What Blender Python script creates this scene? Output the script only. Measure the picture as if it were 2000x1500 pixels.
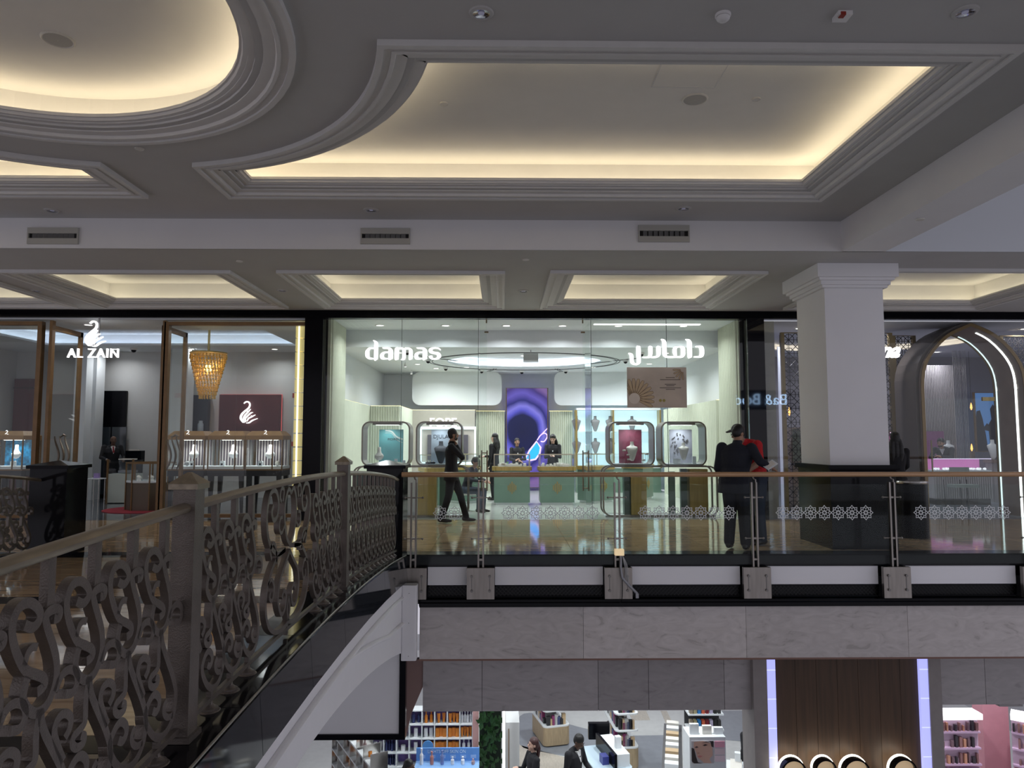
import bpy, bmesh, math, random
import numpy as np
from mathutils import Vector, Matrix
random.seed(7)
PI = math.pi
SC = bpy.context.scene
COL = SC.collection
for _o in list(bpy.data.objects):
    bpy.data.objects.remove(_o)

# ------------------------------------------------------------------ camera
CAM_F, CAM_H = 1400.0, 1.57
PITCH, YAW = math.atan(108 / CAM_F), math.atan(20 / CAM_F)
cam_data = bpy.data.cameras.new('camera')
cam_data.sensor_width = 36.0
cam_data.lens = 36.0 * CAM_F / 2000.0
cam_data.clip_end = 200
cam = bpy.data.objects.new('camera', cam_data)
COL.objects.link(cam)
cam.location = (0, 0, CAM_H)
cam.rotation_euler = (PI / 2 + PITCH, 0, -YAW)
SC.camera = cam

# ------------------------------------------------------------------ world and exposure
world = bpy.data.worlds.new('world')
SC.world = world
world.use_nodes = True
world.node_tree.nodes['Background'].inputs[0].default_value = (0.90, 0.88, 1.0, 1)
world.node_tree.nodes['Background'].inputs[1].default_value = 0.62
SC.view_settings.view_transform = 'Standard'
SC.view_settings.look = 'None'
SC.view_settings.gamma = 1.0
SC.view_settings.use_curve_mapping = False
SC.view_settings.exposure = 0.0
SC.cycles.use_denoising = True
SC.cycles.transparent_max_bounces = 32
SC.cycles.max_bounces = 8
SC.cycles.diffuse_bounces = 3
SC.cycles.glossy_bounces = 4
SC.cycles.sample_clamp_indirect = 16.0
SC.cycles.caustics_reflective = False
SC.cycles.caustics_refractive = False

# ------------------------------------------------------------------ measuring: a point of the photo at a known depth / height
def _ray(px, py):
    a, b = (px - 1000) / CAM_F, -(py - 750) / CAM_F
    cp, sp, cy, sy = math.cos(PITCH), math.sin(PITCH), math.cos(YAW), math.sin(YAW)
    return Vector((cp * sy + a * cy - b * sp * sy, cp * cy - a * sy - b * sp * cy, sp + b * cp))
def at(px, py, y):
    d = _ray(px, py); t = y / d.y
    return Vector((d.x * t, y, CAM_H + d.z * t))
def on(px, py, z):
    d = _ray(px, py); t = (z - CAM_H) / d.z
    return Vector((d.x * t, d.y * t, z))
def ax(px, y): return at(px, 858, y).x
def az(py, y): return at(980, py, y).z

# ------------------------------------------------------------------ materials
MATS = {}
def _nodes(name):
    m = bpy.data.materials.new(name); m.use_nodes = True
    nt = m.node_tree
    return m, nt, nt.nodes['Principled BSDF']
def M(name, col=(.5, .5, .5), rough=.5, metal=0., var=0., scale=8., bump=0., spec=.5, coat=0., stretch=(1, 1, 1), bscale=None):
    """plain surface with a procedural tint variation and fine relief"""
    if name in MATS: return MATS[name]
    m, nt, b = _nodes(name)
    b.inputs['Roughness'].default_value = rough
    b.inputs['Metallic'].default_value = metal
    b.inputs['Specular IOR Level'].default_value = spec
    if coat: b.inputs['Coat Weight'].default_value = coat; b.inputs['Coat Roughness'].default_value = .05
    tc = nt.nodes.new('ShaderNodeTexCoord'); mp = nt.nodes.new('ShaderNodeMapping')
    mp.inputs['Scale'].default_value = stretch
    nt.links.new(tc.outputs['Object'], mp.inputs['Vector'])
    nz = nt.nodes.new('ShaderNodeTexNoise'); nz.inputs['Scale'].default_value = scale; nz.inputs['Detail'].default_value = 4
    nt.links.new(mp.outputs['Vector'], nz.inputs['Vector'])
    rp = nt.nodes.new('ShaderNodeValToRGB')
    lo = [max(0, c * (1 - var)) for c in col]; hi = [min(1, c * (1 + var)) for c in col]
    rp.color_ramp.elements[0].position = .3; rp.color_ramp.elements[1].position = .7
    rp.color_ramp.elements[0].color = (*lo, 1); rp.color_ramp.elements[1].color = (*hi, 1)
    nt.links.new(nz.outputs['Fac'], rp.inputs['Fac'])
    nt.links.new(rp.outputs['Color'], b.inputs['Base Color'])
    if bump:
        bp = nt.nodes.new('ShaderNodeBump'); bp.inputs['Strength'].default_value = bump; bp.inputs['Distance'].default_value = .01
        n2 = nt.nodes.new('ShaderNodeTexNoise'); n2.inputs['Scale'].default_value = bscale or scale * 12; n2.inputs['Detail'].default_value = 3
        nt.links.new(mp.outputs['Vector'], n2.inputs['Vector'])
        nt.links.new(n2.outputs['Fac'], bp.inputs['Height']); nt.links.new(bp.outputs['Normal'], b.inputs['Normal'])
    MATS[name] = m
    return m
def EM(name, col=(1, 1, 1), strength=1.):
    if name in MATS: return MATS[name]
    m, nt, b = _nodes(name)
    b.inputs['Base Color'].default_value = (*[min(.8, c) for c in col], 1)
    b.inputs['Emission Color'].default_value = (*col, 1)
    b.inputs['Emission Strength'].default_value = strength
    MATS[name] = m
    return m
def GLASS(name, tint=(.93, .98, .96), ior=1.5, rough=0.0, dirt=0.0):
    if name in MATS: return MATS[name]
    m = bpy.data.materials.new(name); m.use_nodes = True; nt = m.node_tree; nt.nodes.clear()
    out = nt.nodes.new('ShaderNodeOutputMaterial'); mix = nt.nodes.new('ShaderNodeMixShader')
    tr = nt.nodes.new('ShaderNodeBsdfTransparent'); gl = nt.nodes.new('ShaderNodeBsdfGlossy'); fr = nt.nodes.new('ShaderNodeFresnel')
    tr.inputs[0].default_value = (*tint, 1); gl.inputs['Roughness'].default_value = rough; gl.inputs[0].default_value = (1, 1, 1, 1)
    ge = nt.nodes.new('ShaderNodeNewGeometry'); sg = nt.nodes.new('ShaderNodeMath'); sg.operation = 'MULTIPLY_ADD'; sg.inputs[1].default_value = -2.; sg.inputs[2].default_value = 1.
    pw = nt.nodes.new('ShaderNodeMath'); pw.operation = 'POWER'; pw.inputs[0].default_value = ior
    nt.links.new(ge.outputs['Backfacing'], sg.inputs[0]); nt.links.new(sg.outputs[0], pw.inputs[1]); nt.links.new(pw.outputs[0], fr.inputs['IOR'])
    nt.links.new(fr.outputs[0], mix.inputs[0]); nt.links.new(tr.outputs[0], mix.inputs[1]); nt.links.new(gl.outputs[0], mix.inputs[2])
    nt.links.new(mix.outputs[0], out.inputs[0])
    MATS[name] = m
    return m
def FILM(name, col, alpha):
    """printed or etched translucent film"""
    if name in MATS: return MATS[name]
    m = bpy.data.materials.new(name); m.use_nodes = True; nt = m.node_tree; nt.nodes.clear()
    out = nt.nodes.new('ShaderNodeOutputMaterial'); mix = nt.nodes.new('ShaderNodeMixShader')
    tr = nt.nodes.new('ShaderNodeBsdfTransparent'); df = nt.nodes.new('ShaderNodeBsdfDiffuse'); df.inputs[0].default_value = (*col, 1)
    mix.inputs[0].default_value = alpha
    nt.links.new(tr.outputs[0], mix.inputs[1]); nt.links.new(df.outputs[0], mix.inputs[2]); nt.links.new(mix.outputs[0], out.inputs[0])
    MATS[name] = m
    return m
def MARBLE(name, base, vein, scale=1.2, rough=.08, dist=6., stretch=(1, 1, 1), spec=.5, w=.5, coat=0):
    if name in MATS: return MATS[name]
    m, nt, b = _nodes(name)
    b.inputs['Roughness'].default_value = rough; b.inputs['Specular IOR Level'].default_value = spec
    b.inputs['Coat Weight'].default_value = coat; b.inputs['Coat Roughness'].default_value = .03
    tc = nt.nodes.new('ShaderNodeTexCoord'); mp = nt.nodes.new('ShaderNodeMapping'); mp.inputs['Scale'].default_value = stretch
    ge = nt.nodes.new('ShaderNodeNewGeometry')
    nt.links.new(ge.outputs['Position'], mp.inputs['Vector'])
    oi = nt.nodes.new('ShaderNodeObjectInfo')
    n1 = nt.nodes.new('ShaderNodeTexNoise'); n1.inputs['Scale'].default_value = scale; n1.inputs['Detail'].default_value = 8; n1.inputs['Distortion'].default_value = dist * .3
    nt.links.new(mp.outputs['Vector'], n1.inputs['Vector'])
    r = nt.nodes.new('ShaderNodeValToRGB'); e = r.color_ramp.elements
    e[0].position = .32; e[1].position = .68
    e[0].color = (*vein, 1); e[1].color = (*base, 1)
    el = e.new(.32 + .2 * w); el.color = (*[(a + c) / 2 for a, c in zip(base, vein)], 1)
    nt.links.new(n1.outputs['Fac'], r.inputs['Fac'])
    hs = nt.nodes.new('ShaderNodeHueSaturation')
    ma = nt.nodes.new('ShaderNodeMapRange'); ma.inputs[3].default_value = .88; ma.inputs[4].default_value = 1.1
    nt.links.new(oi.outputs['Random'], ma.inputs[0]); nt.links.new(ma.outputs[0], hs.inputs['Value'])
    nt.links.new(r.outputs['Color'], hs.inputs['Color']); nt.links.new(hs.outputs['Color'], b.inputs['Base Color'])
    MATS[name] = m
    return m

# ------------------------------------------------------------------ mesh building
class MB:
    def __init__(s): s.v = []; s.f = []; s.m = []; s.cm = 0
    def mat(s, i): s.cm = i; return s
    def add(s, vs, fs):
        k = len(s.v); s.v += [tuple(v) for v in vs]
        for f in fs: s.f.append([i + k for i in f]); s.m.append(s.cm)
        return s
    def box(s, x0, x1, y0, y1, z0, z1):
        if x0 > x1: x0, x1 = x1, x0
        if y0 > y1: y0, y1 = y1, y0
        if z0 > z1: z0, z1 = z1, z0
        vs = [(x, y, z) for z in (z0, z1) for y in (y0, y1) for x in (x0, x1)]
        return s.add(vs, [(0, 2, 3, 1), (4, 5, 7, 6), (0, 1, 5, 4), (2, 6, 7, 3), (0, 4, 6, 2), (1, 3, 7, 5)])
    def hexa(s, b, t):
        """4 bottom and 4 top corners, both counter-clockwise seen from above"""
        return s.add(list(b) + list(t), [(3, 2, 1, 0), (4, 5, 6, 7), (0, 1, 5, 4), (1, 2, 6, 5), (2, 3, 7, 6), (3, 0, 4, 7)])
    def lathe(s, prof, c=(0, 0, 0), n=16, sx=1., sy=1., cap=True):
        vs = []; fs = []
        for r, z in prof:
            for i in range(n):
                a = 2 * PI * i / n; vs.append((c[0] + r * sx * math.cos(a), c[1] + r * sy * math.sin(a), c[2] + z))
        for j in range(len(prof) - 1):
            for i in range(n):
                i2 = (i + 1) % n; fs.append((j * n + i, j * n + i2, (j + 1) * n + i2, (j + 1) * n + i))
        if cap:
            fs.append(tuple(range(n))[::-1]); k = (len(prof) - 1) * n; fs.append(tuple(k + i for i in range(n)))
        return s.add(vs, fs)
    def cyl(s, c, r, h, n=14, r2=None): return s.lathe([(r, 0), (r if r2 is None else r2, h)], c, n)
    def tube(s, pts, r, n=8, closed=False, rz=None):
        """sweep of an ellipse along 3D points; r may be a list"""
        pts = [Vector(p) for p in pts]; N = len(pts); vs = []; fs = []
        rr = r if isinstance(r, (list, tuple)) else [r] * N
        up = None
        for i, p in enumerate(pts):
            if closed: t = pts[(i + 1) % N] - pts[i - 1]
            else: t = pts[min(i + 1, N - 1)] - pts[max(i - 1, 0)]
            if t.length < 1e-9: t = Vector((0, 0, 1))
            t.normalize()
            if up is None:
                up = Vector((0, 0, 1)) if abs(t.z) < .9 else Vector((1, 0, 0))
            a = t.cross(up)
            if a.length < 1e-6: a = t.orthogonal()
            a.normalize(); b = a.cross(t); up = b
            k = rz if rz else 1.
            for j in range(n):
                w = 2 * PI * j / n + PI / n; vs.append(p + a * (math.cos(w) * rr[i]) + b * (math.sin(w) * rr[i] * k))
        for i in range(N if closed else N - 1):
            for j in range(n):
                j2 = (j + 1) % n; i2 = (i + 1) % N
                fs.append((i * n + j, i * n + j2, i2 * n + j2, i2 * n + j))
        if not closed: fs.append(tuple(range(n))[::-1]); fs.append(tuple((N - 1) * n + j for j in range(n)))
        return s.add(vs, fs)
    def ribbon(s, pts, w, t, fr, closed=False, taper=None):
        """flat bar: 2D path pts, width w in plane, thickness t across; fr(u, v, d) -> 3D"""
        N = len(pts); vs = []; fs = []
        for i in range(N):
            a = pts[(i + 1) % N] if (closed or i < N - 1) else pts[i]; b = pts[i - 1] if (closed or i > 0) else pts[i]
            dx, dy = a[0] - b[0], a[1] - b[1]; l = math.hypot(dx, dy) or 1; nx, ny = -dy / l, dx / l
            ww = (taper[i] if taper else w) / 2; x, y = pts[i]
            for (o, d) in ((-ww, -t / 2), (ww, -t / 2), (ww, t / 2), (-ww, t / 2)): vs.append(fr(x + nx * o, y + ny * o, d))
        for i in range(N if closed else N - 1):
            i2 = (i + 1) % N
            for j in range(4): j2 = (j + 1) % 4; fs.append((i * 4 + j, i * 4 + j2, i2 * 4 + j2, i2 * 4 + j))
        if not closed: fs.append((3, 2, 1, 0)); k = (N - 1) * 4; fs.append((k, k + 1, k + 2, k + 3))
        return s.add(vs, fs)
    def prism(s, poly, d0, d1, fr):
        """extruded simple polygon (ear-clipped caps); fr(u, v, d) -> 3D"""
        n = len(poly); vs = [fr(u, v, d0) for u, v in poly] + [fr(u, v, d1) for u, v in poly]
        from mathutils.geometry import tessellate_polygon
        tris = tessellate_polygon([[Vector((u, v, 0)) for u, v in poly]])
        fs = [tuple(t) for t in tris] + [tuple(n + i for i in t[::-1]) for t in tris]
        fs += [(i, (i + 1) % n, n + (i + 1) % n, n + i) for i in range(n)]
        return s.add(vs, fs)
    def sphere(s, c, r, n=12, m=8, sx=1., sy=1., sz=1.):
        pr = [(r * math.sin(PI * i / m), -r * sz * math.cos(PI * i / m)) for i in range(m + 1)]
        pr[0] = (r * .02, -r * sz); pr[-1] = (r * .02, r * sz)
        return s.lathe(pr, c, n, sx, sy)
    def mesh(s, name):
        me = bpy.data.meshes.new(name); me.from_pydata(s.v, [], s.f)
        bm = bmesh.new(); bm.from_mesh(me)
        if any(s.m):
            for f, i in zip(bm.faces, s.m): f.material_index = i
        bmesh.ops.recalc_face_normals(bm, faces=bm.faces[:]); bm.to_mesh(me); bm.free()
        return me
    def build(s, name, mat, parent=None, smooth=False, loc=None):
        me = s.mesh(name)
        for m in (mat if isinstance(mat, (list, tuple)) else [mat]): me.materials.append(m)
        if smooth: smooth_mesh(me)
        o = bpy.data.objects.new(name, me); COL.objects.link(o)
        if parent: o.parent = parent
        if loc: o.location = loc
        return o
def smooth_mesh(me, ang=40):
    me.polygons.foreach_set('use_smooth', [True] * len(me.polygons))
    try: me.set_sharp_from_angle(angle=math.radians(ang))
    except Exception: pass
def inst(src, parent=None, loc=None, name=None, rotz=None):
    """copy of one object sharing mesh data"""
    o = src.copy(); COL.objects.link(o); o.parent = parent
    if loc is not None: o.location = loc
    if rotz is not None: o.rotation_euler = (0, 0, rotz)
    return o
def thing(name, label, cat, loc=(0, 0, 0), rotz=0., group=None):
    o = bpy.data.objects.new(name, None); COL.objects.link(o)
    o.empty_display_size = .1; o.location = loc; o.rotation_euler = (0, 0, rotz)
    o['label'] = label; o['category'] = cat
    if group: o['group'] = group
    return o
def tag(o, label, cat, group=None):
    o['label'] = label; o['category'] = cat
    if group: o['group'] = group
    return o
def struct(o, label=None, cat=None):
    o['kind'] = 'structure'
    if label: o['label'] = label
    if cat: o['category'] = cat
    return o
def dup(root, loc, label=None, rotz=None, group=None):
    r = root.copy(); COL.objects.link(r); r.location = loc
    if rotz is not None: r.rotation_euler = (0, 0, rotz)
    if label: r['label'] = label
    if group: r['group'] = group
    for ch in root.children:
        c = ch.copy(); COL.objects.link(c); c.parent = r
        for g in ch.children:
            d = g.copy(); COL.objects.link(d); d.parent = c
    return r
FXZ = lambda u, v, d: (u, d, v)      # wall plane facing the camera
FXY = lambda u, v, d: (u, v, d)      # horizontal plane
FYZ = lambda u, v, d: (d, u, v)      # side plane
def spline(pts, k=6, closed=False):
    """Catmull-Rom through 2D/3D points"""
    P = [np.array(p, float) for p in pts]; n = len(P); out = []
    for i in range(n if closed else n - 1):
        p0 = P[i - 1] if (closed or i > 0) else P[i]; p1 = P[i]; p2 = P[(i + 1) % n]
        p3 = P[(i + 2) % n] if (closed or i + 2 < n) else p2
        for j in range(k):
            t = j / k
            out.append(tuple(.5 * (2 * p1 + (p2 - p0) * t + (2 * p0 - 5 * p1 + 4 * p2 - p3) * t * t + (3 * p1 - p0 - 3 * p2 + p3) * t ** 3)))
    if not closed: out.append(tuple(P[-1]))
    return out
def arc(cx, cy, r, a0, a1, n):
    return [(cx + r * math.cos(math.radians(a0 + (a1 - a0) * i / n)), cy + r * math.sin(math.radians(a0 + (a1 - a0) * i / n))) for i in range(n + 1)]
def rrect(x0, x1, y0, y1, r, n=6):
    return arc(x1 - r, y0 + r, r, -90, 0, n) + arc(x1 - r, y1 - r, r, 0, 90, n) + arc(x0 + r, y1 - r, r, 90, 180, n) + arc(x0 + r, y0 + r, r, 180, 270, n)
def inset(path, d):
    """closed CCW loop offset inward by d with mitred corners"""
    n = len(path); out = []
    for i in range(n):
        p0, p1, p2 = path[i - 1], path[i], path[(i + 1) % n]
        e1 = (p1[0] - p0[0], p1[1] - p0[1]); e2 = (p2[0] - p1[0], p2[1] - p1[1])
        l1 = math.hypot(*e1) or 1; l2 = math.hypot(*e2) or 1
        n1 = (-e1[1] / l1, e1[0] / l1); n2 = (-e2[1] / l2, e2[0] / l2)
        bx, by = n1[0] + n2[0], n1[1] + n2[1]; q = bx * bx + by * by
        k = 2 / q if q > .15 else 2 / .15
        out.append((p1[0] + bx * k * d, p1[1] + by * k * d))
    return out
def sweep_loop(mb, path, prof, z0):
    """profile [(inward offset, height)] swept round a closed loop"""
    n = len(path); vs = []; fs = []
    for o, h in prof:
        for (x, y) in (inset(path, o) if o else path): vs.append((x, y, z0 + h))
    for j in range(len(prof) - 1):
        for i in range(n): i2 = (i + 1) % n; fs.append((j * n + i, j * n + i2, (j + 1) * n + i2, (j + 1) * n + i))
    return mb.add(vs, fs)
def holed(outer, holes, z):
    """flat polygon with holes"""
    bm = bmesh.new(); es = []
    for loop in [outer] + holes:
        vs = [bm.verts.new((x, y, z)) for x, y in loop]
        es += [bm.edges.new((vs[i], vs[(i + 1) % len(vs)])) for i in range(len(vs))]
    bmesh.ops.triangle_fill(bm, use_beauty=True, use_dissolve=False, edges=es)
    mb = MB(); bm.verts.index_update(); mb.add([v.co[:] for v in bm.verts], [[v.index for v in f.verts] for f in bm.faces]); bm.free()
    return mb
def text_mesh(txt, size, depth=.01, shear=0., bold=0., align='CENTER', space=1.):
    c = bpy.data.curves.new('lettering', 'FONT'); c.body = txt; c.size = size; c.extrude = depth / 2; c.shear = shear; c.offset = bold
    c.space_character = space; c.align_x = align; c.align_y = 'CENTER'; c.resolution_u = 4
    o = bpy.data.objects.new('lettering', c); COL.objects.link(o)
    dg = bpy.context.evaluated_depsgraph_get(); me = bpy.data.meshes.new_from_object(o.evaluated_get(dg))
    bpy.data.objects.remove(o); bpy.data.curves.remove(c)
    return me
def text(name, txt, size, mat, loc, parent=None, depth=.01, shear=0., bold=0., rot=(PI / 2, 0, 0), align='CENTER', sx=1., space=1.):
    me = text_mesh(txt, size, depth, shear, bold, align, space)
    me.materials.clear(); me.materials.append(mat)
    o = bpy.data.objects.new(name, me); COL.objects.link(o); o.parent = parent; o.location = loc; o.rotation_euler = rot; o.scale = (sx, 1, 1)
    return o
# ================================================================== materials of the setting
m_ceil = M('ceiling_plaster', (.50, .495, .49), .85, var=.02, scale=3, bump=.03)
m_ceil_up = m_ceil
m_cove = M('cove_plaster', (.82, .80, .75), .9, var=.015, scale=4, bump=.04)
m_mould = M('moulding_plaster', (.68, .67, .66), .75, var=.02)
m_led = EM('warm_led', (1., .84, .60), 8.)
m_white = M('white_paint', (.78, .77, .78), .6, var=.015, scale=2)
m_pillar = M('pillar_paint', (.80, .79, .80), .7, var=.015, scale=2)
m_black = M('black_lacquer', (.004, .004, .006), .15, var=.2, spec=.12)
m_blackgran = MARBLE('black_granite', (.009, .009, .011), (.011, .011, .013), 2, .1, spec=.18)
m_marble = MARBLE('brown_marble', (.56, .40, .25), (.28, .18, .10), 1.6, .07, 9, stretch=(.7, 3, 1), spec=.6)
m_beige = MARBLE('beige_marble', (.48, .42, .31), (.36, .30, .21), 2.4, .07, 5)
m_band = MARBLE('grey_veined_stone', (.66, .61, .59), (.46, .42, .40), 3.2, .35, 7, stretch=(1, 1, 2.4), w=.25)
m_band2 = MARBLE('grey_lower_stone', (.46, .43, .43), (.34, .315, .315), 2.6, .3, 7, stretch=(1, 1, 2.8), w=.25)
m_steel = M('brushed_steel', (.29, .265, .24), .35, .9, var=.12, scale=20, stretch=(1, 1, .1))
m_joint = M('tile_joint', (.05, .035, .025), .5)

FLOOR_EDGE, FACADE, BEAM_Y = 9.95, 14.2, 9.6
ZC, ZU = 4.14, 4.56          # corridor ceiling and upper ceiling
BR_X0, BR_X1 = -6.42, -1.28  # bridge edges
def bridge_z(y):             # gentle hump of the bridge deck
    t = (y - 4.9) / 4.95
    return .25 * (1 - t * t) if abs(t) < 1 else 0.

# ---- corridor floor: polished slabs with recessed joints
mb = MB().box(-14, 12, FLOOR_EDGE, FACADE + .02, -.3, -.012)
floor = struct(mb.build('floor', m_joint))
def slab_mesh(w, d):
    b = .004; mb = MB()
    mb.hexa([(0, 0, -.012), (w, 0, -.012), (w, d, -.012), (0, d, -.012)], [(b, b, 0), (w - b, b, 0), (w - b, d - b, 0), (b, d - b, 0)])
    return mb
tw, td = 1.0, (FACADE - FLOOR_EDGE - .3) / 4
src = None
for i in range(26):
    for j in range(4):
        l = (-14 + i * tw, FLOOR_EDGE + .3 + j * td, 0)
        if src is None: src = slab_mesh(tw, td).build('floor_slab', m_marble, floor, loc=l)
        else: inst(src, floor, l)
bsrc = None
for i in range(13):
    l = (-14 + i * 2, FLOOR_EDGE, 0)
    if bsrc is None: bsrc = slab_mesh(2., .3).build('border_slab', m_blackgran, floor, loc=l)
    else: inst(bsrc, floor, l)

# ---- bridge deck: body, slabs, granite kerbs and side panels
mb = MB(); N = 40; ys = [-.2 + (9.95 + .2) * i / N for i in range(N + 1)]
def arch_z(y):               # underside of the bridge (haunched at the far end)
    t = abs(y - 4.9) / 5.0
    return -.50 - .78 * min(1.05, t) ** 1.6
vs = []; fs = []
for y in ys:
    zt = bridge_z(y) - .012
    vs += [(BR_X0, y, zt), (BR_X1 - .02, y, zt), (BR_X1 - .02, y, zt - .3), (BR_X1 - .02, y, arch_z(y)), (BR_X0 + .02, y, arch_z(y)), (BR_X0, y, zt - .3)]
for i in range(N):
    for j in range(6): j2 = (j + 1) % 6; fs.append((i * 6 + j, i * 6 + j2, (i + 1) * 6 + j2, (i + 1) * 6 + j))
fs += [tuple(range(6)), tuple(N * 6 + j for j in range(6))]
m_bwhite = M('bridge_white', (.90, .89, .90), .55, var=.01)
bridge = struct(mb.add(vs, fs).build('floor_bridge', m_bwhite))
def deck_piece(name, x0, x1, y0, y1, mat, h=.0):
    n = max(1, int((y1 - y0) / .35)); v = []; f = []; b = .003
    for k in range(n + 1):
        y = y0 + b + (y1 - y0 - 2 * b) * k / n; z = bridge_z(y) + h
        v += [(x0 + b, y, z), (x1 - b, y, z), (x1 - b, y, z - .012 - h), (x0 + b, y, z - .012 - h)]
    for k in range(n):
        for j in range(4): j2 = (j + 1) % 4; f.append((k * 4 + j, k * 4 + j2, (k + 1) * 4 + j2, (k + 1) * 4 + j))
    f += [(0, 1, 2, 3), tuple(n * 4 + j for j in (3, 2, 1, 0))]
    return MB().add(v, f).build(name, mat, bridge)
rows = [(0, .9, m_marble), (.9, 1.9, m_marble), (1.9, 2.86, m_marble), (2.86, 3.02, m_blackgran), (3.02, 3.22, m_beige), (3.22, 3.4, m_blackgran),
        (3.4, 4.3, m_marble), (4.3, 5.2, m_marble), (5.2, 6.0, m_marble), (6.0, 6.3, m_blackgran), (6.3, 7.2, m_marble), (7.2, 8.1, m_marble), (8.1, 9.0, m_marble), (9.0, 9.65, m_marble), (9.65, 9.95, m_blackgran)]
xs = [BR_X0 + .42, -5.1, -4.25, -3.4, -2.55, BR_X1 - .42]
for (y0, y1, mt) in rows:
    for i in range(5): deck_piece('floor_slab', xs[i], xs[i + 1], y0, y1, mt)
for x0, x1 in ((BR_X0, BR_X0 + .42), (BR_X1 - .42, BR_X1)):
    for k in range(8): deck_piece('kerb_slab', x0, x1, -.1 + k * 1.256, -.1 + (k + 1) * 1.256, m_blackgran, .015)
m_skirt = MARBLE('polished_dark_skirt', (.03, .034, .04), (.016, .018, .022), 5, .05, spec=.3)
for k in range(10):
    y0, y1 = -.1 + k * 1.005, -.1 + (k + 1) * 1.005; v = []
    for y in (y0 + .003, y1 - .003):
        z = bridge_z(y)
        v += [(BR_X1 - .018, y, z - .012), (BR_X1 + .004, y, z - .012), (BR_X1 + .03, y, z - .33), (BR_X1 - .018, y, z - .33)]
    MB().add(v, [(0, 1, 2, 3), (7, 6, 5, 4), (0, 4, 5, 1), (1, 5, 6, 2), (2, 6, 7, 3), (3, 7, 4, 0)]).build('side_panel', m_skirt, bridge)
e = MB(); e.tube([(BR_X1 + .006, y, bridge_z(y) + .012) for y in [i * .25 for i in range(40)]], .007, 6); e.build('nosing', m_steel, bridge)
# white fascia ribs
for zz, tt, col in ((-.50, .05, 0), (-.74, .06, 1)):
    r = MB(); pts = []
    for i in range(40):
        y = 3.0 + 6.8 * i / 39; t = (y - 4.6) / 5.2
        pts.append((BR_X1 - .005, y, bridge_z(y) + zz - (.12 if col else .02) * max(0, t) ** 2 + (.25 * (1 - min(1, max(0, (y - 6.2) / 2.2))) if col else 0)))
    r.tube(pts, tt * .55, 8, rz=.7); r.build('raised_rib', m_bwhite, bridge, smooth=True)

# ---- far fascia below the corridor floor
mb = MB().box(BR_X1, 12, FLOOR_EDGE - .06, FLOOR_EDGE + .05, -.155, -.012)
mb.box(-14, BR_X0, FLOOR_EDGE - .06, FLOOR_EDGE + .05, -.155, -.012)
struct(mb.build('trim_1', m_blackgran))
mb = MB().box(-14, 12, FLOOR_EDGE, FLOOR_EDGE + .3, -.66, -.155)
struct(mb.build('wall_slab_edge', M('dark_void', (.01, .01, .012), .6)))
mb = MB().box(-1.1, 12, FLOOR_EDGE - .16, FLOOR_EDGE + .3, -.67, -.575)
mb.box(-1.1, 12, FLOOR_EDGE - .2, FLOOR_EDGE - .16, -.64, -.61)
struct(mb.build('trim_2', m_black))
ws = struct(MB().box(-1.1, 12, FLOOR_EDGE - .08, FLOOR_EDGE + .5, -1.36, -.67).build('wall_stone_band', m_joint))
for i in range(6): MB().box(-1.1 + i * 2.2 + .002, -1.1 + (i + 1) * 2.2 - .002, FLOOR_EDGE - .1, FLOOR_EDGE - .08, -1.36, -.67).build('stone_panel', m_band, ws)
struct(MB().box(-1.1, 12, FLOOR_EDGE - .1, FLOOR_EDGE + .6, -1.385, -1.36).build('trim_3', M('reddish_soffit', (.22, .12, .09), .5)))

# ---- ceilings
CX0, CY0 = -3.85, 4.7
def big_path(mir):
    p = [(3.97, 8.66), (-3.36, 8.66)]
    r = 2.95; y_l = CY0 + math.sqrt(r * r - .49 ** 2); a0 = math.degrees(math.atan2(y_l - CY0, .49)); a1 = math.degrees(math.asin(.47 / r))
    p += arc(CX0, CY0, r, a0, a1, 22) + [(3.97, 5.17)]
    if mir: p = [(2 * CX0 - x, y) for x, y in p][::-1]
    return p
def ccw(p):
    a = sum(p[i - 1][0] * p[i][1] - p[i][0] * p[i - 1][1] for i in range(len(p)))
    return p if a > 0 else p[::-1]
cof_r, cof_l = ccw(big_path(False)), ccw(big_path(True))
cof_c = ccw(arc(CX0, CY0, 2.35, 0, 360, 64)[:-1])
def rect(x0, x1, y0, y1): return [(x0, y0), (x1, y0), (x1, y1), (x0, y1)]
small = [rect(-11.75, -8.2, 10.82, 13.84), rect(-7.68, -4.14, 10.82, 13.84), rect(-3.44, .05, 10.8, 13.82), rect(.74, 4.08, 10.75, 13.8), rect(5.5, 9.35, 10.55, 13.8)]
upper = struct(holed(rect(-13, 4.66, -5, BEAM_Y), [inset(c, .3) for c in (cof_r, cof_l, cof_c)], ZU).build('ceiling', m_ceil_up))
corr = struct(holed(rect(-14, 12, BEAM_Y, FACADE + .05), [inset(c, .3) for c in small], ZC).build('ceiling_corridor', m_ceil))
PROF = [(0, .0), (0, -.05), (.05, -.05), (.05, -.03), (.11, -.03), (.11, -.042), (.14, -.042), (.15, -.012), (.24, -.012), (.24, .004), (.29, .004), (.30, .022), (.35, .022), (.35, .038), (.39, .038), (.40, .055), (.42, .055), (.42, .085), (.39, .085), (.39, .03), (.13, .03)]
def coffer(path, z, top, em, parent):
    mb = MB(); sweep_loop(mb, path, PROF, z); mb.build('moulding', m_mould, parent)
    mb = MB(); sweep_loop(mb, path, [(.14, .02), (.14, top)], z)
    ins = inset(path, .14)
    mb.build('cove_wall', m_cove, parent)
    hb = holed(ins, [], z + top); hb.build('cove_top', m_cove, parent)
    mb = MB(); sweep_loop(mb, path, [(.22, .034), (.28, .034)], z); mb.build('led_strip', em, parent)
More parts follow.
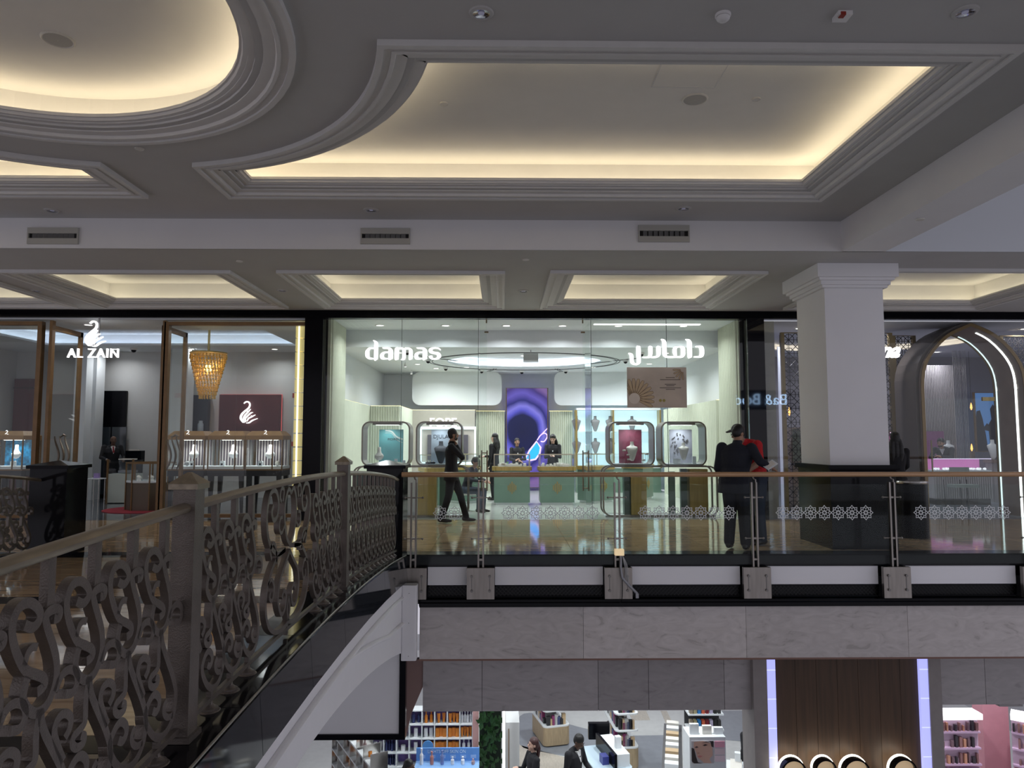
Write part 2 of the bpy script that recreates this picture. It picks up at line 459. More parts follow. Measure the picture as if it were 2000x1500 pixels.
coffer(cof_r, ZU, .36, m_led, upper); coffer(cof_l, ZU, .36, m_led, upper); coffer(cof_c, ZU, .36, m_led, upper)
m_led2 = EM('cove_led', (1., .90, .68), 5.)
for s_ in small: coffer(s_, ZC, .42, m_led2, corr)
# beam faces
struct(MB().box(-13, 4.66, BEAM_Y, BEAM_Y + .12, ZC + .003, ZU + .3).build('wall_beam_face', m_white))
struct(MB().box(4.66, 5.26, -5, BEAM_Y + .02, ZC, 8).build('wall_beam_right', m_white))
struct(MB().box(5.26, 13, BEAM_Y, BEAM_Y + .12, ZC + .003, 9).build('wall_atrium_fascia', M('grey_fascia_paint', (.55, .57, .60), .7)))

struct(MB().box(5.26, 13, -5, BEAM_Y, 7.4, 7.5).build('ceiling_light_block', m_white))  # unseen ceiling, added to keep overhead world light off the fascia
# ---- pillar
mb = MB().box(4.77, 5.64, 10.4, 11.4, 1.1, ZC)
pil = struct(mb.build('wall_pillar', m_pillar))
mb = MB()
for i, (o, z0, z1) in enumerate(((.05, 3.80, 3.84), (.08, 3.84, 3.90), (.12, 3.90, 3.94), (.16, 3.94, ZC - .001))): mb.box(4.77 - o, 5.64 + o, 10.4 - o, 11.4 + o, z0, z1)
mb.build('capital', m_pillar, pil)
MB().box(4.73, 5.68, 10.32, 11.44, 0, 1.13).build('plinth', m_blackgran, pil)
MB().box(4.69, 5.72, 10.28, 11.48, 1.13, 1.2).build('plinth_cap', m_black, pil)

# ---- facade frame
mb = MB().box(-14, 12, FACADE, FACADE + .2, 3.985, ZC)
struct(mb.build('trim_header', m_black))
struct(MB().box(-3.9, -3.54, FACADE - .08, FACADE + .5, 0, 3.99).build('wall_black_column', m_black))
struct(MB().box(4.90, 5.24, FACADE - .08, FACADE + .5, 0, 3.99).build('wall_black_column', M('black_glass_column', (.003, .003, .006), .03, spec=.35)))

# ---- lower level shell
LZ = -5.3
m_low = M('lower_stone_floor', (.30, .31, .32), .35, var=.08, scale=.6)
struct(MB().box(-14, 14, -6, 26, LZ - .1, LZ).build('floor_lower', m_low))
struct(MB().box(-1.1, 12, FLOOR_EDGE + .92, 24, -1.5, -1.386).build('ceiling_lower', m_white))
struct(MB().box(-14, 12, -6, 1.0, -.4, -.02).build('floor_balcony', m_beige))
# ================================================================== scrollwork railings of the bridge
m_bronze = M('bronze_paint', (.15, .125, .108), .34, .35, var=.12, scale=14, bump=.25, bscale=160, spec=.6)
m_rail = M('worn_rail_bronze', (.27, .225, .165), .36, .5, var=.2, scale=30, stretch=(1, .15, 1), spec=.6)
SCROLL = [
    ([(-.125, .838), (-.088, .822), (-.057, .837), (-.059, .864), (-.094, .894), (-.13, .902), (-.163, .888), (-.18, .851), (-.174, .806), (-.145, .748), (-.107, .7), (-.062, .676), (-.024, .653), (-.018, .628), (-.051, .62)], .026),
    ([(.016, .822), (.040, .822), (.044, .840), (.017, .853), (-.013, .85), (-.027, .834), (-.013, .796), (.014, .746), (.038, .689), (.042, .634), (.023, .588), (-.009, .561), (-.053, .559), (-.091, .584), (-.115, .621), (-.11, .656), (-.098, .681)], .026),
    ([(.040, .59), (.068, .629), (.11, .637), (.148, .617), (.158, .581), (.136, .556), (.096, .564)], .024),
    ([(-.118, .72), (-.104, .751), (-.083, .762), (-.06, .757)], .02),
    ([(-.03, .56), (-.022, .52), (-.003, .479), (.04, .414), (.092, .334), (.126, .255), (.113, .176), (.062, .128), (-.004, .122), (-.063, .149), (-.116, .203), (-.14, .25), (-.129, .286), (-.097, .312), (-.063, .315), (-.03, .288), (-.026, .257), (-.05, .240), (-.08, .255)], .026),
    ([(.105, .173), (.059, .177), (.024, .204), (.018, .235), (.041, .253)], .022),
    ([(-.035, .565), (-.046, .493), (-.046, .42), (-.075, .405), (-.108, .395), (-.113, .372), (-.086, .350), (-.05, .352), (-.046, .372), (-.066, .382)], .024),
    ([(-.16, .34), (-.2, .41), (-.215, .454), (-.2, .485), (-.163, .49), (-.13, .465), (-.132, .434), (-.156, .410)], .024),
]
def scroll_unit(parent, y, src=None):
    if src is None:
        mb = MB(); fr = lambda u, v, d: (d, u, v)
        for pts, w in SCROLL: mb.ribbon(spline(pts, 5), w * 1.22, .034, fr)
        return mb.build('scroll', m_bronze, parent, loc=(0, y, bridge_z(y)))
    return inst(src, parent, (0, y, bridge_z(y)))
def bridge_railing(x, label, segs, posts, medallion):
    t = thing('bridge_railing', label, 'railing', (x, 0, 0), group='bridge railings')
    us = bs = fs_ = None
    for (y0, y1, units) in segs:
        ys = [y0 + (y1 - y0) * i / 24 for i in range(25)]
        r = MB(); sec = [(-.032, 0), (-.034, .012), (-.022, .026), (0, .031), (.022, .026), (.034, .012), (.032, 0), (.022, -.012), (-.022, -.012)]
        v = []; f = []; n = len(sec)
        for yy in ys:
            drop = -.02 * max(0, (yy - 9.2) / .7) ** 2
            for (a, b) in sec: v.append((a, yy, bridge_z(yy) + 1.03 + b + drop))
        for i in range(len(ys) - 1):
            for j in range(n): j2 = (j + 1) % n; f.append((i * n + j, i * n + j2, (i + 1) * n + j2, (i + 1) * n + j))
        f += [tuple(range(n)), tuple((len(ys) - 1) * n + j for j in range(n))]
        r.add(v, f).build('top_rail', m_rail, t, smooth=True)
        r = MB(); r.tube([(0, yy, bridge_z(yy) + .068) for yy in ys], .017, 4); r.build('bottom_rail', m_bronze, t)
        for u in units:
            us2 = scroll_unit(t, u, us); us = us or us2
            l = (0, u, bridge_z(u))
            if bs is None:
                bs = MB().box(-.014, .014, -.0185, .0185, .85, 1.022).build('baluster', m_bronze, t, loc=l)
                mb = MB().box(-.012, .012, -.014, .014, .03, .125); mb.lathe([(.058, 0), (.058, .008), (.05, .014), (.042, .016), (.042, .024), (.03, .03), (.018, .04), (.012, .055)], (0, 0, .004), 18)
                fs_ = mb.build('foot', m_bronze, t, loc=l)
            else: inst(bs, t, l); inst(fs_, t, l)
    for y in posts:
        z = bridge_z(y)
        p = MB().box(-.05, .05, y - .05, y + .05, z + .015, z + 1.12).box(-.065, .065, y - .065, y + .065, z + .015, z + .04).build('post', m_bronze, t)
        c = MB().box(-.066, .066, y - .066, y + .066, z + 1.12, z + 1.145)
        c.hexa([(-.07, y - .07, z + 1.145), (.07, y - .07, z + 1.145), (.07, y + .07, z + 1.145), (-.07, y + .07, z + 1.145)], [(-.008, y - .008, z + 1.195), (.008, y - .008, z + 1.195), (.008, y + .008, z + 1.195), (-.008, y + .008, z + 1.195)])
        c.build('post_cap', m_rail, p)
    if medallion:
        y = 4.88; mb = MB(); fr = lambda u, v, d: (d, u, v)
        half = [([(.10, .60), (.28, .60), (.44, .70), (.49, .85), (.44, .98), (.34, 1.0), (.27, .93), (.29, .84), (.36, .82), (.40, .87), (.37, .91)], .03),
                ([(0, .62), (.08, .68), (.13, .80), (.12, .92), (.06, .99), (.0, .96)], .028), ([(.13, .76), (.19, .72), (.24, .75), (.23, .81), (.18, .82)], .022),
                ([(.18, .92), (.16, .99), (.22, 1.0), (.24, .95), (.21, .92)], .022),
                ([(.10, .60), (.30, .56), (.44, .44), (.47, .30), (.40, .18), (.25, .11), (.08, .10), (0, .12)], .03),
                ([(.0, .58), (.1, .50), (.2, .42), (.23, .30), (.16, .20), (.08, .22), (.06, .30), (.11, .34), (.15, .30)], .028),
                ([(.44, .44), (.37, .46), (.32, .40), (.35, .33), (.40, .35), (.39, .39)], .024), ([(.28, .54), (.30, .64), (.36, .68), (.41, .64), (.38, .58)], .024),
                ([(0, .12), (.03, .2), (.0, .28)], .022)]
        for pts, w in half:
            for sg in (1, -1): mb.ribbon(spline([(a * sg, b) for a, b in pts], 6), w, .034, fr)
        mb.box(-.012, .012, -.014, .014, .03, .12)
        mb.build('medallion', m_bronze, t, loc=(0, y, bridge_z(y)))
    return t
segA = (.9, 3.33, [1.54, 1.80, 2.06, 2.32, 2.58, 2.84, 3.10]); segB = (3.33, 6.55, [3.64, 3.90, 4.16, 5.64, 5.90, 6.16, 6.38]); segC = (6.55, 9.88, [6.80 + .255 * i for i in range(12)])
bridge_railing(-1.43, 'near bronze scrollwork railing running away along the bridge edge', [segA, segB, segC], [3.33, 6.55], True)
bridge_railing(-6.27, 'short stretch of scrollwork railing at the far left beside the black pedestal', [segC], [6.55], False)

# ---- black pedestals at the far ends of the railings
def pedestal(x0, label):
    t = thing('pedestal', label, 'pedestal', (x0 + .25, 10.16, 0), group='black pedestals at the bridge end')
    MB().box(-.25, .25, -.25, .25, 0, 1.17).build('body', m_blackgran, t)
    c = MB().box(-.285, .285, -.285, .285, 1.17, 1.215)
    c.hexa([(-.285, -.285, 1.215), (.285, -.285, 1.215), (.285, .285, 1.215), (-.285, .285, 1.215)], [(-.02, -.02, 1.275), (.02, -.02, 1.275), (.02, .02, 1.275), (-.02, .02, 1.275)])
    c.build('cap', m_black, t)
pedestal(-1.85, 'black granite pedestal where the near railing meets the glass balustrade')
pedestal(-6.42, 'black granite pedestal on the left beside the far railing')

# ================================================================== glass balustrade
BY = FLOOR_EDGE - .1
m_wood = M('handrail_oak', (.50, .29, .145), .32, var=.2, scale=5, stretch=(.25, 6, 6), coat=.4)
m_bal = GLASS('balustrade_glass', (.955, .985, .975), 1.18)
m_etch = FILM('etched_film', (.92, .94, .94), .85)
bal = thing('glass_balustrade', 'long glass balustrade with a round wooden handrail and etched star frieze', 'balustrade', (0, BY, 0))
r = MB(); r.tube([(-1.36, 0, 1.09), (-1.3, 0, 1.09)] + [(x * .5, 0, 1.09) for x in range(-2, 24)], .034, 14); r.build('handrail', m_wood, bal, smooth=True)
POSTX = [ax(p, BY) for p in (810, 940, 1203, 1468, 1735, 2001)]
for i in range(1, 3): POSTX.append(POSTX[5] + 1.87 * i)
def star_mesh():
    mb = MB(); R = .098
    for k in range(8):
        a = PI * k / 4 + PI / 2
        def pl(r, da): return (r * math.cos(a + da), r * math.sin(a + da))
        mb.ribbon([pl(R, 0), pl(R * .74, .30), pl(R * .56, 0), pl(R * .74, -.30)], .0115, .0012, FXZ, closed=True)
        mb.ribbon([pl(R * .74, .30), pl(R * .78, PI / 4 - .30)], .011, .0012, FXZ)
        mb.prism([pl(R * .10, 0), pl(R * .30, .32), pl(R * .46, 0), pl(R * .30, -.32)], -.0006, .0006, FXZ)
    return mb
post0 = plate0 = star0 = None
for i, x in enumerate(POSTX):
    if post0 is None:
        mb = MB()
        for s in (-1, 1): mb.box(s * .032 - .011, s * .032 + .011, -.05, .0, -.50, .985)
        for z in (.78, .23, -.05): mb.box(-.03, .03, -.04, -.01, z - .012, z + .012)
        post0 = mb.build('post', m_steel, bal, loc=(x, 0, 0))
        st = MB(); st.tube([(.03, -.025, .98), (.03, -.025, 1.02), (.012, -.01, 1.03), (.0, 0, 1.06)], .011, 8); st.build('rail_bracket', m_steel, post0)
        for z in (.78, .23):
            for s in (-1, 1):
                cl = MB(); cl.tube([(s * .04, -.02, z), (s * .115, -.02, z)], .007, 6); cl.sphere((s * .12, -.02, z), .016, 8, 6); cl.build('glass_clamp', m_steel, post0)
        pt = MB().box(-.185, .185, -.09, -.03, -.56, -.15); plate0 = pt.build('base_plate', m_steel, bal, loc=(x, 0, 0))
        for s in (-1, 1):
            for z in (-.26, -.45):
                bl = MB(); bl.tube([(s * .12, -.112, z), (s * .12, -.085, z)], .017, 10); bl.build('bolt', M('dark_steel', (.2, .19, .18), .4, .9), plate0)
            MB().box(s * .12 - .006, s * .12 + .006, -.094, -.088, -.45, -.26).build('slot', M('dark_steel'), plate0)
    else:
        p = inst(post0, bal, (x, 0, 0)); q = inst(plate0, bal, (x, 0, 0))
        for c in post0.children: inst(c, p)
        for c in plate0.children: inst(c, q)
for i in range(len(POSTX) - 1):
    x0, x1 = POSTX[i] + .045, POSTX[i + 1] - .045
    g = MB().box(x0, x1, -.012, 0, -.12, .955).build('glass_panel', m_bal, bal)
    n = 2 if i == 0 else 7; cx = (x0 + x1) / 2 + (.02 if i else 0); sp = .19
    for k in range(n):
        l = (cx + (k - (n - 1) / 2) * sp, -.016, az(1002, BY))
        if star0 is None: star0 = star_mesh().build('etched_star', m_etch, g, loc=l)
        else: inst(star0, g, l)
# bay panels and lattice grilles under the balustrade
m_bay = M('pale_grey_panel', (.90, .89, .91), .55)
m_lat = M('black_lattice', (.02, .02, .02), .35, .5)
fas = thing('edge_fascia', 'row of pale panels over black lattice grilles below the glass balustrade', 'fascia', (0, FLOOR_EDGE, 0))
for i in range(len(POSTX) - 1):
    x0, x1 = POSTX[i] + .19, POSTX[i + 1] - .19
    MB().box(x0, x1, -.05, -.0, -.40, -.157).build('bay_panel', m_bay, fas)
    g = MB(); z0, z1 = -.565, -.405
    g.box(x0, x1, -.06, -.0, z1 - .014, z1).box(x0, x1, -.06, -.0, z0, z0 + .014).box(x0, x0 + .014, -.06, 0, z0, z1).box(x1 - .014, x1, -.06, 0, z0, z1)
    fo = g.build('grille_frame', m_black, fas)
    g = MB(); h = z1 - z0; k = x0 - h
    while k < x1:
        for s in (1, -1):
            a, b = (k, z0), (k + h, z1)
            if s < 0: a, b = (k, z1), (k + h, z0)
            (ax0, az0), (bx, bz) = a, b
            if ax0 < x0: tt = (x0 - ax0) / h; ax0, az0 = x0, az0 + (bz - az0) * tt
            if bx > x1: tt = (x1 - ax0) / (bx - ax0); bx, bz = x1, az0 + (bz - az0) * tt
            if bx - ax0 > .01: g.ribbon([(ax0, az0), (bx, bz)], .0065, .006, lambda u, v, d, s=s: (u, -.035 + s * .004 + d, v))
        k += .052
    o = g.build('lattice', m_lat, fo); o['kind'] = 'stuff'
# hanging camera bracket with cables at the third post
xb = POSTX[2]
t = thing('bracket_arm', 'grey folded bracket arm with loose cables hanging from a balustrade post', 'bracket', (xb + .01, BY - .12, 0))
m_grey = M('grey_metal', (.33, .33, .35), .45, .6)
MB().box(-.06, .06, -.03, .06, .02, .1).build('lamp_box', EM('lamp_box_warm', (1, .72, .42), .5), t)
a = MB(); a.tube([(.02, 0, .06), (.015, -.02, -.15), (.03, -.03, -.27)], .016, 8); a.tube([(.03, -.03, -.27), (.12, -.03, -.37), (.225, -.03, -.475)], .017, 8)
a.box(.205, .245, -.045, -.015, -.535, -.475); a.build('arm', m_grey, t)
for k in range(4):
    c = MB(); c.tube(spline([(.04, -.02, .02), (.06 + k * .012, -.03, -.1), (.075 + k * .01, -.03, -.2), (.06 + k * .018, -.03, -.31 - k * .012)], 5), .004, 5); c.build('cable', M('grey_cable', (.45, .45, .45), .5), t)
c = MB(); c.tube(spline([(.03, -.03, -.3), (.03, -.03, -.45), (.02, -.03, -.56), (-.02, -.06, -.6)], 5), .006, 5); c.build('black_cable', m_black, t)

# white column loudspeaker at the corner of the bridge
sp_y = FLOOR_EDGE - .35
t = thing('column_speaker', 'tall white column loudspeaker fixed at the corner under the handrail', 'loudspeaker', (0, sp_y, 0))
x0, x1, z0, z1 = ax(789, sp_y), ax(818, sp_y), az(1287, sp_y), az(1141, sp_y)
mb = MB(); mb.prism(rrect(x0, x1, -.07, .1, .025, 4), z0, z1, FXY); mb.build('body', m_white, t)
mb = MB()
for zz in (z0 + .06, (z0 + z1) / 2, z1 - .1): mb.tube([((x0 + x1) / 2, -.073, zz), ((x0 + x1) / 2, -.068, zz)], .006, 8)
mb.build('screw', m_grey, t)
mb = MB()
for zz in (z0 + .1, (z0 + z1) / 2, z1 - .2): mb.box(x0 - .06, x0, -.01, .05, zz - .025, zz + .025)
mb.build('mount', m_grey, t)

# ================================================================== ceiling fittings
m_vent = M('vent_frame_paint', (.44, .43, .39), .5)
m_dark = M('dark_cavity', (.008, .008, .008), .8)
for (px0, px1, py0, py1), lb in (((50, 160, 445, 478), 'left'), ((700, 806, 446, 478), 'middle'), ((1242, 1350, 440, 474), 'right')):
    c0, c1 = at(px0, py1, BEAM_Y), at(px1, py0, BEAM_Y); w, h = c1.x - c0.x, c1.z - c0.z
    t = thing('air_vent', lb + ' air vent with louvre blades in the beam face', 'vent', (c0.x, BEAM_Y, c0.z), group='air vents along the beam')
    MB().box(.04, w - .04, -.004, .0, .04, h - .04).build('cavity', m_dark, t)
    f = MB(); f.ribbon([(.04, .045), (w - .04, .045), (w - .04, h - .045), (.04, h - .045)], .08, .03, lambda u, v, d: (u, d - .015, v), closed=True)
    f.box(.07, w - .07, -.02, -.005, h - .085, h - .07).box(.07, w - .07, -.02, -.005, .07, .085); f.build('frame', m_vent, t)
    for k in range(8):
        xx = .09 + (w - .18) * (k + .5) / 8
        MB().hexa([(xx - .03, -.02, .085), (xx - .02, -.02, .085), (xx + .03, -.004, .085), (xx + .02, -.004, .085)], [(xx - .03, -.02, h - .085), (xx - .02, -.02, h - .085), (xx + .03, -.004, h - .085), (xx + .02, -.004, h - .085)]).build('blade', M('vent_blade', (.12, .12, .12), .5), t)
m_reflector = M('mirror_reflector', (.5, .5, .55), .12, 1., var=.3, scale=60)
m_lens_glow = EM('faint_glow_lens', (.30, .30, .42), .25)  # lamp is off; the dim look of its glass is painted as weak emission
def downlight(name, p, label, r=.085, tilt=True, grp='recessed downlights in the gallery ceiling'):
    t = thing(name, label, 'downlight', p, group=grp)
    a = MB(); a.lathe([(r * .8, -.004), (r * .82, -.016), (r * 1.1, -.010), (r * 1.18, 0)], (0, 0, 0), 24, cap=False); a.build('trim_ring', m_ceil, t, smooth=True)
    a = MB(); a.lathe([(r * .3, .0), (r * .62, -.004), (r * .8, -.008)], (0, 0, 0), 24, cap=False); a.build('reflector', m_reflector, t, smooth=True)
    a = MB(); a.lathe([(r * .3, -.006), (r * .3, -.001)], (0, 0, 0), 16); a.build('lens', m_lens_glow, t)
    return t
for k, (p, lb) in enumerate((((102, 411), 'left'), ((725, 410), 'middle'), ((1335, 407), 'right'))):
    q = on(*p, ZU); downlight('downlight', (q.x, q.y, ZU), f'mirrored recessed downlight above the {lb} air vent')
for p, lb in (((940, 25), 'recessed downlight at the top middle of the picture'), ((1885, 23), 'recessed downlight at the top right corner')):
    q = on(*p, ZU); downlight('downlight', (q.x, q.y, ZU), lb, .075)
for p, lb in (((72, 568), 'left of the bright coffers over the swan shop'), ((551, 567), 'between the two coffers over the black column'), ((1022, 568), 'between the two coffers over the main shop')):
    q = on(*p, ZC); downlight('downlight', (q.x, q.y, ZC), 'small recessed downlight ' + lb, .085)
def disc_fit(name, p, z, r, label, cat, h=.012, grille=False):
    q = on(*p, z); t = thing(name, label, cat, (q.x, q.y, z))
    a = MB(); a.lathe([(r * .84, -h * .6), (r * .9, -h), (r, -h * .3), (r, 0)], (0, 0, 0), 28, cap=False); a.build('rim', M('off_white_trim', (.70, .68, .63), .5), t, smooth=True)
    a = MB(); a.lathe([(.003, -h * .9), (r * .86, -h * .6), (r * .86, 0)], (0, 0, 0), 28, cap=False); a.build('grille' if grille else 'cover', M('speaker_mesh', (.50, .49, .46), .8, bump=.4, bscale=300) if grille else M('off_white_cover', (.72, .70, .66), .5), t, smooth=True)
ZT = ZU + .36
disc_fit('ceiling_speaker', (113, 77), ZT, .13, 'round ceiling loudspeaker inside the circular coffer', 'loudspeaker', grille=True)
disc_fit('ceiling_speaker', (1357, 194), ZT, .13, 'round ceiling loudspeaker inside the large lit coffer', 'loudspeaker', grille=True)
disc_fit('sprinkler_cover', (867, 202), ZT, .045, 'small round sprinkler cover near the curved edge of the large coffer', 'sprinkler')
disc_fit('sprinkler_cover', (1477, 193), ZT, .045, 'small round sprinkler cover beside the loudspeaker in the large coffer', 'sprinkler')
disc_fit('sprinkler_cover', (272, 290), ZU, .045, 'small sprinkler cover on the ceiling between circular and left coffer', 'sprinkler')
disc_fit('sprinkler_cover', (468, 510), ZC, .05, 'small sprinkler cover on the corridor ceiling near the black column', 'sprinkler')
disc_fit('sprinkler_cover', (1027, 507), ZC, .05, 'small sprinkler cover on the corridor ceiling above the main shop', 'sprinkler')
disc_fit('sprinkler_cover', (1797, 428), ZC, .05, 'small sprinkler cover under the sloping-away right beam', 'sprinkler')
a0, a1 = on(1288, 120, ZT), on(1410, 155, ZT)
t = thing('access_hatch', 'flush square access hatch in the top of the large coffer', 'hatch', ((a0.x + a1.x) / 2, (a0.y + a1.y) / 2, ZT))
MB().box(-.3, .3, -.3, .3, -.004, 0).build('panel', m_cove, t); f = MB(); f.ribbon([(-.3, -.3), (.3, -.3), (.3, .3), (-.3, .3)], .014, .012, FXY, closed=True); f.build('frame', m_mould, t)
q = on(1412, 28, ZU); t = thing('smoke_detector', 'white domed smoke detector on the ceiling at the top right', 'smoke detector', (q.x, q.y, ZU))
a = MB(); a.lathe([(.055, 0), (.055, -.015), (.05, -.02)], (0, 0, 0), 20); a.build('base', m_white, t, smooth=True)
a = MB(); a.lathe([(.048, -.022), (.046, -.035), (.03, -.05), (.012, -.052)], (0, 0, 0), 20); a.build('head', m_white, t, smooth=True)
a = MB(); a.lathe([(.047, -.02), (.047, -.024)], (0, 0, 0), 20); a.build('slot_ring', m_dark, t)
q = on(1645, 28, ZU); t = thing('alarm_beacon', 'small white ceiling sensor with a dark red window', 'sensor', (q.x, q.y, ZU))
MB().box(-.05, .05, -.05, .05, -.03, 0).build('housing', m_white, t); MB().box(-.035, .0, -.056, -.01, -.036, -.012).build('red_window', M('red_window', (.30, .03, .02), .3), t)
q = on(1550, 567, ZC)
def dome_cam(p, label, r=.06, white=True):
    t = thing('dome_camera', label, 'camera', p, group='dome cameras')
    a = MB(); a.lathe([(r, 0), (r, -.03), (r * .92, -.05)], (0, 0, 0), 16); a.build('housing', m_white, t, smooth=True)
    a = MB(); a.sphere((0, 0, -.05), r * .72, 14, 8); a.build('dome', m_black, t, smooth=True)
dome_cam((q.x, q.y, ZC), 'white dome camera on the corridor ceiling left of the pillar', .06)
ORD = ['first', 'second', 'third', 'fourth', 'fifth', 'sixth', 'seventh', 'eighth']
# ================================================================== shared shop pieces
m_shop = GLASS('shop_glass', (.965, .985, .975), 1.36)
m_case = GLASS('case_glass', (.95, .98, .99), 1.35)
m_sign = EM('white_sign_light', (1., 1., 1.), 1.7)
m_gold = M('brushed_gold', (.46, .33, .12), .3, .7, var=.12, scale=20, stretch=(1, 1, .1))
m_bronze_f = M('bronze_frame', (.20, .15, .10), .3, .8, var=.1)
m_chrome = M('soft_chrome', (.6, .58, .55), .2, .9)
m_cream = M('cream_bust', (.75, .72, .66), .6, var=.02)
m_busgrey = M('grey_bust', (.22, .22, .23), .6)
m_busblack = M('dark_bust', (.035, .04, .06), .5)
m_shopwhite = M('shop_white', (.76, .79, .81), .7, var=.01)
m_walls_in = m_shopwhite
def lamp(p, power, col=(1, .97, .93), r=.06, spread=130, parent=None):
    l = bpy.data.lights.new('lamp_light', 'AREA'); l.shape = 'DISK'; l.size = r * 2; l.energy = power; l.color = col; l.spread = math.radians(spread)
    o = bpy.data.objects.new('lamp_light', l); COL.objects.link(o); o.location = p
    if parent: o.parent = parent
    return o
m_lens = EM('lit_lens', (1., .97, .92), 5.)
_dl = {}
def shop_light(p, label, power, col=(.93, .98, 1.), r=.075, grp='lit downlights inside the shops', spread=150):
    t = thing('shop_downlight', label, 'downlight', p, group=grp)
    if not _dl:
        a = MB(); a.lathe([(.075, -.005), (.08, -.014), (.105, -.009), (.11, 0)], (0, 0, 0), 18, cap=False); _dl['r'] = a.build('trim_ring', m_white, t, smooth=True)
        a = MB(); a.lathe([(.002, -.006), (.076, -.006)], (0, 0, 0), 18, cap=False); _dl['l'] = a.build('lens', m_lens, t)
    else: inst(_dl['r'], t); inst(_dl['l'], t)
    lamp((0, 0, -.02), power, col, r, spread, t)
    return t
def spotlight(p, label, grp='small ceiling spotlights'):
    t = thing('spotlight', label, 'spotlight', p, group=grp)
    a = MB(); a.cyl((0, 0, -.05), .008, .05, 6); a.lathe([(.03, -.13), (.034, -.06), (.02, -.05)], (0, 0, 0), 12); a.build('body', m_white, t)
    a = MB(); a.lathe([(.002, -.1305), (.028, -.1305)], (0, 0, 0), 12, cap=False); a.build('lens', m_lens, t)
def loft(mb, secs, n=16):
    """elliptical sections (cx, cy, z, rx, ry)"""
    v = []; f = []
    for (cx, cy, z, rx, ry) in secs:
        for i in range(n): a = 2 * PI * i / n; v.append((cx + rx * math.cos(a), cy + ry * math.sin(a), z))
    for j in range(len(secs) - 1):
        for i in range(n): i2 = (i + 1) % n; f.append((j * n + i, j * n + i2, (j + 1) * n + i2, (j + 1) * n + i))
    f += [tuple(range(n))[::-1], tuple((len(secs) - 1) * n + i for i in range(n))]
    return mb.add(v, f)
def bust(p, h, mat, label, long=True, grp=None, cap=None, rotz=0):
    t = thing('necklace_bust', label, 'bust', p, rotz, grp)
    mb = MB()
    if long: secs = [(0, 0, 0, .05, .03), (0, -.01, .03, .09, .045), (0, -.02, .14, .14, .06), (0, -.03, .34, .20, .075), (0, -.035, .52, .26, .09), (0, -.025, .64, .30, .095), (0, -.01, .70, .30, .085), (0, .0, .74, .26, .075), (0, .01, .775, .15, .065), (0, .015, .81, .105, .06), (0, .015, .90, .095, .055), (0, .015, .97, .09, .05)]
    else: secs = [(0, -.06, 0, .10, .05), (0, -.05, .04, .2, .09), (0, -.03, .18, .32, .14), (0, -.01, .34, .36, .15), (0, .02, .46, .27, .13), (0, .03, .56, .17, .12), (0, .04, .72, .13, .11), (0, .04, .95, .12, .1), (0, .04, 1.0, .1, .09)]
    loft(mb, [(a * h, b * h, z * h, rx * h, ry * h) for a, b, z, rx, ry in secs]); mb.build('form', mat, t, smooth=True)
    if long:
        s = MB(); loft(s, [(0, .015 * h, .965 * h, .095 * h, .06 * h), (0, .015 * h, 1.0 * h, .085 * h, .055 * h)]); s.build('neck_cap', cap or mat, t, smooth=True)
        n = MB(); n.tube([(.12 * h * math.sin(a), (-.085 - .012 * math.cos(a)) * h, (.62 - .15 * math.cos(a)) * h) for a in [(-1.4 + 2.8 * i / 12) for i in range(13)]], .006 * h + .0015, 5); n.build('necklace', M('pale_jewel', (.7, .66, .55), .2, .8), t)
    else:
        n = MB(); n.tube([(.26 * h * math.sin(a), (-.14 - .03 * math.cos(a)) * h, (.44 - .16 * math.cos(a)) * h) for a in [(-1.2 + 2.4 * i / 12) for i in range(13)]], .012 * h, 5); n.build('necklace', M('pale_jewel'), t)
    return t

# ================================================================== shop with the damas sign
DX0, DX1, DYB = -3.46, 4.82, 22.6
m_pale = M('pale_tile_floor', (.60, .60, .57), .12, var=.05, scale=1.5)
m_flute = M('pale_green_flute', (.66, .69, .55), .65, var=.03, scale=5)
m_taupe = M('taupe_panel', (.38, .35, .30), .6, var=.03)
m_green = M('sage_green_panel', (.135, .215, .165), .35, var=.06, scale=3)
m_green_d = M('dark_green_panel', (.05, .095, .075), .35, var=.06)
fl = struct(MB().box(DX0 - .1, DX1 + .1, FACADE + .01, DYB + .1, -.1, -.012).build('floor_jewellery_shop', M('grey_joint', (.35, .34, .32), .6)))
src = None
for i in range(9):
    for j in range(9):
        l = (DX0 - .1 + i * .942, FACADE + .02 + j * .942, 0)
        src2 = slab_mesh(.942, .942).build('floor_tile', m_pale, fl, loc=l) if src is None else inst(src, fl, l); src = src or src2
def wall(name, *b, m=None): return struct(MB().box(*b).build(name, m or m_walls_in))
wall('wall_left', DX0 - .36, DX0 - .26, FACADE + .45, DYB, 0, 4.02); wall('wall_right', DX1 + .26, DX1 + .36, FACADE + .45, DYB, 0, 4.02)
wall('wall_back', DX0 - .3, DX1 + .3, DYB, DYB + .12, 0, 4.02)
ZF, ZM = 4.0, 3.62
struct(MB().box(DX0 - .3, DX1 + .3, FACADE + .2, 15.9, ZF, ZF + .05).build('ceiling_shop_front', m_shopwhite))
struct(MB().box(DX0 - .3, DX1 + .3, 15.9, 16.02, ZM, ZF + .05).build('wall_bulkhead', m_shopwhite))
OC = (.60, 19.0)
oval = [(OC[0] + 2.05 * math.cos(2 * PI * i / 56), OC[1] + 1.75 * math.sin(2 * PI * i / 56)) for i in range(56)]
sc = struct(holed(rect(DX0 - .3, DX1 + .3, 16.02, DYB + .1), [oval], ZM).build('ceiling_shop_main', m_shopwhite))
mb = MB(); sweep_loop(mb, oval, [(0, 0), (0, .06), (-.16, .06), (-.16, .26)], ZM); mb.build('oval_cove', m_shopwhite, sc, smooth=False)
holed(inset(oval, -.16), [], ZM + .26).build('oval_top', m_shopwhite, sc)
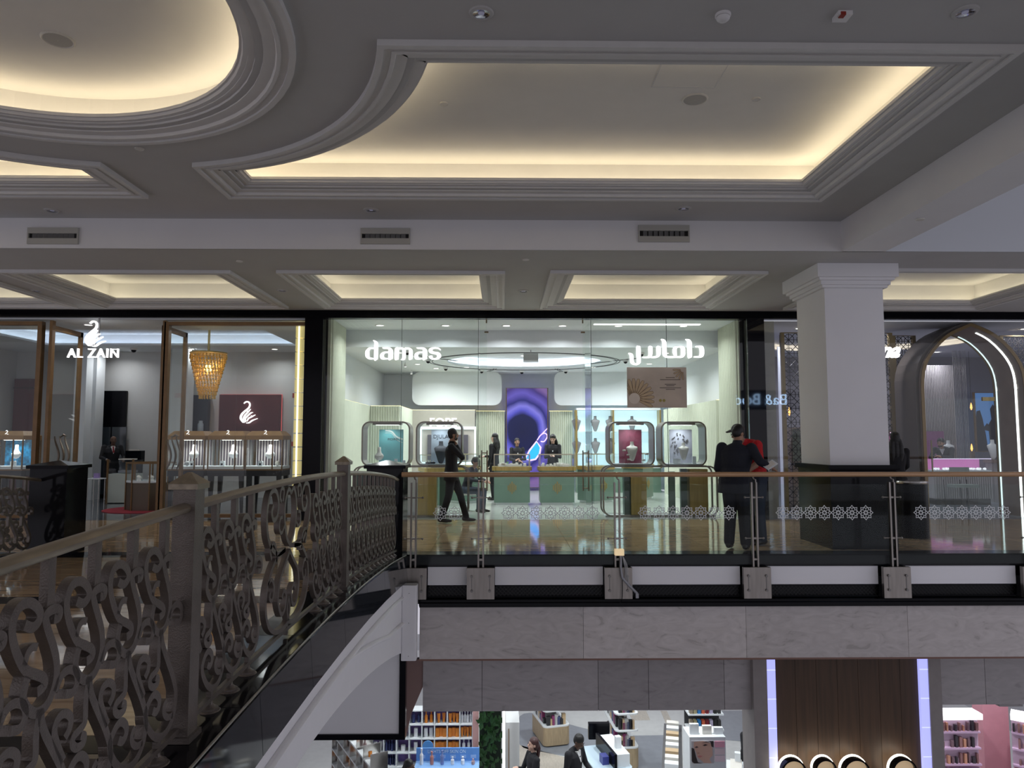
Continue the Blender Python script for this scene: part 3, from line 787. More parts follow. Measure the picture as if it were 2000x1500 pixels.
mb = MB(); sweep_loop(mb, oval, [(-.05, .065), (-.13, .065)], ZM); mb.build('oval_led', EM('cool_led', (.80, .90, 1.), 7.), sc)
for k, (a, b) in enumerate(((2.45, 2.1), (2.53, 2.17))):
    mb = MB(); mb.tube([(OC[0] + a * math.cos(2 * PI * i / 64), OC[1] + b * math.sin(2 * PI * i / 64), ZM - .002) for i in range(64)], .012, 4, True); mb.build('oval_groove', M('dark_slot', (.05, .05, .055), .6), sc)
for (x, y, rz) in ((-2.0, 17.6, -40), (-1.45, 18.35, -40), (3.2, 18.3, 40), (2.6, 19.1, 40), (-.3, 21.2, 15), (1.7, 21.2, -15)):
    o = MB().box(-.05, -.02, -.42, .42, -.006, 0).build('slot_diffuser', M('dark_slot'), sc, loc=(x, y, ZM)); o.rotation_euler = (0, 0, math.radians(rz))
    o = MB().box(.02, .05, -.42, .42, -.006, 0).build('slot_diffuser', M('dark_slot'), sc, loc=(x, y, ZM)); o.rotation_euler = (0, 0, math.radians(rz))
# fluted side cladding
def flutes(x, y0, y1, z1, face, n, parent, joined=False, frontal=False):
    w = (y1 - y0) / n; mb = MB(); pr = [(math.cos(a) * w * .46, math.sin(a) * w * .5) for a in [PI * i / 5 for i in range(6)]]
    def one(b, off):
        v = []; f = []
        for z in (0, z1):
            for (u, d) in pr: v.append((off + u, -d, z) if frontal else (face * d, off + u, z))
        for i in range(5): f.append((i, i + 1, 7 + i, 6 + i))
        b.add(v, f)
    if joined:
        for k in range(n): one(mb, (k + .5) * w)
        o = mb.build('fluting', m_flute, parent, smooth=True, loc=(y0, x, 0) if frontal else (x, y0, 0)); o['kind'] = 'stuff'
    else:
        s_ = None; 
        for k in range(n):
            l = (y0 + (k + .5) * w, x, 0) if frontal else (x, y0 + (k + .5) * w, 0)
            if s_ is None: one(mb, 0); s_ = mb.build('flute', m_flute, parent, smooth=True, loc=l)
            else: inst(s_, parent, l)
def clad(name, label, *b): return tag(MB().box(*b).build(name, m_flute), label, 'cladding')
c = clad('fluted_cladding', 'tall pale green fluted cladding just inside the left end of the main shop window', DX0 - .06, DX0, FACADE + .25, 15.75, 0, ZF); flutes(DX0, FACADE + .3, 15.7, ZF, 1, 14, c)
c = clad('fluted_cladding', 'tall pale green fluted cladding just inside the right end of the main shop window', DX1, DX1 + .03, FACADE + .25, 15.75, 0, ZF); flutes(DX1, FACADE + .3, 15.7, ZF, -1, 14, c)
m_warmled = EM('warm_ledge_led', (1., .80, .36), 3.)
ZL = 2.44
def low_clad(label, b, fl_args, led):
    c = clad('low_cladding', label, *b, 0, ZL) if len(b) == 4 else None
    if fl_args: flutes(*fl_args[:3], ZL, *fl_args[3:], c, True, fl_args[5] if len(fl_args) > 5 else False) if False else None
    MB().box(*led, ZL + .002, ZL + .012).build('led_ledge', m_warmled, c)
    return c
c = low_clad('plain pale cladding with a lit ledge along the left wall inside the main shop', (DX0 - .06, DX0 + .02, 15.75, 18.8), None, (DX0 - .05, DX0 - .02, 15.75, 18.8))
c = low_clad('fluted pale green return wall left of the taupe display wall', (DX0 + .02, -2.66, 18.8, 18.95), None, (DX0 + .02, -2.66, 18.88, 18.92)); flutes(18.8, DX0 + .02, -2.66, ZL, 1, 12, c, True, True)
c = low_clad('pale side return beside the fluted wall', (-2.72, -2.66, 18.95, 21.4), None, (-2.71, -2.68, 18.95, 21.4))
c = tag(MB().box(-2.72, -.80, 21.4, 21.55, 0, ZL).build('display_wall', m_taupe), 'taupe display wall with a lit white sign at the back left', 'wall panel')
MB().box(-2.72, -.80, 21.48, 21.53, ZL + .002, ZL + .012).build('led_ledge', m_warmled, c)
text('lettering', 'FOPE', .36, EM('soft_sign', (1, 1, 1), 1.1), (ax(865, 21.38), 21.385, az(826, 21.38)), c, .02, bold=.006)
x0, x1, z1, z0 = ax(822, 21.35), ax(928, 21.35), az(836, 21.35), az(905, 21.35)
mb = MB(); mb.ribbon([(x0, z0), (x1, z0), (x1, z1), (x0, z1)], .09, .05, lambda u, v, d: (u, 21.36 + d, v), closed=True); mb.build('lit_frame', EM('cool_frame_light', (.72, .92, 1.), 1.1), c)
MB().box(x0, x1, 21.38, 21.4, z0, z1).build('niche', M('warm_niche', (.45, .40, .36), .6), c)
for i in range(3): MB().box(x0 + .2 + i * .45, x0 + .5 + i * .45, 21.3, 21.37, z0 + .1, z1 - .2).build('niche_panel', M('dark_niche', (.08, .07, .09), .4), c)
c = low_clad('fluted pale green back wall to the left of the tall screen', (-.80, .10, 22.2, 22.35), None, (-.80, .10, 22.28, 22.32)); flutes(22.2, -.80, .10, ZL, 1, 14, c, True, True)
c = low_clad('fluted pale green back wall to the right of the tall screen', (1.48, 2.2, 22.2, 22.35), None, (1.48, 2.2, 22.28, 22.32)); flutes(22.2, 1.48, 2.2, ZL, 1, 11, c, True, True)
c = low_clad('fluted pale green wall with a lit ledge along the right side of the main shop', (DX1 - .02, DX1 + .03, 15.75, 21.0), None, (DX1, DX1 + .03, 15.75, 21.0)); flutes(DX1 - .02, 15.8, 21.0, ZL, -1, 40, c, True)
text('lettering', 'G', .3, EM('soft_sign'), (DX1 - .05, 16.9, 2.15), c, .02, rot=(PI / 2, 0, -PI / 2))
# upper white bulkhead with a round corner behind the counters
for (xa, xb, lb) in ((-2.72, .0, 'white upper wall with rounded edge left of the screen'), (1.6, DX1, 'white upper wall with rounded edge right of the screen')):
    mb = MB(); mb.prism(rrect(xa, xb, ZL + .16, ZM, .25 if xa < 0 else .22, 6), 21.75, 21.9, FXZ); tag(mb.build('upper_wall', m_shopwhite), lb, 'wall panel')
# tall portrait screen
m_scr = bpy.data.materials.new('eye_screen'); m_scr.use_nodes = True
def screen_mat(m, build):
    nt = m.node_tree; b = nt.nodes['Principled BSDF']; b.inputs['Base Color'].default_value = (.01, .01, .02, 1); b.inputs['Roughness'].default_value = .3
    tc = nt.nodes.new('ShaderNodeTexCoord'); col = build(nt, tc); nt.links.new(col, b.inputs['Emission Color']); b.inputs['Emission Strength'].default_value = .75
def eye(nt, tc):
    mp = nt.nodes.new('ShaderNodeMapping'); mp.inputs['Location'].default_value = (-.50, 0, -1.42); mp.inputs['Scale'].default_value = (1., 1., .8)
    nt.links.new(tc.outputs['Object'], mp.inputs[0])
    nz = nt.nodes.new('ShaderNodeTexNoise'); nz.inputs['Scale'].default_value = 1.3; nt.links.new(mp.outputs[0], nz.inputs[0])
    ln = nt.nodes.new('ShaderNodeVectorMath'); ln.operation = 'LENGTH'; nt.links.new(mp.outputs[0], ln.inputs[0])
    ad = nt.nodes.new('ShaderNodeMath'); ad.operation = 'MULTIPLY_ADD'; ad.inputs[1].default_value = .25; nt.links.new(nz.outputs['Fac'], ad.inputs[0]); nt.links.new(ln.outputs['Value'], ad.inputs[2])
    r = nt.nodes.new('ShaderNodeValToRGB'); nt.links.new(ad.outputs[0], r.inputs[0]); e = r.color_ramp.elements
    stops = [(0, (.002, .004, .05)), (.42, (.004, .008, .08)), (.50, (.12, .12, .75)), (.58, (.28, .26, .95)), (.68, (.02, .02, .22)), (.80, (.16, .12, .62)), (.92, (.07, .04, .25)), (1., (.26, .15, .42))]
    e[0].position, e[0].color = stops[0][0], (*stops[0][1], 1); e[1].position, e[1].color = 1., (*stops[-1][1], 1)
    for p_, c_ in stops[1:-1]: x = e.new(p_); x.color = (*c_, 1)
    sc_ = nt.nodes.new('ShaderNodeMath'); sc_.operation = 'MULTIPLY'; sc_.inputs[1].default_value = .74; nt.links.new(ad.outputs[0], sc_.inputs[0]); nt.links.new(sc_.outputs[0], r.inputs[0])
    return r.outputs[0]
screen_mat(m_scr, eye)
SX0, SX1, SZ1 = ax(989, 22.1), ax(1070, 22.1), az(758, 22.1)
t = thing('video_screen', 'tall portrait video screen showing a purple eye and a blue pendant', 'screen', (SX0, 22.1, 0))
MB().box(0, SX1 - SX0, 0, .05, .1, SZ1).build('display', m_scr, t)
mb = MB(); mb.ribbon([(0, .1), (SX1 - SX0, .1), (SX1 - SX0, SZ1), (0, SZ1)], .035, .08, lambda u, v, d: (u, .02 + d, v), closed=True); mb.build('frame', m_bronze_f, t)
# pendant drawn on the screen
PX = lambda px, py: (ax(px, 22.1) - SX0, az(py, 22.1))
pend = [PX(1048, 862), PX(1034, 880), PX(1026, 896), PX(1036, 899), PX(1046, 897), PX(1054, 886), PX(1056, 874)]
mb = MB(); mb.prism(pend, -.004, -.002, FXZ); mb.build('pendant_stone', EM('screen_blue', (.02, .30, .95), 1.), t)
mb = MB(); mb.ribbon(pend, .05, .002, lambda u, v, d: (u, -.005 + d, v), closed=True); mb.ribbon(spline([PX(1049, 860), PX(1056, 850), PX(1064, 846), PX(1069, 852), PX(1063, 862), PX(1056, 862)], 5), .035, .002, lambda u, v, d: (u, -.005 + d, v))
mb.ribbon([PX(1054, 852), PX(1070, 836)], .03, .002, lambda u, v, d: (u, -.005 + d, v)); mb.build('pendant_rim', EM('screen_pink', (.62, .45, .72), 1.), t)
# back-lit shelving niche
NX0, NX1, NY = 2.22, DX1 - .1, 21.3
t = thing('display_niche', 'cool back-lit shelving niche with grey busts at the back right', 'shelving', (NX0, NY, 0)); W = NX1 - NX0
MB().box(0, W, .35, .40, .75, ZL).build('back_panel', EM('cool_backlight', (.62, .86, .98), .75), t)
for z in (1.12, 1.78): MB().box(0, W, 0, .35, z, z + .025).build('shelf', M('glass_shelf', (.70, .82, .84), .1), t)
MB().box(0, W, 0, .38, .72, .78).build('base', m_shopwhite, t); MB().box(0, W, -.02, .4, ZL, ZL + .06).build('top', m_shopwhite, t); MB().box(0, W, .02, .4, 0, .72).build('plinth', m_green, t)
for x in (0, W * .44, W): MB().box(x - .025, x + .025, -.02, .36, .72, ZL).build('upright', m_gold, t)
k = 0; words = ['first', 'second', 'third', 'fourth']
for row, z in enumerate((1.145, 1.805)):
    for px in (1126, 1163, 1192, 1235):
        x = ax(px, NY + .15); big = px != 1235
        bust((x, NY + .17, z + (.0)), .46, m_busgrey, f'grey necklace bust, {words[k % 4]} from the left on the {"lower" if row == 0 else "upper"} niche shelf', True, 'grey busts in the niche', m_busblack); k += 1
# front glazing
gz = thing('shop_glazing', 'frameless glass front of the main shop with two open glass doors', 'glazing', (0, FACADE + .06, 0))
for (a, b) in ((-3.525, -2.0), (-1.995, -.47), (1.79, 3.31), (3.315, 4.885)): MB().box(a, b, 0, .015, .01, 3.985).build('glass_pane', m_shop, gz)
for (a, s) in ((-.47, 1), (1.79, -1)):
    d = MB().box(a, a + s * .012, .02, 1.0, .02, 3.95).build('glass_door', m_shop, gz)
    mb = MB()
    for dx in (-.05, .06): mb.tube([(a + s * .12 + dx, .08, .55), (a + s * .12 + dx, .08, 1.35)], .014, 8)
    mb.tube([(a + s * .12 - .05, .08, 1.3), (a + s * .12 + .06, .08, 1.3)], .012, 6); mb.tube([(a + s * .12 - .05, .08, .6), (a + s * .12 + .06, .08, .6)], .012, 6); mb.build('door_pull', m_bronze_f, d)
    MB().box(a + s * .03, a + s * .17, .0, .012, .02, 3.95).build('side_light', m_shop, gz)
    mb = MB(); mb.tube([(a + s * .16, .03, 3.9), (a + s * .16, .03, 3.98)], .014, 6); mb.box(a + s * .12, a + s * .2, .0, .05, 3.70, 3.73); mb.build('door_pivot', m_bronze_f, gz)
for a in (-2.0, -.47, 1.79, 3.31): MB().box(a - .004, a + .004, -.004, .018, .01, 3.985).build('glass_edge', M('green_glass_edge', (.05, .09, .085), .3), gz)
# signs on the glass
def poly_sign(name, label, polys, ox, oy, k, y, ribs=(), th=.045, mat=None, cat='sign'):
    c = at(ox, oy, y); t = thing(name, label, cat, (c.x, y, c.z)); t.location = (0, y, 0)
    fr = lambda px, py: (ax(ox + px / k, y), az(oy + py / k, y))
    for p in polys:
        mb = MB(); mb.prism([fr(*q) for q in spline(p, 3, True)], -th, 0, FXZ); mb.build('letter', mat or m_sign, t)
    for p, w in ribs:
        sp_ = [fr(*q) for q in spline(p, 5)]; n = len(sp_); s_ = 1 / k * y / CAM_F
        ws = [s_ * np.interp(i / (n - 1), [j / (len(w) - 1) for j in range(len(w))], w) for i in range(n)]
        mb = MB(); mb.ribbon(sp_, 0, th, lambda u, v, d: (u, d - th / 2, v), taper=ws); mb.build('stroke', mat or m_sign, t)
    return t
def sh(p, dx): return [(a + dx, b) for a, b in p]
A1 = [(608, 575), (660, 565), (683, 545), (685, 420), (660, 375), (610, 355), (500, 360), (520, 380), (590, 385), (610, 405)]
A2 = [(612, 430), (530, 435), (480, 460), (458, 500), (465, 545), (490, 568), (560, 568), (595, 560), (590, 545), (545, 540), (525, 515), (530, 470), (560, 455), (612, 455)]
poly_sign('shop_sign', 'glowing white Latin letters damas on the left of the shop front', [
    [(352, 575), (400, 568), (416, 545), (418, 300), (400, 260), (370, 238), (330, 232), (345, 255), (356, 290)],
    [(354, 360), (265, 360), (215, 400), (195, 440), (197, 500), (215, 540), (265, 568), (330, 565), (335, 545), (285, 535), (265, 510), (262, 430), (285, 385), (354, 385)],
    A1, A2, [(720, 570), (770, 568), (788, 550), (790, 370), (740, 362), (720, 400)],
    [(788, 360), (860, 358), (905, 385), (912, 420), (912, 545), (890, 575), (850, 580), (825, 572), (850, 555), (852, 420), (840, 390), (788, 388)],
    [(905, 360), (985, 362), (1030, 395), (1038, 430), (1038, 540), (1015, 565), (972, 570), (975, 420), (960, 390), (905, 388)],
    sh(A1, 612), sh(A2, 612),
    [(1520, 370), (1545, 395), (1530, 405), (1490, 380), (1420, 378), (1392, 395), (1395, 415), (1430, 432), (1500, 440), (1540, 470), (1548, 515), (1520, 550), (1470, 570), (1390, 570), (1345, 545), (1328, 515), (1390, 500), (1395, 530), (1430, 545), (1470, 535), (1478, 500), (1455, 480), (1390, 468), (1340, 445), (1325, 410), (1345, 375), (1400, 355), (1480, 355)]],
    690, 640, 9.09, FACADE + .02)
poly_sign('shop_sign', 'glowing white Arabic letters on the right of the shop front', [
    [(1350, 463), (1440, 458), (1475, 490), (1482, 540), (1478, 600), (1450, 645), (1380, 652), (1315, 645), (1320, 630), (1390, 625), (1410, 600), (1412, 520), (1395, 485), (1350, 477)],
    [(1180, 350), (1240, 355), (1275, 390), (1282, 440), (1282, 620), (1265, 650), (1215, 645), (1210, 400), (1195, 370)],
    [(1000, 475), (1120, 465), (1165, 490), (1172, 540), (1168, 600), (1130, 650), (1030, 652), (1036, 630), (1090, 625), (1105, 595), (1105, 510), (1085, 485), (1040, 488)],
    [(1000, 475), (1045, 485), (1033, 520), (1030, 645), (985, 605), (970, 560), (975, 505)],
    [(780, 350), (830, 358), (862, 395), (868, 440), (868, 600), (885, 625), (1032, 630), (1032, 652), (880, 655), (830, 635), (805, 600), (803, 420), (795, 380)],
    [(705, 480), (740, 465), (770, 490), (770, 580), (750, 630), (700, 655), (610, 655), (625, 635), (690, 625), (705, 600)],
    [(572, 480), (610, 465), (635, 490), (635, 580), (615, 640), (570, 658), (480, 655), (475, 640), (555, 632), (572, 600)],
    [(375, 480), (410, 468), (440, 490), (442, 700), (425, 750), (370, 775), (300, 760), (270, 720), (262, 620), (240, 580), (280, 580), (318, 610), (325, 700), (345, 745), (375, 740), (378, 700)]],
    1200, 620, 8.333, FACADE + .02)
# poster stuck on the glass
PY = FACADE + .03
t = thing('poster', 'beige poster with a gold flower brooch stuck on the glass below the Arabic sign', 'poster', (0, PY, 0))
x0, x1, z1, z0 = ax(1226, PY), ax(1343, PY), az(717, PY), az(796, PY)
mb = MB().box(x0, x1, -.004, .004, z0, z1); mb.build('sheet', M('poster_paper', (.62, .54, .48), .5, var=.15, scale=1.6), t)
def petal_fan(cx, cz, R, a0, a1, n, clipx=None):
    for k in range(n):
        a = math.radians(a0 + (a1 - a0) * k / (n - 1)); c_, s_ = math.cos(a), math.sin(a); w = R * .085
        pts = [(.22, -w * .5), (.85 * R / R, -w), (1., -w * .5), (1., w * .5), (.85, w), (.22, w * .5)]
        P = [(cx + c_ * u * R - s_ * v, cz + s_ * u * R + c_ * v) for u, v in pts]
        P = [(min(max(u, x0 + .003), x1 - .003), min(max(v, z0 + .003), z1 - .003)) for u, v in P]
        mb = MB(); mb.prism(P, -.007, -.005, FXZ); mb.build('petal', M('poster_gold', (.62, .48, .32), .5), t)
        mb = MB(); mb.ribbon(P, .005, .001, lambda u, v, d: (u, -.0078 + d, v), closed=True); mb.build('petal_outline', M('poster_brown', (.14, .08, .04), .5), t)
pc = (ax(1240, PY), az(778, PY)); petal_fan(*pc, .40, -25, 150, 13)
mb = MB(); mb.prism(arc(*pc, .11, 0, 340, 17), -.010, -.008, FXZ); mb.build('pearl', M('poster_pearl', (.8, .72, .66), .4), t)
petal_fan(ax(1336, PY), az(722, PY), .2, 180, 270, 5)
mb = MB(); mb.ribbon([(ax(1287, PY), az(788, PY)), (ax(1333, PY), az(788, PY)), (ax(1333, PY), az(727, PY)), (ax(1287, PY), az(727, PY))], .004, .001, lambda u, v, d: (u, -.006 + d, v), closed=True); mb.build('border_line', M('poster_line', (.6, .56, .52), .5), t)
for k, (py, w) in enumerate(((737, 18), (741, 40), (750, 22), (753, 16), (757, 42), (760, 18))):
    MB().box(ax(1311 - w / 2, PY), ax(1311 + w / 2, PY), -.006, -.004, az(py + .8, PY), az(py - .5, PY)).build('text_line', M('poster_text', (.16, .13, .11), .5), t)
for k in range(2): mb = MB(); mb.prism(arc(ax(1291 + k * 7, PY), az(782, PY), .03, 0, 340, 12), -.006, -.004, FXZ); mb.build('badge', M('poster_badge', (.42, .36, .10), .5), t)
# round-cornered window displays
m_frame = M('champagne_frame', (.24, .20, .16), .28, .75, var=.1)
def window_display(px0, px1, label, back, yb=14.62):
    x0, x1, z1, z0 = ax(px0, yb), ax(px1, yb), az(823, yb), az(911, yb); dp = .5
    t = thing('window_display', label, 'display case', (x0, yb, z0), group='round-cornered window displays'); W, Hh = x1 - x0, z1 - z0
    mb = MB(); loop = rrect(.015, W - .015, .015, Hh - .015, .15, 7); mb.ribbon(loop, .03, dp, lambda u, v, d: (u, d + dp / 2, v), closed=True); mb.build('frame', m_frame, t, smooth=True)
    mb = MB(); mb.prism(rrect(.03, W - .03, .03, Hh - .03, .135, 6), .012, .018, FXZ); mb.build('front_glass', m_case, t)
    MB().box(.08, W - .08, .04, dp - .02, .03, .05).build('floor_plate', m_shopwhite, t)
    MB().box(.2, W - .2, .1, .3, Hh - .07, Hh - .03).build('lamp_bar', m_bronze_f, t)
    MB().box(.26, W - .26, .14, .26, Hh - .075, Hh - .071).build('lamp_lens', m_lens, t)
    lamp((W / 2, .2, Hh - .09), 2.2, (.95, .98, 1.), .08, 150, t)
    bx0, bx1 = .27 * W + .02, .80 * W
    b = MB().box(bx0, bx1, dp - .08, dp - .05, .05, Hh - .16).build('backdrop', back, t)
    return t, b, W, Hh, dp, x0, z0
m_teal = M('teal_backdrop', (.10, .34, .36), .6, var=.12, scale=3); m_blueg = M('blue_grey_backdrop', (.40, .47, .56), .6, var=.06)
m_burg = M('burgundy_backdrop', (.24, .05, .09), .6, var=.25, scale=5); m_flor = M('pale_floral_backdrop', (.55, .56, .66), .6, var=.06)
t, b, W, Hh, dp, x0, z0 = window_display(706, 801, 'leftmost round-cornered window display with a teal backdrop', m_teal); YB = 14.62
for k in range(2):
    mb = MB(); mb.ribbon(spline([(.42 * W, Hh * .80 - k * .05), (.55 * W, Hh * .78 - k * .04), (.66 * W, Hh * .66 - k * .06), (.79 * W, Hh * .60 - k * .07)], 6), .03 if k == 0 else .008, .004, lambda u, v, d: (u, dp - .084 + d, v)); mb.build('wave', M('pale_wave', (.50, .55, .52), .6), b)
text('lettering', 'FOPE', .065, M('dark_print', (.03, .08, .08), .5), (.58 * W, dp - .085, Hh * .60), b, .003, sx=1.5)
bust((x0 + .33 * W, YB + .22, z0 + .12), .27, m_cream, 'white collar bust in the leftmost teal window display', False)
for k in range(3): tag(MB().box(-.03, .03, -.03, .03, 0, .07 + .03 * (k % 2)).build('jewel_block', m_shopwhite, loc=(x0 + (.52 + .16 * k) * W, YB + .2 + .03 * k, z0 + .05)), f'small white jewel block, {words[k]} from the left in the teal window display', 'display block', 'jewel blocks in the teal display')
t, b, W, Hh, dp, x0, z0 = window_display(812, 903, 'round-cornered window display with blue-grey panel behind the man on the phone', m_blueg)
text('lettering', 'DJULA', .11, M('dark_print2', (.03, .04, .06), .5), (.50 * W, dp - .085, Hh * .66), b, .003)
bust((x0 + .52 * W, YB + .25, z0 + .05), .46, M('charcoal_bust', (.07, .08, .10), .5), 'dark charcoal bust in the blue-grey window display', True, None, m_busblack)
bx = thing('ring_tray', 'black tray with three white rings in the blue-grey window display', 'tray', (x0 + .3 * W, YB + .2, z0 + .05)); MB().box(-.1, .1, -.05, .05, 0, .03).build('tray', m_black, bx)
for k in range(3): mb = MB(); mb.lathe([(.012, .03), (.014, .05), (.004, .07)], (-.06 + .06 * k, 0, 0), 8); mb.build('ring_stand', m_cream, bx)
t, b, W, Hh, dp, x0, z0 = window_display(1189, 1279, 'round-cornered window display with a burgundy backdrop', m_burg)
bust((x0 + .55 * W, YB + .25, z0 + .1), .40, m_cream, 'cream bust on a thin stand in the burgundy window display', True)
for k, (u, v) in enumerate(((.24, .28), (.33, .18), (.34, .08), (.73, .2), (.66, .06))):
    t2 = thing('jewel_stand', f'small white jewel stand, {["first", "second", "third", "fourth", "fifth"][k]} from the left in the burgundy display', 'display stand', (x0 + (u + .12) * W, YB + .16, z0 + .05), group='stands in the burgundy display')
    mb = MB()
    for s in (-.02, .02): mb.tube([(s, 0, 0), (s, 0, v * .9)], .003, 5)
    mb.build('legs', m_bronze_f, t2); mb = MB(); mb.lathe([(.035, v * .9), (.04, v * .9 + .02), (.03, v * .9 + .035)], (0, 0, 0), 10, 1, .6); mb.build('pad', m_cream, t2)
t, b, W, Hh, dp, x0, z0 = window_display(1291, 1380, 'rightmost round-cornered window display with a pale floral backdrop', m_flor)
for k in range(40):
    a, r_ = random.uniform(0, 2 * PI), random.uniform(.10, .26); u, v = .53 * W + r_ * .75 * math.cos(a), Hh * .50 + r_ * math.sin(a)
    if v < .07: continue
    o = MB(); o.prism([(u + .016 * math.cos(2 * PI * j / 10) * (1 if j % 2 else .45), v + .016 * math.sin(2 * PI * j / 10) * (1 if j % 2 else .45)) for j in range(10)], dp - .1, dp - .085, FXZ); o.build('flower', M('metal_flower', (.22, .20, .20), .3, .5), b)
bust((x0 + .55 * W, YB + .22, z0 + .12), .36, m_cream, 'pale bust with a necklace in the floral window display', True)
for k, u in enumerate((.34, .42, .76)): tag(MB().box(-.035, .035, -.03, .03, 0, .1 + .05 * (k == 2)).build('jewel_block', m_shopwhite, loc=(x0 + u * W, YB + .15, z0 + .05)), f'small white jewel block, {words[k]} from the left in the floral window display', 'display block', 'jewel blocks in the floral display')
# stands under the window displays
def stand(px0, px1, label, panels, ys=14.7):
    x0, x1 = ax(px0, ys), ax(px1, ys); t = thing('display_stand', label, 'stand', (x0, ys, 0), group='stands under the window displays'); W = x1 - x0
    for dy in (0, .36):
        mb = MB(); mb.ribbon(rrect(.015, W - .015, .02, 1.015, .16, 7), .03, .05, lambda u, v, d, dy=dy: (u, dy + d, v), closed=True); mb.build('loop', m_frame, t, smooth=True)
    MB().box(.05, W - .05, 0, .36, .005, .03).build('base_plate', m_shopwhite, t)
    for (u0, u1, mt, y0, y1, zt) in panels: MB().box(u0 * W, u1 * W, y0, y1, .03, zt).build('plinth_panel', mt, t)
    return t
stand(690, 916, 'left stand of rounded loops with gold plinth below the teal display', [(.47, .56, m_shopwhite, .05, .3, .9), (.56, .72, m_gold, .04, .32, .86), (.02, .3, m_green_d, .2, .3, .9), (.74, .80, m_green, .25, .33, .86)])
stand(1176, 1400, 'right stand of rounded loops with gold plinths below the floral display', [(.25, .385, m_gold, .04, .32, .8), (.195, .25, m_green_d, .1, .3, .85), (.76, .92, m_gold, .04, .32, .96), (.60, .66, m_green, .3, .33, .9), (.70, .755, m_green_d, .2, .3, .96)])
# gold emblem on the floor stand at the right
def motif(mb, cx, cz, s, fr):
    for k, (u, h) in enumerate(((-.9, .5), (-.45, .8), (0, 1.2), (.45, .8), (.9, .5))):
        for g in (-1, 1): mb.ribbon([(cx + u * s * .5 + g * .035 * s, cz - h * s * .6), (cx + u * s * .5 + g * .035 * s, cz + h * s * .6)], .055 * s, .006, fr)
# counters in the middle of the shop
def counter(x, y, w, d, rz, label, h=.86):
    t = thing('jewellery_counter', label, 'counter', (x, y, 0), rz, 'green jewellery counters')
    b = MB().box(-w / 2, w / 2, -d / 2, d / 2, .06, h - .04).build('body', m_green, t)
    MB().box(-w / 2 + .04, w / 2 - .04, -d / 2 + .03, d / 2 - .03, 0, .06).build('plinth', m_shopwhite, t)
    mb = MB(); mb.prism(rrect(-w / 2 - .05, w / 2 + .05, -d / 2 - .05, d / 2 + .05, .1, 5), h - .04, h + .05, FXY); mb.build('gold_rim', m_gold, t)
    g = MB().box(-w / 2, w / 2, -d / 2, d / 2, h + .05, h + .34).build('glass_case', m_case, t)
    mb = MB()
    for sx in (-1, 1):
        for sy in (-1, 1): mb.box(sx * w / 2 - .008, sx * w / 2 + .008, sy * d / 2 - .008, sy * d / 2 + .008, h + .05, h + .34)
    mb.ribbon([(-w / 2, -d / 2), (w / 2, -d / 2), (w / 2, d / 2), (-w / 2, d / 2)], .016, .016, lambda u, v, dd: (u, v, h + .34 + dd), closed=True); mb.build('case_edges', M('pale_brass', (.5, .44, .34), .3, .7), t)
    mb = MB(); motif(mb, 0, h * .48, .2, lambda u, v, dd: (u, -d / 2 - .005 + dd, v)); mb.build('gold_motif', m_gold, b)
    return t
counter(ax(1000, 17.3), 17.6, .86, .6, 0, 'sage green jewellery counter left of the shop centre line with gold motif')
counter(ax(1088, 17.3), 17.6, .82, .6, 0, 'sage green jewellery counter right of the shop centre line with gold motif')
counter(-.98, 18.1, .75, .55, math.radians(-42), 'angled sage green counter at the left end of the island')
counter(2.36, 18.1, .75, .55, math.radians(42), 'angled sage green counter at the right end of the island')
counter(3.6, 19.0, .8, .55, math.radians(60), 'green counter standing behind the burgundy window display')
counter(-1.6, 17.0, .7, .5, math.radians(-70), 'green counter near the left door leaf of the main shop')
mb = MB()
for k in range(60):
    x = random.choice([random.uniform(-.1, .6), random.uniform(.95, 1.65)]); y = random.uniform(17.4, 17.85); s_ = random.uniform(.015, .035)
    mb.box(x - s_, x + s_, y - s_, y + s_, .912, .912 + random.uniform(.02, .09))
o = mb.build('jewel_trays', m_cream); o['kind'] = 'stuff'; o['label'] = 'many tiny cream jewel trays and ring blocks inside the counters'; o['category'] = 'jewellery'
# curved floor line and palm
t = thing('potted_palm', 'leafy green potted palm beside the fluted back wall', 'plant', (ax(982, 21.2), 21.2, 0))
mb = MB(); mb.lathe([(.15, 0), (.2, .35), (.19, .38)], (0, 0, 0), 16); mb.build('pot', m_shopwhite, t)
for k in range(16):
    a = 2 * PI * k / 16 + random.uniform(-.2, .2); L = random.uniform(.4, .62); up = random.uniform(.5, .95); mb = MB(); mid = [(L * s_ * math.cos(a), L * s_ * math.sin(a), .4 + up * 1.2 * s_ - .9 * s_ * s_ * L) for s_ in [i / 7 for i in range(8)]]
    v = []; f = []
    for i, p in enumerate(mid): w = .05 * math.sin(PI * (i + .6) / 8.2); v += [(p[0] - w * math.sin(a), p[1] + w * math.cos(a), p[2]), (p[0] + w * math.sin(a), p[1] - w * math.cos(a), p[2] - .01)]
    for i in range(7): f.append((2 * i, 2 * i + 1, 2 * i + 3, 2 * i + 2))
    mb.add(v, f).build('frond', M('palm_green', (.05, .13, .05), .5, var=.3), t)
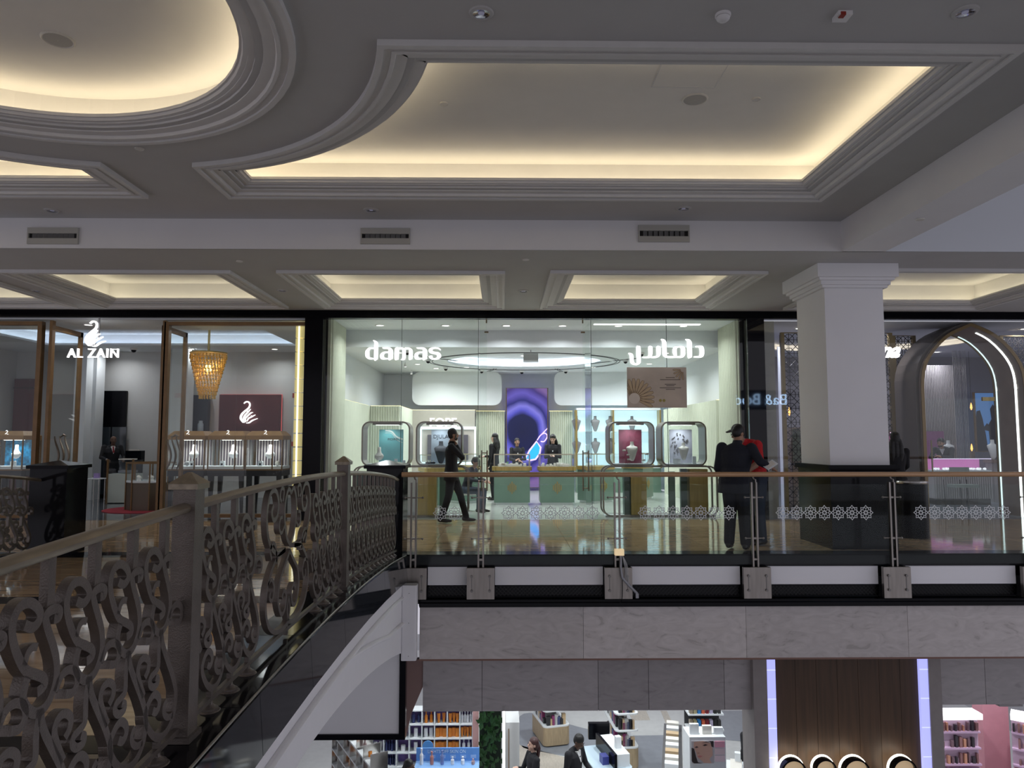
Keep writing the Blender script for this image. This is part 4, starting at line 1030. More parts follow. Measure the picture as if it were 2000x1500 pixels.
# lights of the shop
k = 0
for (x, y) in ((-2.6, 15.2), (-1.2, 15.2), (.1, 15.2), (1.3, 15.2), (2.5, 15.2), (3.9, 15.2)):
    shop_light((x, y, ZF), f'lit downlight, {ORD[k]} from the left in the front soffit row', 20.); k += 1
k = 0
for (x, y) in ((-2.4, 16.9), (3.9, 16.9), (-2.3, 19.5), (4.0, 19.3), (-1.0, 20.3), (2.6, 20.3), (3.8, 20.6), (-1.9, 20.7)):
    shop_light((x, y, ZM), f'lit downlight on the main shop ceiling, {["front left", "front right", "mid left", "mid right", "back left", "back right", "above the niche", "above the taupe wall"][k]}', 24.); k += 1
for (x, y) in ((0.6, 18.3), (.6, 19.7), (-.5, 19), (1.7, 19)):
    shop_light((x, y, ZM + .26), f'lit downlight inside the oval cove at {"front" if y < 18.5 else "back" if y > 19.5 else "left" if x < 0 else "right"}', 24.)
mb = MB().box(1.95, 4.2, 14.95, 15.05, ZF - .012, ZF - .002); o = mb.build('linear_light', EM('linear_light', (1, .98, .95), 3.)); tag(o, 'long white linear ceiling light above the Arabic sign', 'light')
for k, p in enumerate(((-2.2, 16.6), (-1.9, 18.4), (3.3, 16.8), (3.2, 18.4), (-1.6, 20.4), (-.6, 21.2), (.6, 21.4), (1.9, 21.2))):
    dome_cam((p[0], p[1], ZM), f'dome camera on the main shop ceiling, {ORD[k]} when counted from the front left', .07)
for k, p in enumerate(((790, 707), (802, 722), (868, 729), (912, 729), (1175, 728))):
    y = 2.05 * 1400 / (858 - p[1]); spotlight((ax(p[0], y), y, ZM), f'small lit spotlight on the main shop ceiling, {ORD[k]} from the left')
t = thing('exit_sign', 'grey hanging exit box below the bulkhead at the shop centre', 'sign', (ax(1037, 16.4), 16.4, ZM)); MB().box(-.17, .17, -.02, .02, -.28, -.08).build('box', M('grey_box', (.5, .52, .52), .5), t); MB().box(-.01, .01, -.01, .01, -.08, 0).build('hanger', m_grey, t)
# ================================================================== shop with the swan sign (left)
AX0, AX1, AYB = -13.2, -3.95, 19.6
m_br = M('dark_gold_frame', (.19, .105, .04), .4, .2, var=.12, scale=6)
m_warmgrey = M('warm_grey_wall', (.56, .56, .55), .75, var=.01)
m_darkfl = MARBLE('dark_polished_floor', (.14, .15, .17), (.05, .055, .065), 1.2, .1, 5, stretch=(.6, 2.5, 1), spec=.6)
m_darkred = M('oxblood_panel', (.085, .012, .018), .5, var=.1)
m_swan = EM('swan_light', (1., 1., 1.), 1.5)
fl = struct(MB().box(AX0, AX1, FACADE + .02, AYB, -.1, -.012).build('floor_swan_shop', m_joint)); src = None
for i in range(9):
    for j in range(6):
        l = (AX0 + i * 1.0277, FACADE + .03 + j * .895, 0); s2 = slab_mesh(1.0277, .895).build('floor_tile', m_darkfl, fl, loc=l) if src is None else inst(src, fl, l); src = src or s2
struct(MB().box(AX0, AX1 + .02, AYB, AYB + .1, 0, 4.3).build('wall_back', m_warmgrey)); struct(MB().box(AX1 - .02, AX1 + .05, FACADE + .5, AYB, 0, 4.3).build('wall_right', m_warmgrey)); struct(MB().box(AX0 - .1, AX0, FACADE + .1, AYB, 0, 4.3).build('wall_left', m_warmgrey))
cof = rect(-11.5, -5.2, 15.6, 18.2)
cl_ = struct(holed(rect(AX0, AX1, FACADE + .1, AYB), [cof], 3.95).build('ceiling_swan_shop', m_shopwhite))
struct(MB().box(AX0, AX1, FACADE + .1, FACADE + .16, 3.955, 3.99).build('wall_front_bulkhead', m_shopwhite))
mb = MB(); sweep_loop(mb, cof, [(0, 0), (0, .05), (-.2, .05), (-.2, .3)], 3.95); mb.build('tray_edge', m_shopwhite, cl_); holed(inset(cof, -.2), [], 4.25).build('tray_top', m_shopwhite, cl_)
mb = MB(); sweep_loop(mb, cof, [(-.06, .055), (-.14, .055)], 3.95); mb.build('tray_led', EM('blue_white_led', (.72, .82, 1.), 4.), cl_)
# white columns and dark doorway at the back
for k, (p0, p1, y, lb) in enumerate(((140, 163, 18.6, 'leftmost white column inside the swan shop'), (167, 183, 18.9, 'white column beside the dark doorway'), (330, 362, 18.8, 'white column behind the right door leaf'))):
    tag(MB().box(ax(p0, y), ax(p1, y), y, y + .4, 0, 3.95).build('white_column', m_shopwhite), lb, 'column')
t = thing('dark_doorway', 'black panelled opening with glass cabinets in the back wall', 'doorway', (0, 19.5, 0)); x0, x1, z1 = ax(184, 19.5), ax(243, 19.5), az(764, 19.5)
MB().box(x0, x1, 0, .08, 0, z1).build('black_panel', m_black, t)
for k in range(2): MB().box(x0 + .06 + k * .42, x0 + .44 + k * .42, -.03, 0, .1, 1.9).build('cabinet_glass', M('smoked_cabinet', (.04, .05, .06), .1, spec=.8), t)
# oxblood walls
t = thing('feature_wall', 'oxblood red feature panel with a glowing swan emblem', 'wall panel', (0, 19.4, 0)); x0, x1, z1, z0 = ax(426, 19.4), ax(546, 19.4), az(771, 19.4), az(858, 19.4)
MB().box(x0, x1, 0, .15, z0, z1).build('panel', m_darkred, t); mb = MB(); mb.ribbon([(x0, z0), (x1, z0), (x1, z1), (x0, z1)], .03, .05, lambda u, v, d: (u, .12 + d, v), closed=True); mb.build('red_glow_edge', EM('red_edge', (.7, .12, .12), .5), t)
for k in range(3): MB().box(ax(458, 19.4), ax(498, 19.4), -.02 - .01 * k, 0, az(846 + 4 * k, 19.4), az(844.5 + 4 * k, 19.4)).build('chrome_bar', m_chrome, t)
t2 = thing('feature_wall', 'oxblood red wall panel at the far left edge of the picture', 'wall panel', (0, 19.4, 0)); MB().box(-13.1, ax(62, 19.4), 0, .15, 0, az(741, 19.4)).build('panel', m_darkred, t2)
MB().box(-13.1, ax(62, 19.4), -.03, 0, az(760, 19.4), az(757, 19.4)).build('trim_strip', M('dark_red_trim', (.05, .01, .012), .4), t2)
NECK = [(1045, 212), (1075, 190), (1108, 192), (1130, 225), (1115, 275), (1062, 322), (1018, 370), (1006, 425), (1040, 482)]
SWAN = [(NECK, [18, 26, 30, 26, 30, 36, 42, 40, 14]), ([(1058, 485), (1042, 440), (1060, 385), (1105, 335), (1142, 292)], [10, 26, 30, 26, 8]), ([(1074, 474), (1072, 425), (1110, 380), (1150, 345), (1176, 338)], [10, 24, 28, 24, 8]),
        ([(1095, 465), (1115, 425), (1160, 400), (1212, 372)], [14, 26, 26, 8]), ([(1085, 488), (1125, 484), (1175, 450), (1246, 424)], [12, 26, 26, 8]), ([(1090, 318), (1100, 322)], [14, 14]), ([(1066, 458), (1082, 462)], [16, 16]), ([(1150, 386), (1166, 390)], [14, 14])]
poly_sign('swan_sign', 'glowing white swan emblem hanging at the entrance of the left shop', [], 0, 600, 6.25, FACADE + .02, [(p, [q * .66 for q in w]) for p, w in SWAN], .05, m_swan)
t = text('name_sign', 'AL ZAIN', .262, m_swan, (ax(175, FACADE), FACADE, az(692, FACADE)), None, .05, bold=.0, space=1.12, sx=.94); tag(t, 'glowing white Latin shop name under the swan emblem', 'sign')
k = 100 / 6.4
def remap(p): return [((a - 1125) * .86, (b - 340) * .86) for a, b in p]
poly_sign('swan_emblem', 'smaller glowing swan emblem on the oxblood wall', [], 486, 806, 6.25, 19.36, [(remap(p), [q * .56 for q in w]) for p, w in SWAN], .04, m_swan)
tag(MB().box(ax(183, FACADE) - .02, ax(183, FACADE) + .01, FACADE + .01, FACADE + .03, az(660, FACADE), 3.99).build('sign_hanger', m_grey), 'thin rod from which the swan sign hangs', 'rod')
# bronze framed front
fz = thing('shop_glazing', 'bronze-framed glass front of the swan shop with open door leaves', 'glazing', (0, FACADE + .06, 0))
xw0, xw1 = ax(309, FACADE), ax(600, FACADE)
def bframe(name, x0, x1, z0, z1, w, par, y0=0, y1=.12):
    mb = MB(); mb.ribbon([(x0 + w / 2, z0 + w / 2), (x1 - w / 2, z0 + w / 2), (x1 - w / 2, z1 - w / 2), (x0 + w / 2, z1 - w / 2)], w, y1 - y0, lambda u, v, d: (u, (y0 + y1) / 2 + d, v), closed=True); return mb.build(name, m_br, par)
bframe('window_frame', xw0, xw1, .02, 3.93, .11, fz); xm = ax(455, FACADE)
for a, b in ((xw0 + .1, xm - .003), (xm + .003, xw1 - .1)): MB().box(a, b, .05, .062, .1, 3.85).build('glass_pane', m_shop, fz)
bframe('window_frame', -12.6, ax(68, FACADE), .02, 3.93, .11, fz); xm2 = ax(45, FACADE)
for a, b in ((-12.5, xm2 - .003), (xm2 + .003, ax(68, FACADE) - .1)): MB().box(a, b, .05, .062, .1, 3.85).build('glass_pane', m_shop, fz)
for xh, lb in ((ax(76, FACADE), 1), (ax(301, FACADE), 1)):
    mb = MB(); 
    for yy in (.15, 1.12): mb.box(xh - .03, xh + .03, yy, yy + .09, .02, 3.86)
    mb.box(xh - .03, xh + .03, .15, 1.2, 3.76, 3.86).box(xh - .03, xh + .03, .15, 1.2, .02, .12); d = mb.build('door_leaf', m_br, fz)
    MB().box(xh - .006, xh + .006, .24, 1.12, .12, 3.76).build('leaf_glass', m_shop, d)
    MB().box(xh + .06, xh + .12, .0, .1, .02, 3.93).build('door_post', m_br, fz)
    mb = MB()
    for dx, dy in ((.0, 0), (.1, .0), (.19, .02)):
        mb.tube([(xh + .1 + dx + .05 * math.sin(s_ * 5.2 - .6), .35 + dy, .95 + .68 * s_) for s_ in [i / 14 for i in range(15)]], [.012 + .012 * math.sin(PI * i / 14) for i in range(15)], 6)
    mb.tube([(xh + .17, .35, 1.62), (xh + .24, .33, 1.66), (xh + .32, .3, 1.63)], [.012, .022, .008], 6); mb.build('swan_pull', m_frame, d)
# lit block column at the right end
t = thing('glass_block_column', 'column of glowing amber glass blocks beside the right window edge', 'column', (AX1 - .16, FACADE + .35, 0))
blk = None
for k in range(14):
    l = (0, 0, .05 + k * .275)
    blk2 = MB().box(-.07, .07, -.07, .07, 0, .255).build('glass_block', EM('amber_block', (.75, .62, .25), .55), t, loc=l) if blk is None else inst(blk, t, l); blk = blk or blk2
MB().box(-.015, .015, -.085, -.07, 0, 3.9).build('light_tube', EM('tube_light', (1, .95, .75), 1.6), t)
# hexagon-topped vitrines on black legs
m_stripe = bpy.data.materials.new('striped_textile'); m_stripe.use_nodes = True; nt = m_stripe.node_tree; b = nt.nodes['Principled BSDF']; b.inputs['Roughness'].default_value = .8
tc = nt.nodes.new('ShaderNodeTexCoord'); wv = nt.nodes.new('ShaderNodeTexWave'); wv.inputs['Scale'].default_value = 5.; wv.inputs['Distortion'].default_value = .3; wv.inputs['Detail'].default_value = 3; nt.links.new(tc.outputs['Object'], wv.inputs[0])
rp = nt.nodes.new('ShaderNodeValToRGB'); e = rp.color_ramp.elements; e[0].color = (.05, .04, .06, 1); e[0].position = .3; e[1].color = (.62, .58, .55, 1); e[1].position = .6; x = e.new(.45); x.color = (.28, .14, .13, 1); nt.links.new(wv.outputs['Fac'], rp.inputs[0]); nt.links.new(rp.outputs[0], b.inputs['Base Color'])
m_blackwood = M('black_wood', (.012, .012, .014), .4, var=.2)
def vitrine(x, y, w, label, back, blabel, items, bk=1, dp=.6):
    t = thing('vitrine', label, 'display case', (x, y, 0), group='bronze-roofed vitrines'); z0, z1 = .93, 1.56
    a = MB(); a.box(-w / 2 - .01, w / 2 + .01, -dp / 2 - .01, dp / 2 + .01, z1, z1 + .09)
    a.hexa([(-w / 2 - .01, -dp / 2 - .01, z1 + .09), (w / 2 + .01, -dp / 2 - .01, z1 + .09), (w / 2 + .01, dp / 2 + .01, z1 + .09), (-w / 2 - .01, dp / 2 + .01, z1 + .09)], [(-w / 2 + .08, -dp / 2 + .1, z1 + .19), (w / 2 - .08, -dp / 2 + .1, z1 + .19), (w / 2 - .08, dp / 2 - .1, z1 + .19), (-w / 2 + .08, dp / 2 - .1, z1 + .19)]); a.build('roof', M('bronze_roof', (.32, .175, .06), .4, .2, var=.1), t)
    mb = MB(); mb.ribbon([((q[0] - 1125) * .00045, (340 - q[1]) * .00045 + z1 + .13) for q in spline(NECK, 4)], .012, .004, lambda u, v, d: (u + .03, -dp / 2 + .025 + d, v)); mb.prism([(.02, z1 + .08), (.07, z1 + .085), (.06, z1 + .12), (.02, z1 + .13)], -dp / 2 + .02, -dp / 2 + .026, FXZ); mb.build('emblem', m_swan, t)
    g = MB().box(-w / 2, w / 2, -dp / 2, dp / 2, z0 + .06, z1).build('glass_box', m_case, t)
    for sx in (-1, 1):
        for sy in (-1, 1): MB().box(sx * w / 2 - .012, sx * w / 2 + .012, sy * dp / 2 - .012, sy * dp / 2 + .012, z0, z1).build('post', m_br, t)
    MB().box(w * .22, w * .22 + .025, -dp / 2 - .01, -dp / 2 + .01, z0, z1).build('post', m_br, t); MB().box(-w / 2, w / 2, -dp / 2, dp / 2, z0, z0 + .06).build('plinth_plate', m_shopwhite, t); MB().box(-w / 2 - .01, w / 2 + .01, -dp / 2 - .01, dp / 2 + .01, z0 - .03, z0).build('edge', m_br, t)
    MB().box(-w / 2 + .04, w / 2 - .04, dp / 2 - .06, dp / 2 - .04, z0 + .06, z1).build('textile_back', back, t)
    MB().box(-w * .25, w * .25, -.05, .05, z1 - .012, z1 - .004).build('case_lamp', m_lens, t); lamp((0, -.02, z1 - .03), 2.6, (.95, .98, 1), .1, 140, t)
    a = MB(); a.box(-w / 2, w / 2, -dp / 2, dp / 2, .78, .90); a.build('apron', m_blackwood, t)
    for sx in (-1, 1):
        for sy in (-1, 1):
            l_ = MB(); cx, cy = sx * (w / 2 - .05), sy * (dp / 2 - .05); l_.hexa([(cx - .025, cy - .025, 0), (cx + .025, cy - .025, 0), (cx + .025, cy + .025, 0), (cx - .025, cy + .025, 0)], [(cx - .045 - sx * .02, cy - .045, .78), (cx + .045 - sx * .02, cy - .045, .78), (cx + .045 - sx * .02, cy + .045, .78), (cx - .045 - sx * .02, cy + .045, .78)]); l_.build('leg', m_blackwood, t)
    bust((x + .02, y + .06, z0 + .22), .30, M('white_bust', (.82, .82, .82), .5), blabel, False); 
    s_ = tag(MB().cyl((0, 0, 0), .008, .22, 6).build('bust_rod', m_chrome, loc=(x + .02, y + .06, z0 + .06)), 'thin rod carrying the ' + blabel, 'rod')
    for q, (dx, kind) in enumerate(items):
        if kind == 'box':
            b_ = thing('ring_box', f'white ring box in the {blabel.split(" in the ")[1]}', 'box', (x + dx, y - .14, z0 + .06)); mb = MB(); mb.prism(rrect(-.05, .05, 0, .11, .02, 3), -.03, .03, FXZ); mb.build('box', m_shopwhite, b_); MB().box(-.022, .022, -.034, -.03, .02, .06).build('dark_slot', m_black, b_)
        else:
            b_ = thing('jewel_orb', f'round {kind} jewel holder in the {blabel.split(" in the ")[1]}', 'ornament', (x + dx, y - .12, z0 + .06)); mb = MB(); mb.sphere((0, 0, .055), .055, 14, 9); mb.build('ball', M(kind + '_orb', (.75, .72, .65) if kind == 'cream' else (.3, .3, .3), .5), b_, smooth=True); mb = MB(); mb.cyl((0, 0, .105), .012, .02, 8); mb.build('knob', m_chrome, b_)
YV = 15.9
vitrine(ax(376, YV), YV, .78, 'leftmost of the three bronze-roofed vitrines on black legs', m_stripe, 'white collar bust in the leftmost striped vitrine', [(-.18, 'cream'), (-.05, 'grey'), (.07, 'box')])
vitrine(ax(453, YV), YV, .78, 'middle one of the three bronze-roofed vitrines on black legs', m_stripe, 'white collar bust in the middle striped vitrine', [(-.14, 'box')])
vitrine(ax(525, YV), YV, .78, 'rightmost of the three bronze-roofed vitrines on black legs', m_stripe, 'white collar bust in the rightmost striped vitrine', [(-.12, 'box'), (.24, 'cream')])
vitrine(ax(28, YV), YV, .78, 'vitrine with a blue rippled backdrop at the left edge', M('blue_ripple', (.02, .22, .42), .4, var=.6, scale=14), 'white collar bust in the blue vitrine', [(.1, 'box')])
vitrine(ax(-52, YV), YV, .78, 'vitrine cut off by the left edge of the picture', m_stripe, 'white collar bust in the cut-off vitrine', [])
# chandelier of gold strands
t = thing('chandelier', 'tiered chandelier of hanging gold bead strands', 'chandelier', (ax(402, 16.9), 16.9, 0)); zt = az(692, 16.9)
mb = MB(); mb.lathe([(.42, 0), (.42, .03)], (0, 0, zt), 28); mb.build('canopy', m_gold, t); MB().box(-.02, .02, -.02, .02, zt + .03, 4.25).build('stem', m_gold, t)
m_bead = M('gold_beads', (.75, .48, .12), .3, .35, var=.25, scale=60)
for k in range(12):
    r0 = .40 * (1 - k / 12 * .62); z0 = zt - .02 - k * .085; n = int(34 * (1 - k / 12 * .5)); mb = MB()
    for i in range(n):
        a = 2 * PI * (i + .5 * (k % 2)) / n; c_, s_ = math.cos(a), math.sin(a)
        for j in range(3): mb.sphere((r0 * c_, r0 * s_, z0 - .025 - j * .035), .019, 6, 4)
    mb.tube([(r0 * math.cos(2 * PI * i / 24), r0 * math.sin(2 * PI * i / 24), z0) for i in range(24)], .008, 4, True)
    o = mb.build('bead_tier', m_bead, t); o['kind'] = 'stuff'
mb = MB(); mb.sphere((0, 0, zt - .35), .09, 12, 8); mb.build('bulb', EM('warm_bulb', (1, .66, .25), 3.), t); 
l = bpy.data.lights.new('lamp_light', 'POINT'); l.energy = 60; l.color = (1, .72, .34); l.shadow_soft_size = .1; o = bpy.data.objects.new('lamp_light', l); COL.objects.link(o); o.parent = t; o.location = (0, 0, zt - .35)
# octagonal showcase on a red rug
px = (ax(298, 16.4), 16.4)
r_ = MB(); r_.lathe([(.95, 0), (.95, .012)], (px[0], px[1], .001), 36); tag(r_.build('round_rug', M('red_rug', (.26, .015, .03), .95, var=.1, bump=.3)), 'round crimson rug under the octagonal showcase', 'rug')
t = thing('octagonal_showcase', 'octagonal glass showcase with bronze posts on the red rug', 'display case', (px[0], px[1], .014)); R_ = .5
oc = [(R_ * math.cos(PI / 8 + PI * i / 4), R_ * math.sin(PI / 8 + PI * i / 4)) for i in range(8)]
mb = MB(); mb.prism([(a * .98, b * .98) for a, b in oc], 0, .60, FXY); mb.build('base', M('bronze_base', (.13, .10, .075), .4, .3), t); mb = MB(); mb.prism(oc, .60, .64, FXY); mb.build('white_deck', m_shopwhite, t)
mb = MB(); mb.prism(oc, .645, 1.02, FXY); mb.build('glass', m_case, t); mb = MB(); mb.ribbon(oc, .03, .03, lambda u, v, d: (u, v, 1.03 + d), closed=True); mb.build('top_rim', m_br, t)
for (a, b) in oc: MB().box(a - .012, a + .012, b - .012, b + .012, 0, 1.02).build('post', m_br, t)
for k in range(6):
    a = 2 * PI * k / 6; mb = MB(); mb.lathe([(.04, 0), (.03, .05), (.045, .07), (.02, .11)], (.28 * math.cos(a), .28 * math.sin(a), .642), 10); mb.build('jewel_holder', m_cream, t)
# sales counter, register, side table
t = thing('sales_counter', 'white sales counter with a glass top case beside the standing salesman', 'counter', (0, 17.9, 0)); x0, x1 = ax(213, 17.9), ax(262, 17.9)
MB().box(x0, x1, 0, .5, .02, .72).build('body', M('greenish_white', (.56, .60, .55), .4), t); MB().box(x0, x1, 0, .5, .74, 1.06).build('glass_case', m_case, t)
for x in (x0, x1): MB().box(x - .02, x + .02, -.02, .02, 0, 1.08).build('post', m_br, t)
MB().box(x0 + .2, x1 - .05, .1, .35, .745, .80).build('jewel_tray', m_grey, t)
tag(MB().box(ax(235, 18), ax(262, 18), 17.95, 18.2, 1.065, 1.09).build('open_book', m_cream), 'open white catalogue lying on the sales counter', 'book')
t = thing('register', 'black point of sale box behind the octagonal showcase', 'register', (ax(265, 18.6), 18.6, 0)); MB().box(-.2, .2, -.1, .1, 1.0, 1.28).build('screen', m_black, t); MB().box(-.15, .15, -.12, .12, 0, 1.0).build('pedestal', m_blackwood, t); MB().box(-.14, .1, -.05, .05, 1.28, 1.31).build('paper', m_cream, t)
t = thing('side_table', 'thin framed white side table by the dark doorway', 'table', (ax(192, 17.4), 17.4, 0)); mb = MB()
for sx in (-1, 1):
    for sy in (-1, 1): mb = MB(); mb.tube([(sx * .13, sy * .13, 0), (sx * .13, sy * .13, .62)], .01, 6); mb.build('leg', m_chrome, t)
MB().box(-.15, .15, -.15, .15, .62, .645).build('top', m_shopwhite, t)
tag(MB().box(ax(192, 17.4) - .05, ax(192, 17.4) + .06, 17.36, 17.44, .645, .76).build('brochure_box', M('violet_box', (.35, .25, .55), .5)), 'small violet and white box on the thin side table', 'box')
t = thing('wall_shelf_niche', 'dark wall niche holding a pale jar under the chandelier', 'niche', (0, 19.4, 0)); x0, x1, z1, z0 = ax(368, 19.4), ax(404, 19.4), az(772, 19.4), az(846, 19.4)
MB().box(x0, x1, 0, .15, z0, z1).build('dark_back', M('dark_blue_niche', (.012, .018, .03), .4), t); MB().box(x0, x1, -.12, 0, z0, z0 + .04).build('shelf', m_blackwood, t)
t = thing('jar', 'pale blue ceramic jar standing in the dark niche', 'jar', (ax(390, 19.3), 19.33, z0 + .04)); mb = MB(); mb.lathe([(.07, 0), (.075, .02), (.075, .2), (.05, .24), (.05, .26)], (0, 0, 0), 14); mb.build('body', M('pale_jar', (.35, .40, .45), .4), t, smooth=True); mb = MB(); mb.lathe([(.055, .26), (.05, .29)], (0, 0, 0), 14); mb.build('lid', M('pale_jar'), t)
t = thing('carved_screen', 'narrow white carved lattice screen with red tabs at the right of the swan shop', 'screen', (0, 18.6, 0)); x0, x1 = ax(571, 18.6), ax(582, 18.6)
MB().box(x0, x1, .02, .05, 0, 2.75).build('panel', m_shopwhite, t)
for z in (2.7, 1.45): MB().box(x0 - .02, x1 + .06, -.02, .02, z - .06, z + .06).build('red_tab', M('red_tab', (.4, .03, .03), .5), t)
for k, (x, y) in enumerate(((-10.5, 14.9), (-8.6, 14.9), (-6.3, 14.9), (-4.8, 14.9), (-4.6, 17), (-12.2, 17), (-8.2, 18.9), (-6.0, 18.9), (-10.2, 18.9))):
    shop_light((x, y, 3.95), 'lit downlight in the swan shop ceiling ' + ['above the cut-off vitrine', 'above the blue vitrine', 'above the middle vitrine', 'above the rightmost vitrine', 'near the carved screen', 'far left', 'before the column', 'before the oxblood wall', 'back left'][k], 9., (.94, .97, 1.))
dome_cam((ax(40, 16.4) , 15.3, 3.95), 'dome camera on the swan shop ceiling at the far left', .07); dome_cam((ax(254, 18.8), 18.8, 3.95), 'dome camera above the dark doorway', .09)
# ================================================================== shop with the pointed arch (right)
RX0, RX1, RYB = 5.28, 14.9, 20.6
m_lav = M('lavender_white', (.66, .66, .74), .7)
m_bwood = M('brown_arch_panel', (.26, .19, .155), .5, var=.1, scale=3)
m_slatw = M('grey_wood_slat', (.42, .38, .38), .6, var=.15, scale=4, stretch=(6, 6, .4))
fl = struct(MB().box(RX0, RX1, FACADE + .02, RYB, -.1, -.012).build('floor_arch_shop', m_joint)); src = None
m_rfl = MARBLE('blue_grey_floor', (.36, .38, .44), (.26, .27, .32), 1.6, .15, 4)
for i in range(9):
    for j in range(7):
        l = (RX0 + i * 1.03, FACADE + .03 + j * .91, 0); s2 = slab_mesh(1.03, .91).build('floor_tile', m_rfl, fl, loc=l) if src is None else inst(src, fl, l); src = src or s2
struct(MB().box(RX0, RX1, RYB, RYB + .1, 0, 4.1).build('wall_back', M('taupe_back_wall', (.28, .26, .29), .6))); struct(MB().box(RX0 - .05, RX0, FACADE + .5, RYB, 0, 4.1).build('wall_left', m_lav)); struct(MB().box(RX1, RX1 + .1, FACADE, RYB, 0, 4.1).build('wall_right', m_lav))
ov = [(9.0 + 2.6 * math.cos(2 * PI * i / 40), 17.6 + 1.9 * math.sin(2 * PI * i / 40)) for i in range(40)]
cl_ = struct(holed(rect(RX0 - .02, RX1, FACADE + .1, RYB), [ov], 3.955).build('ceiling_arch_shop', m_lav))
mb = MB(); sweep_loop(mb, ov, [(0, 0), (0, .03), (-.15, .03), (-.15, .16)], 3.955); mb.build('cove_edge', m_lav, cl_); holed(inset(ov, -.15), [], 4.115).build('cove_top', m_lav, cl_)
mb = MB(); sweep_loop(mb, ov, [(-.05, .035), (-.11, .035)], 3.955); mb.build('cove_led', EM('pale_gold_led', (1, .85, .58), 5.), cl_)
# stone pilaster
struct(MB().box(RX0, ax(1521, FACADE), FACADE + .08, FACADE + .4, 0, 3.95).build('wall_stone_pilaster', MARBLE('beige_grey_stone', (.43, .41, .40), (.38, .36, .35), 4, .5)))
fz = thing('shop_glazing', 'frameless glass front of the shop with the pointed arch', 'glazing', (0, FACADE + .05, 0)); xg = ax(1885, FACADE)
for a, b in ((5.245, 7.1), (7.105, ax(1886, FACADE)), (ax(1888, FACADE), 12.2)): MB().box(a, b, 0, .012, .01, 3.985).build('glass_pane', m_shop, fz)
# lattice screens
m_lattice = M('dark_lattice', (.035, .03, .03), .4, .4)
def lattice_screen(x0, x1, y, label, n):
    t = thing('lattice_screen', label, 'screen', (x0, y, 0), group='star lattice screens'); W = x1 - x0; z0, z1 = .035, 3.82
    mb = MB(); mb.ribbon([(0, z0), (W, z0), (W, z1), (0, z1)], .07, .08, FXZ, closed=True); mb.build('frame', M('lattice_frame_gold', (.24, .17, .08), .35, .5), t)
    mb = MB(); c = W / n; rows = int((z1 - z0) / c); c2 = (z1 - z0) / rows
    for i in range(n):
        for j in range(rows):
            cx, cz = (i + .5) * c, z0 + (j + .5) * c2; h = c / 2
            for (a, b) in (((-h, -c2 / 2), (h, c2 / 2)), ((-h, c2 / 2), (h, -c2 / 2))): mb.ribbon([(cx + a[0], cz + a[1]), (cx + b[0], cz + b[1])], .012, .012, FXZ)
            oc = [(cx + h * .82 * math.cos(PI / 8 + PI * k / 4), cz + c2 / 2 * .82 * math.sin(PI / 8 + PI * k / 4)) for k in range(8)]; mb.ribbon(oc, .012, .012, FXZ, closed=True)
            mb.ribbon([(cx - h, cz), (cx + h, cz)], .01, .012, FXZ); mb.ribbon([(cx, cz - c2 / 2), (cx, cz + c2 / 2)], .01, .012, FXZ)
    o = mb.build('star_lattice', m_lattice, t); o['kind'] = 'stuff'
    return t
YL = 15.0
lattice_screen(ax(1533, YL), ax(1612, YL), YL, 'narrow star lattice screen left of the pillar', 3)
lattice_screen(ax(1718, YL), ax(1746, YL), YL, 'slim star lattice screen just right of the pillar', 1)
lattice_screen(ax(1752, 15.4), ax(1792, 15.4), 15.4, 'star lattice screen half hidden behind the arch', 2)
lattice_screen(10.9, 12.2, 15.4, 'star lattice screen at the right edge beyond the arch', 5)
tag(MB().box(ax(1524, 15.6), ax(1529, 15.6), 15.6, 15.64, .0, 3.6).build('light_tube', EM('soft_violet', (.7, .72, 1.), .25)), 'slim lit edge strip beside the stone pilaster', 'light')
# pointed arch portal
AC, HW, ZS, ZA, AY = ax(1906, FACADE + .2), 1.06, az(770, FACADE + .2), az(632, FACADE + .2), FACADE + .2
def parch(hw, za):
    pts = [(-hw, 0), (-hw, ZS)]
    cur = spline([(-1, 0), (-.99, .22), (-.925, .434), (-.75, .64), (-.495, .825), (-.25, .925), (0, 1)], 2)
    pts += [(u * hw, ZS + v * (za - ZS)) for u, v in cur[1:]]
    R = [(-a, b) for a, b in pts[:-1]][::-1]
    return pts + R
t = thing('arch_portal', 'deep brown pointed arch portal with gold edge and inner light strips', 'arch', (AC, AY, 0)); D_ = .85
def arch_strip(name, path, w, y0, y1, mat):
    mb = MB(); mb.ribbon(path, w, y1 - y0, lambda u, v, d: (u, (y0 + y1) / 2 + d, v)); return mb.build(name, mat, t)
arch_strip('lining', parch(HW, ZA), .05, 0, D_, m_bwood); arch_strip('gold_edge', parch(HW - .005, ZA - .005), .065, -.03, 0, M('arch_gold', (.20, .125, .05), .3, .7))
arch_strip('inner_edge', parch(HW - .03, ZA - .03), .03, D_, D_ + .03, M('arch_gold'))
full = parch(HW - .03, ZA - .03); rs = full[15:]
for y, m0, m1, lb in ((.22, 2, None, 'right'),): 
    mb = MB(); mb.ribbon(spline([(-a + .0, b) for a, b in rs[::-1]][::-1], 2) if False else spline(rs, 3), .02, .05, lambda u, v, d: (u, y + d, v)); mb.build('light_strip', EM('arch_strip_light', (.95, 1., 1.), 2.2), t)
mb = MB(); mb.ribbon(spline(rs, 3), .015, .03, lambda u, v, d: (u - .0, D_ - .05 + d, v)); mb.build('light_strip', EM('arch_strip_light2', (.75, .95, 1.), 1.2), t)
MB().box(-HW + .05, -HW + .07, .2, .26, .0, ZS - .1).build('light_strip', EM('arch_strip_light2'), t)
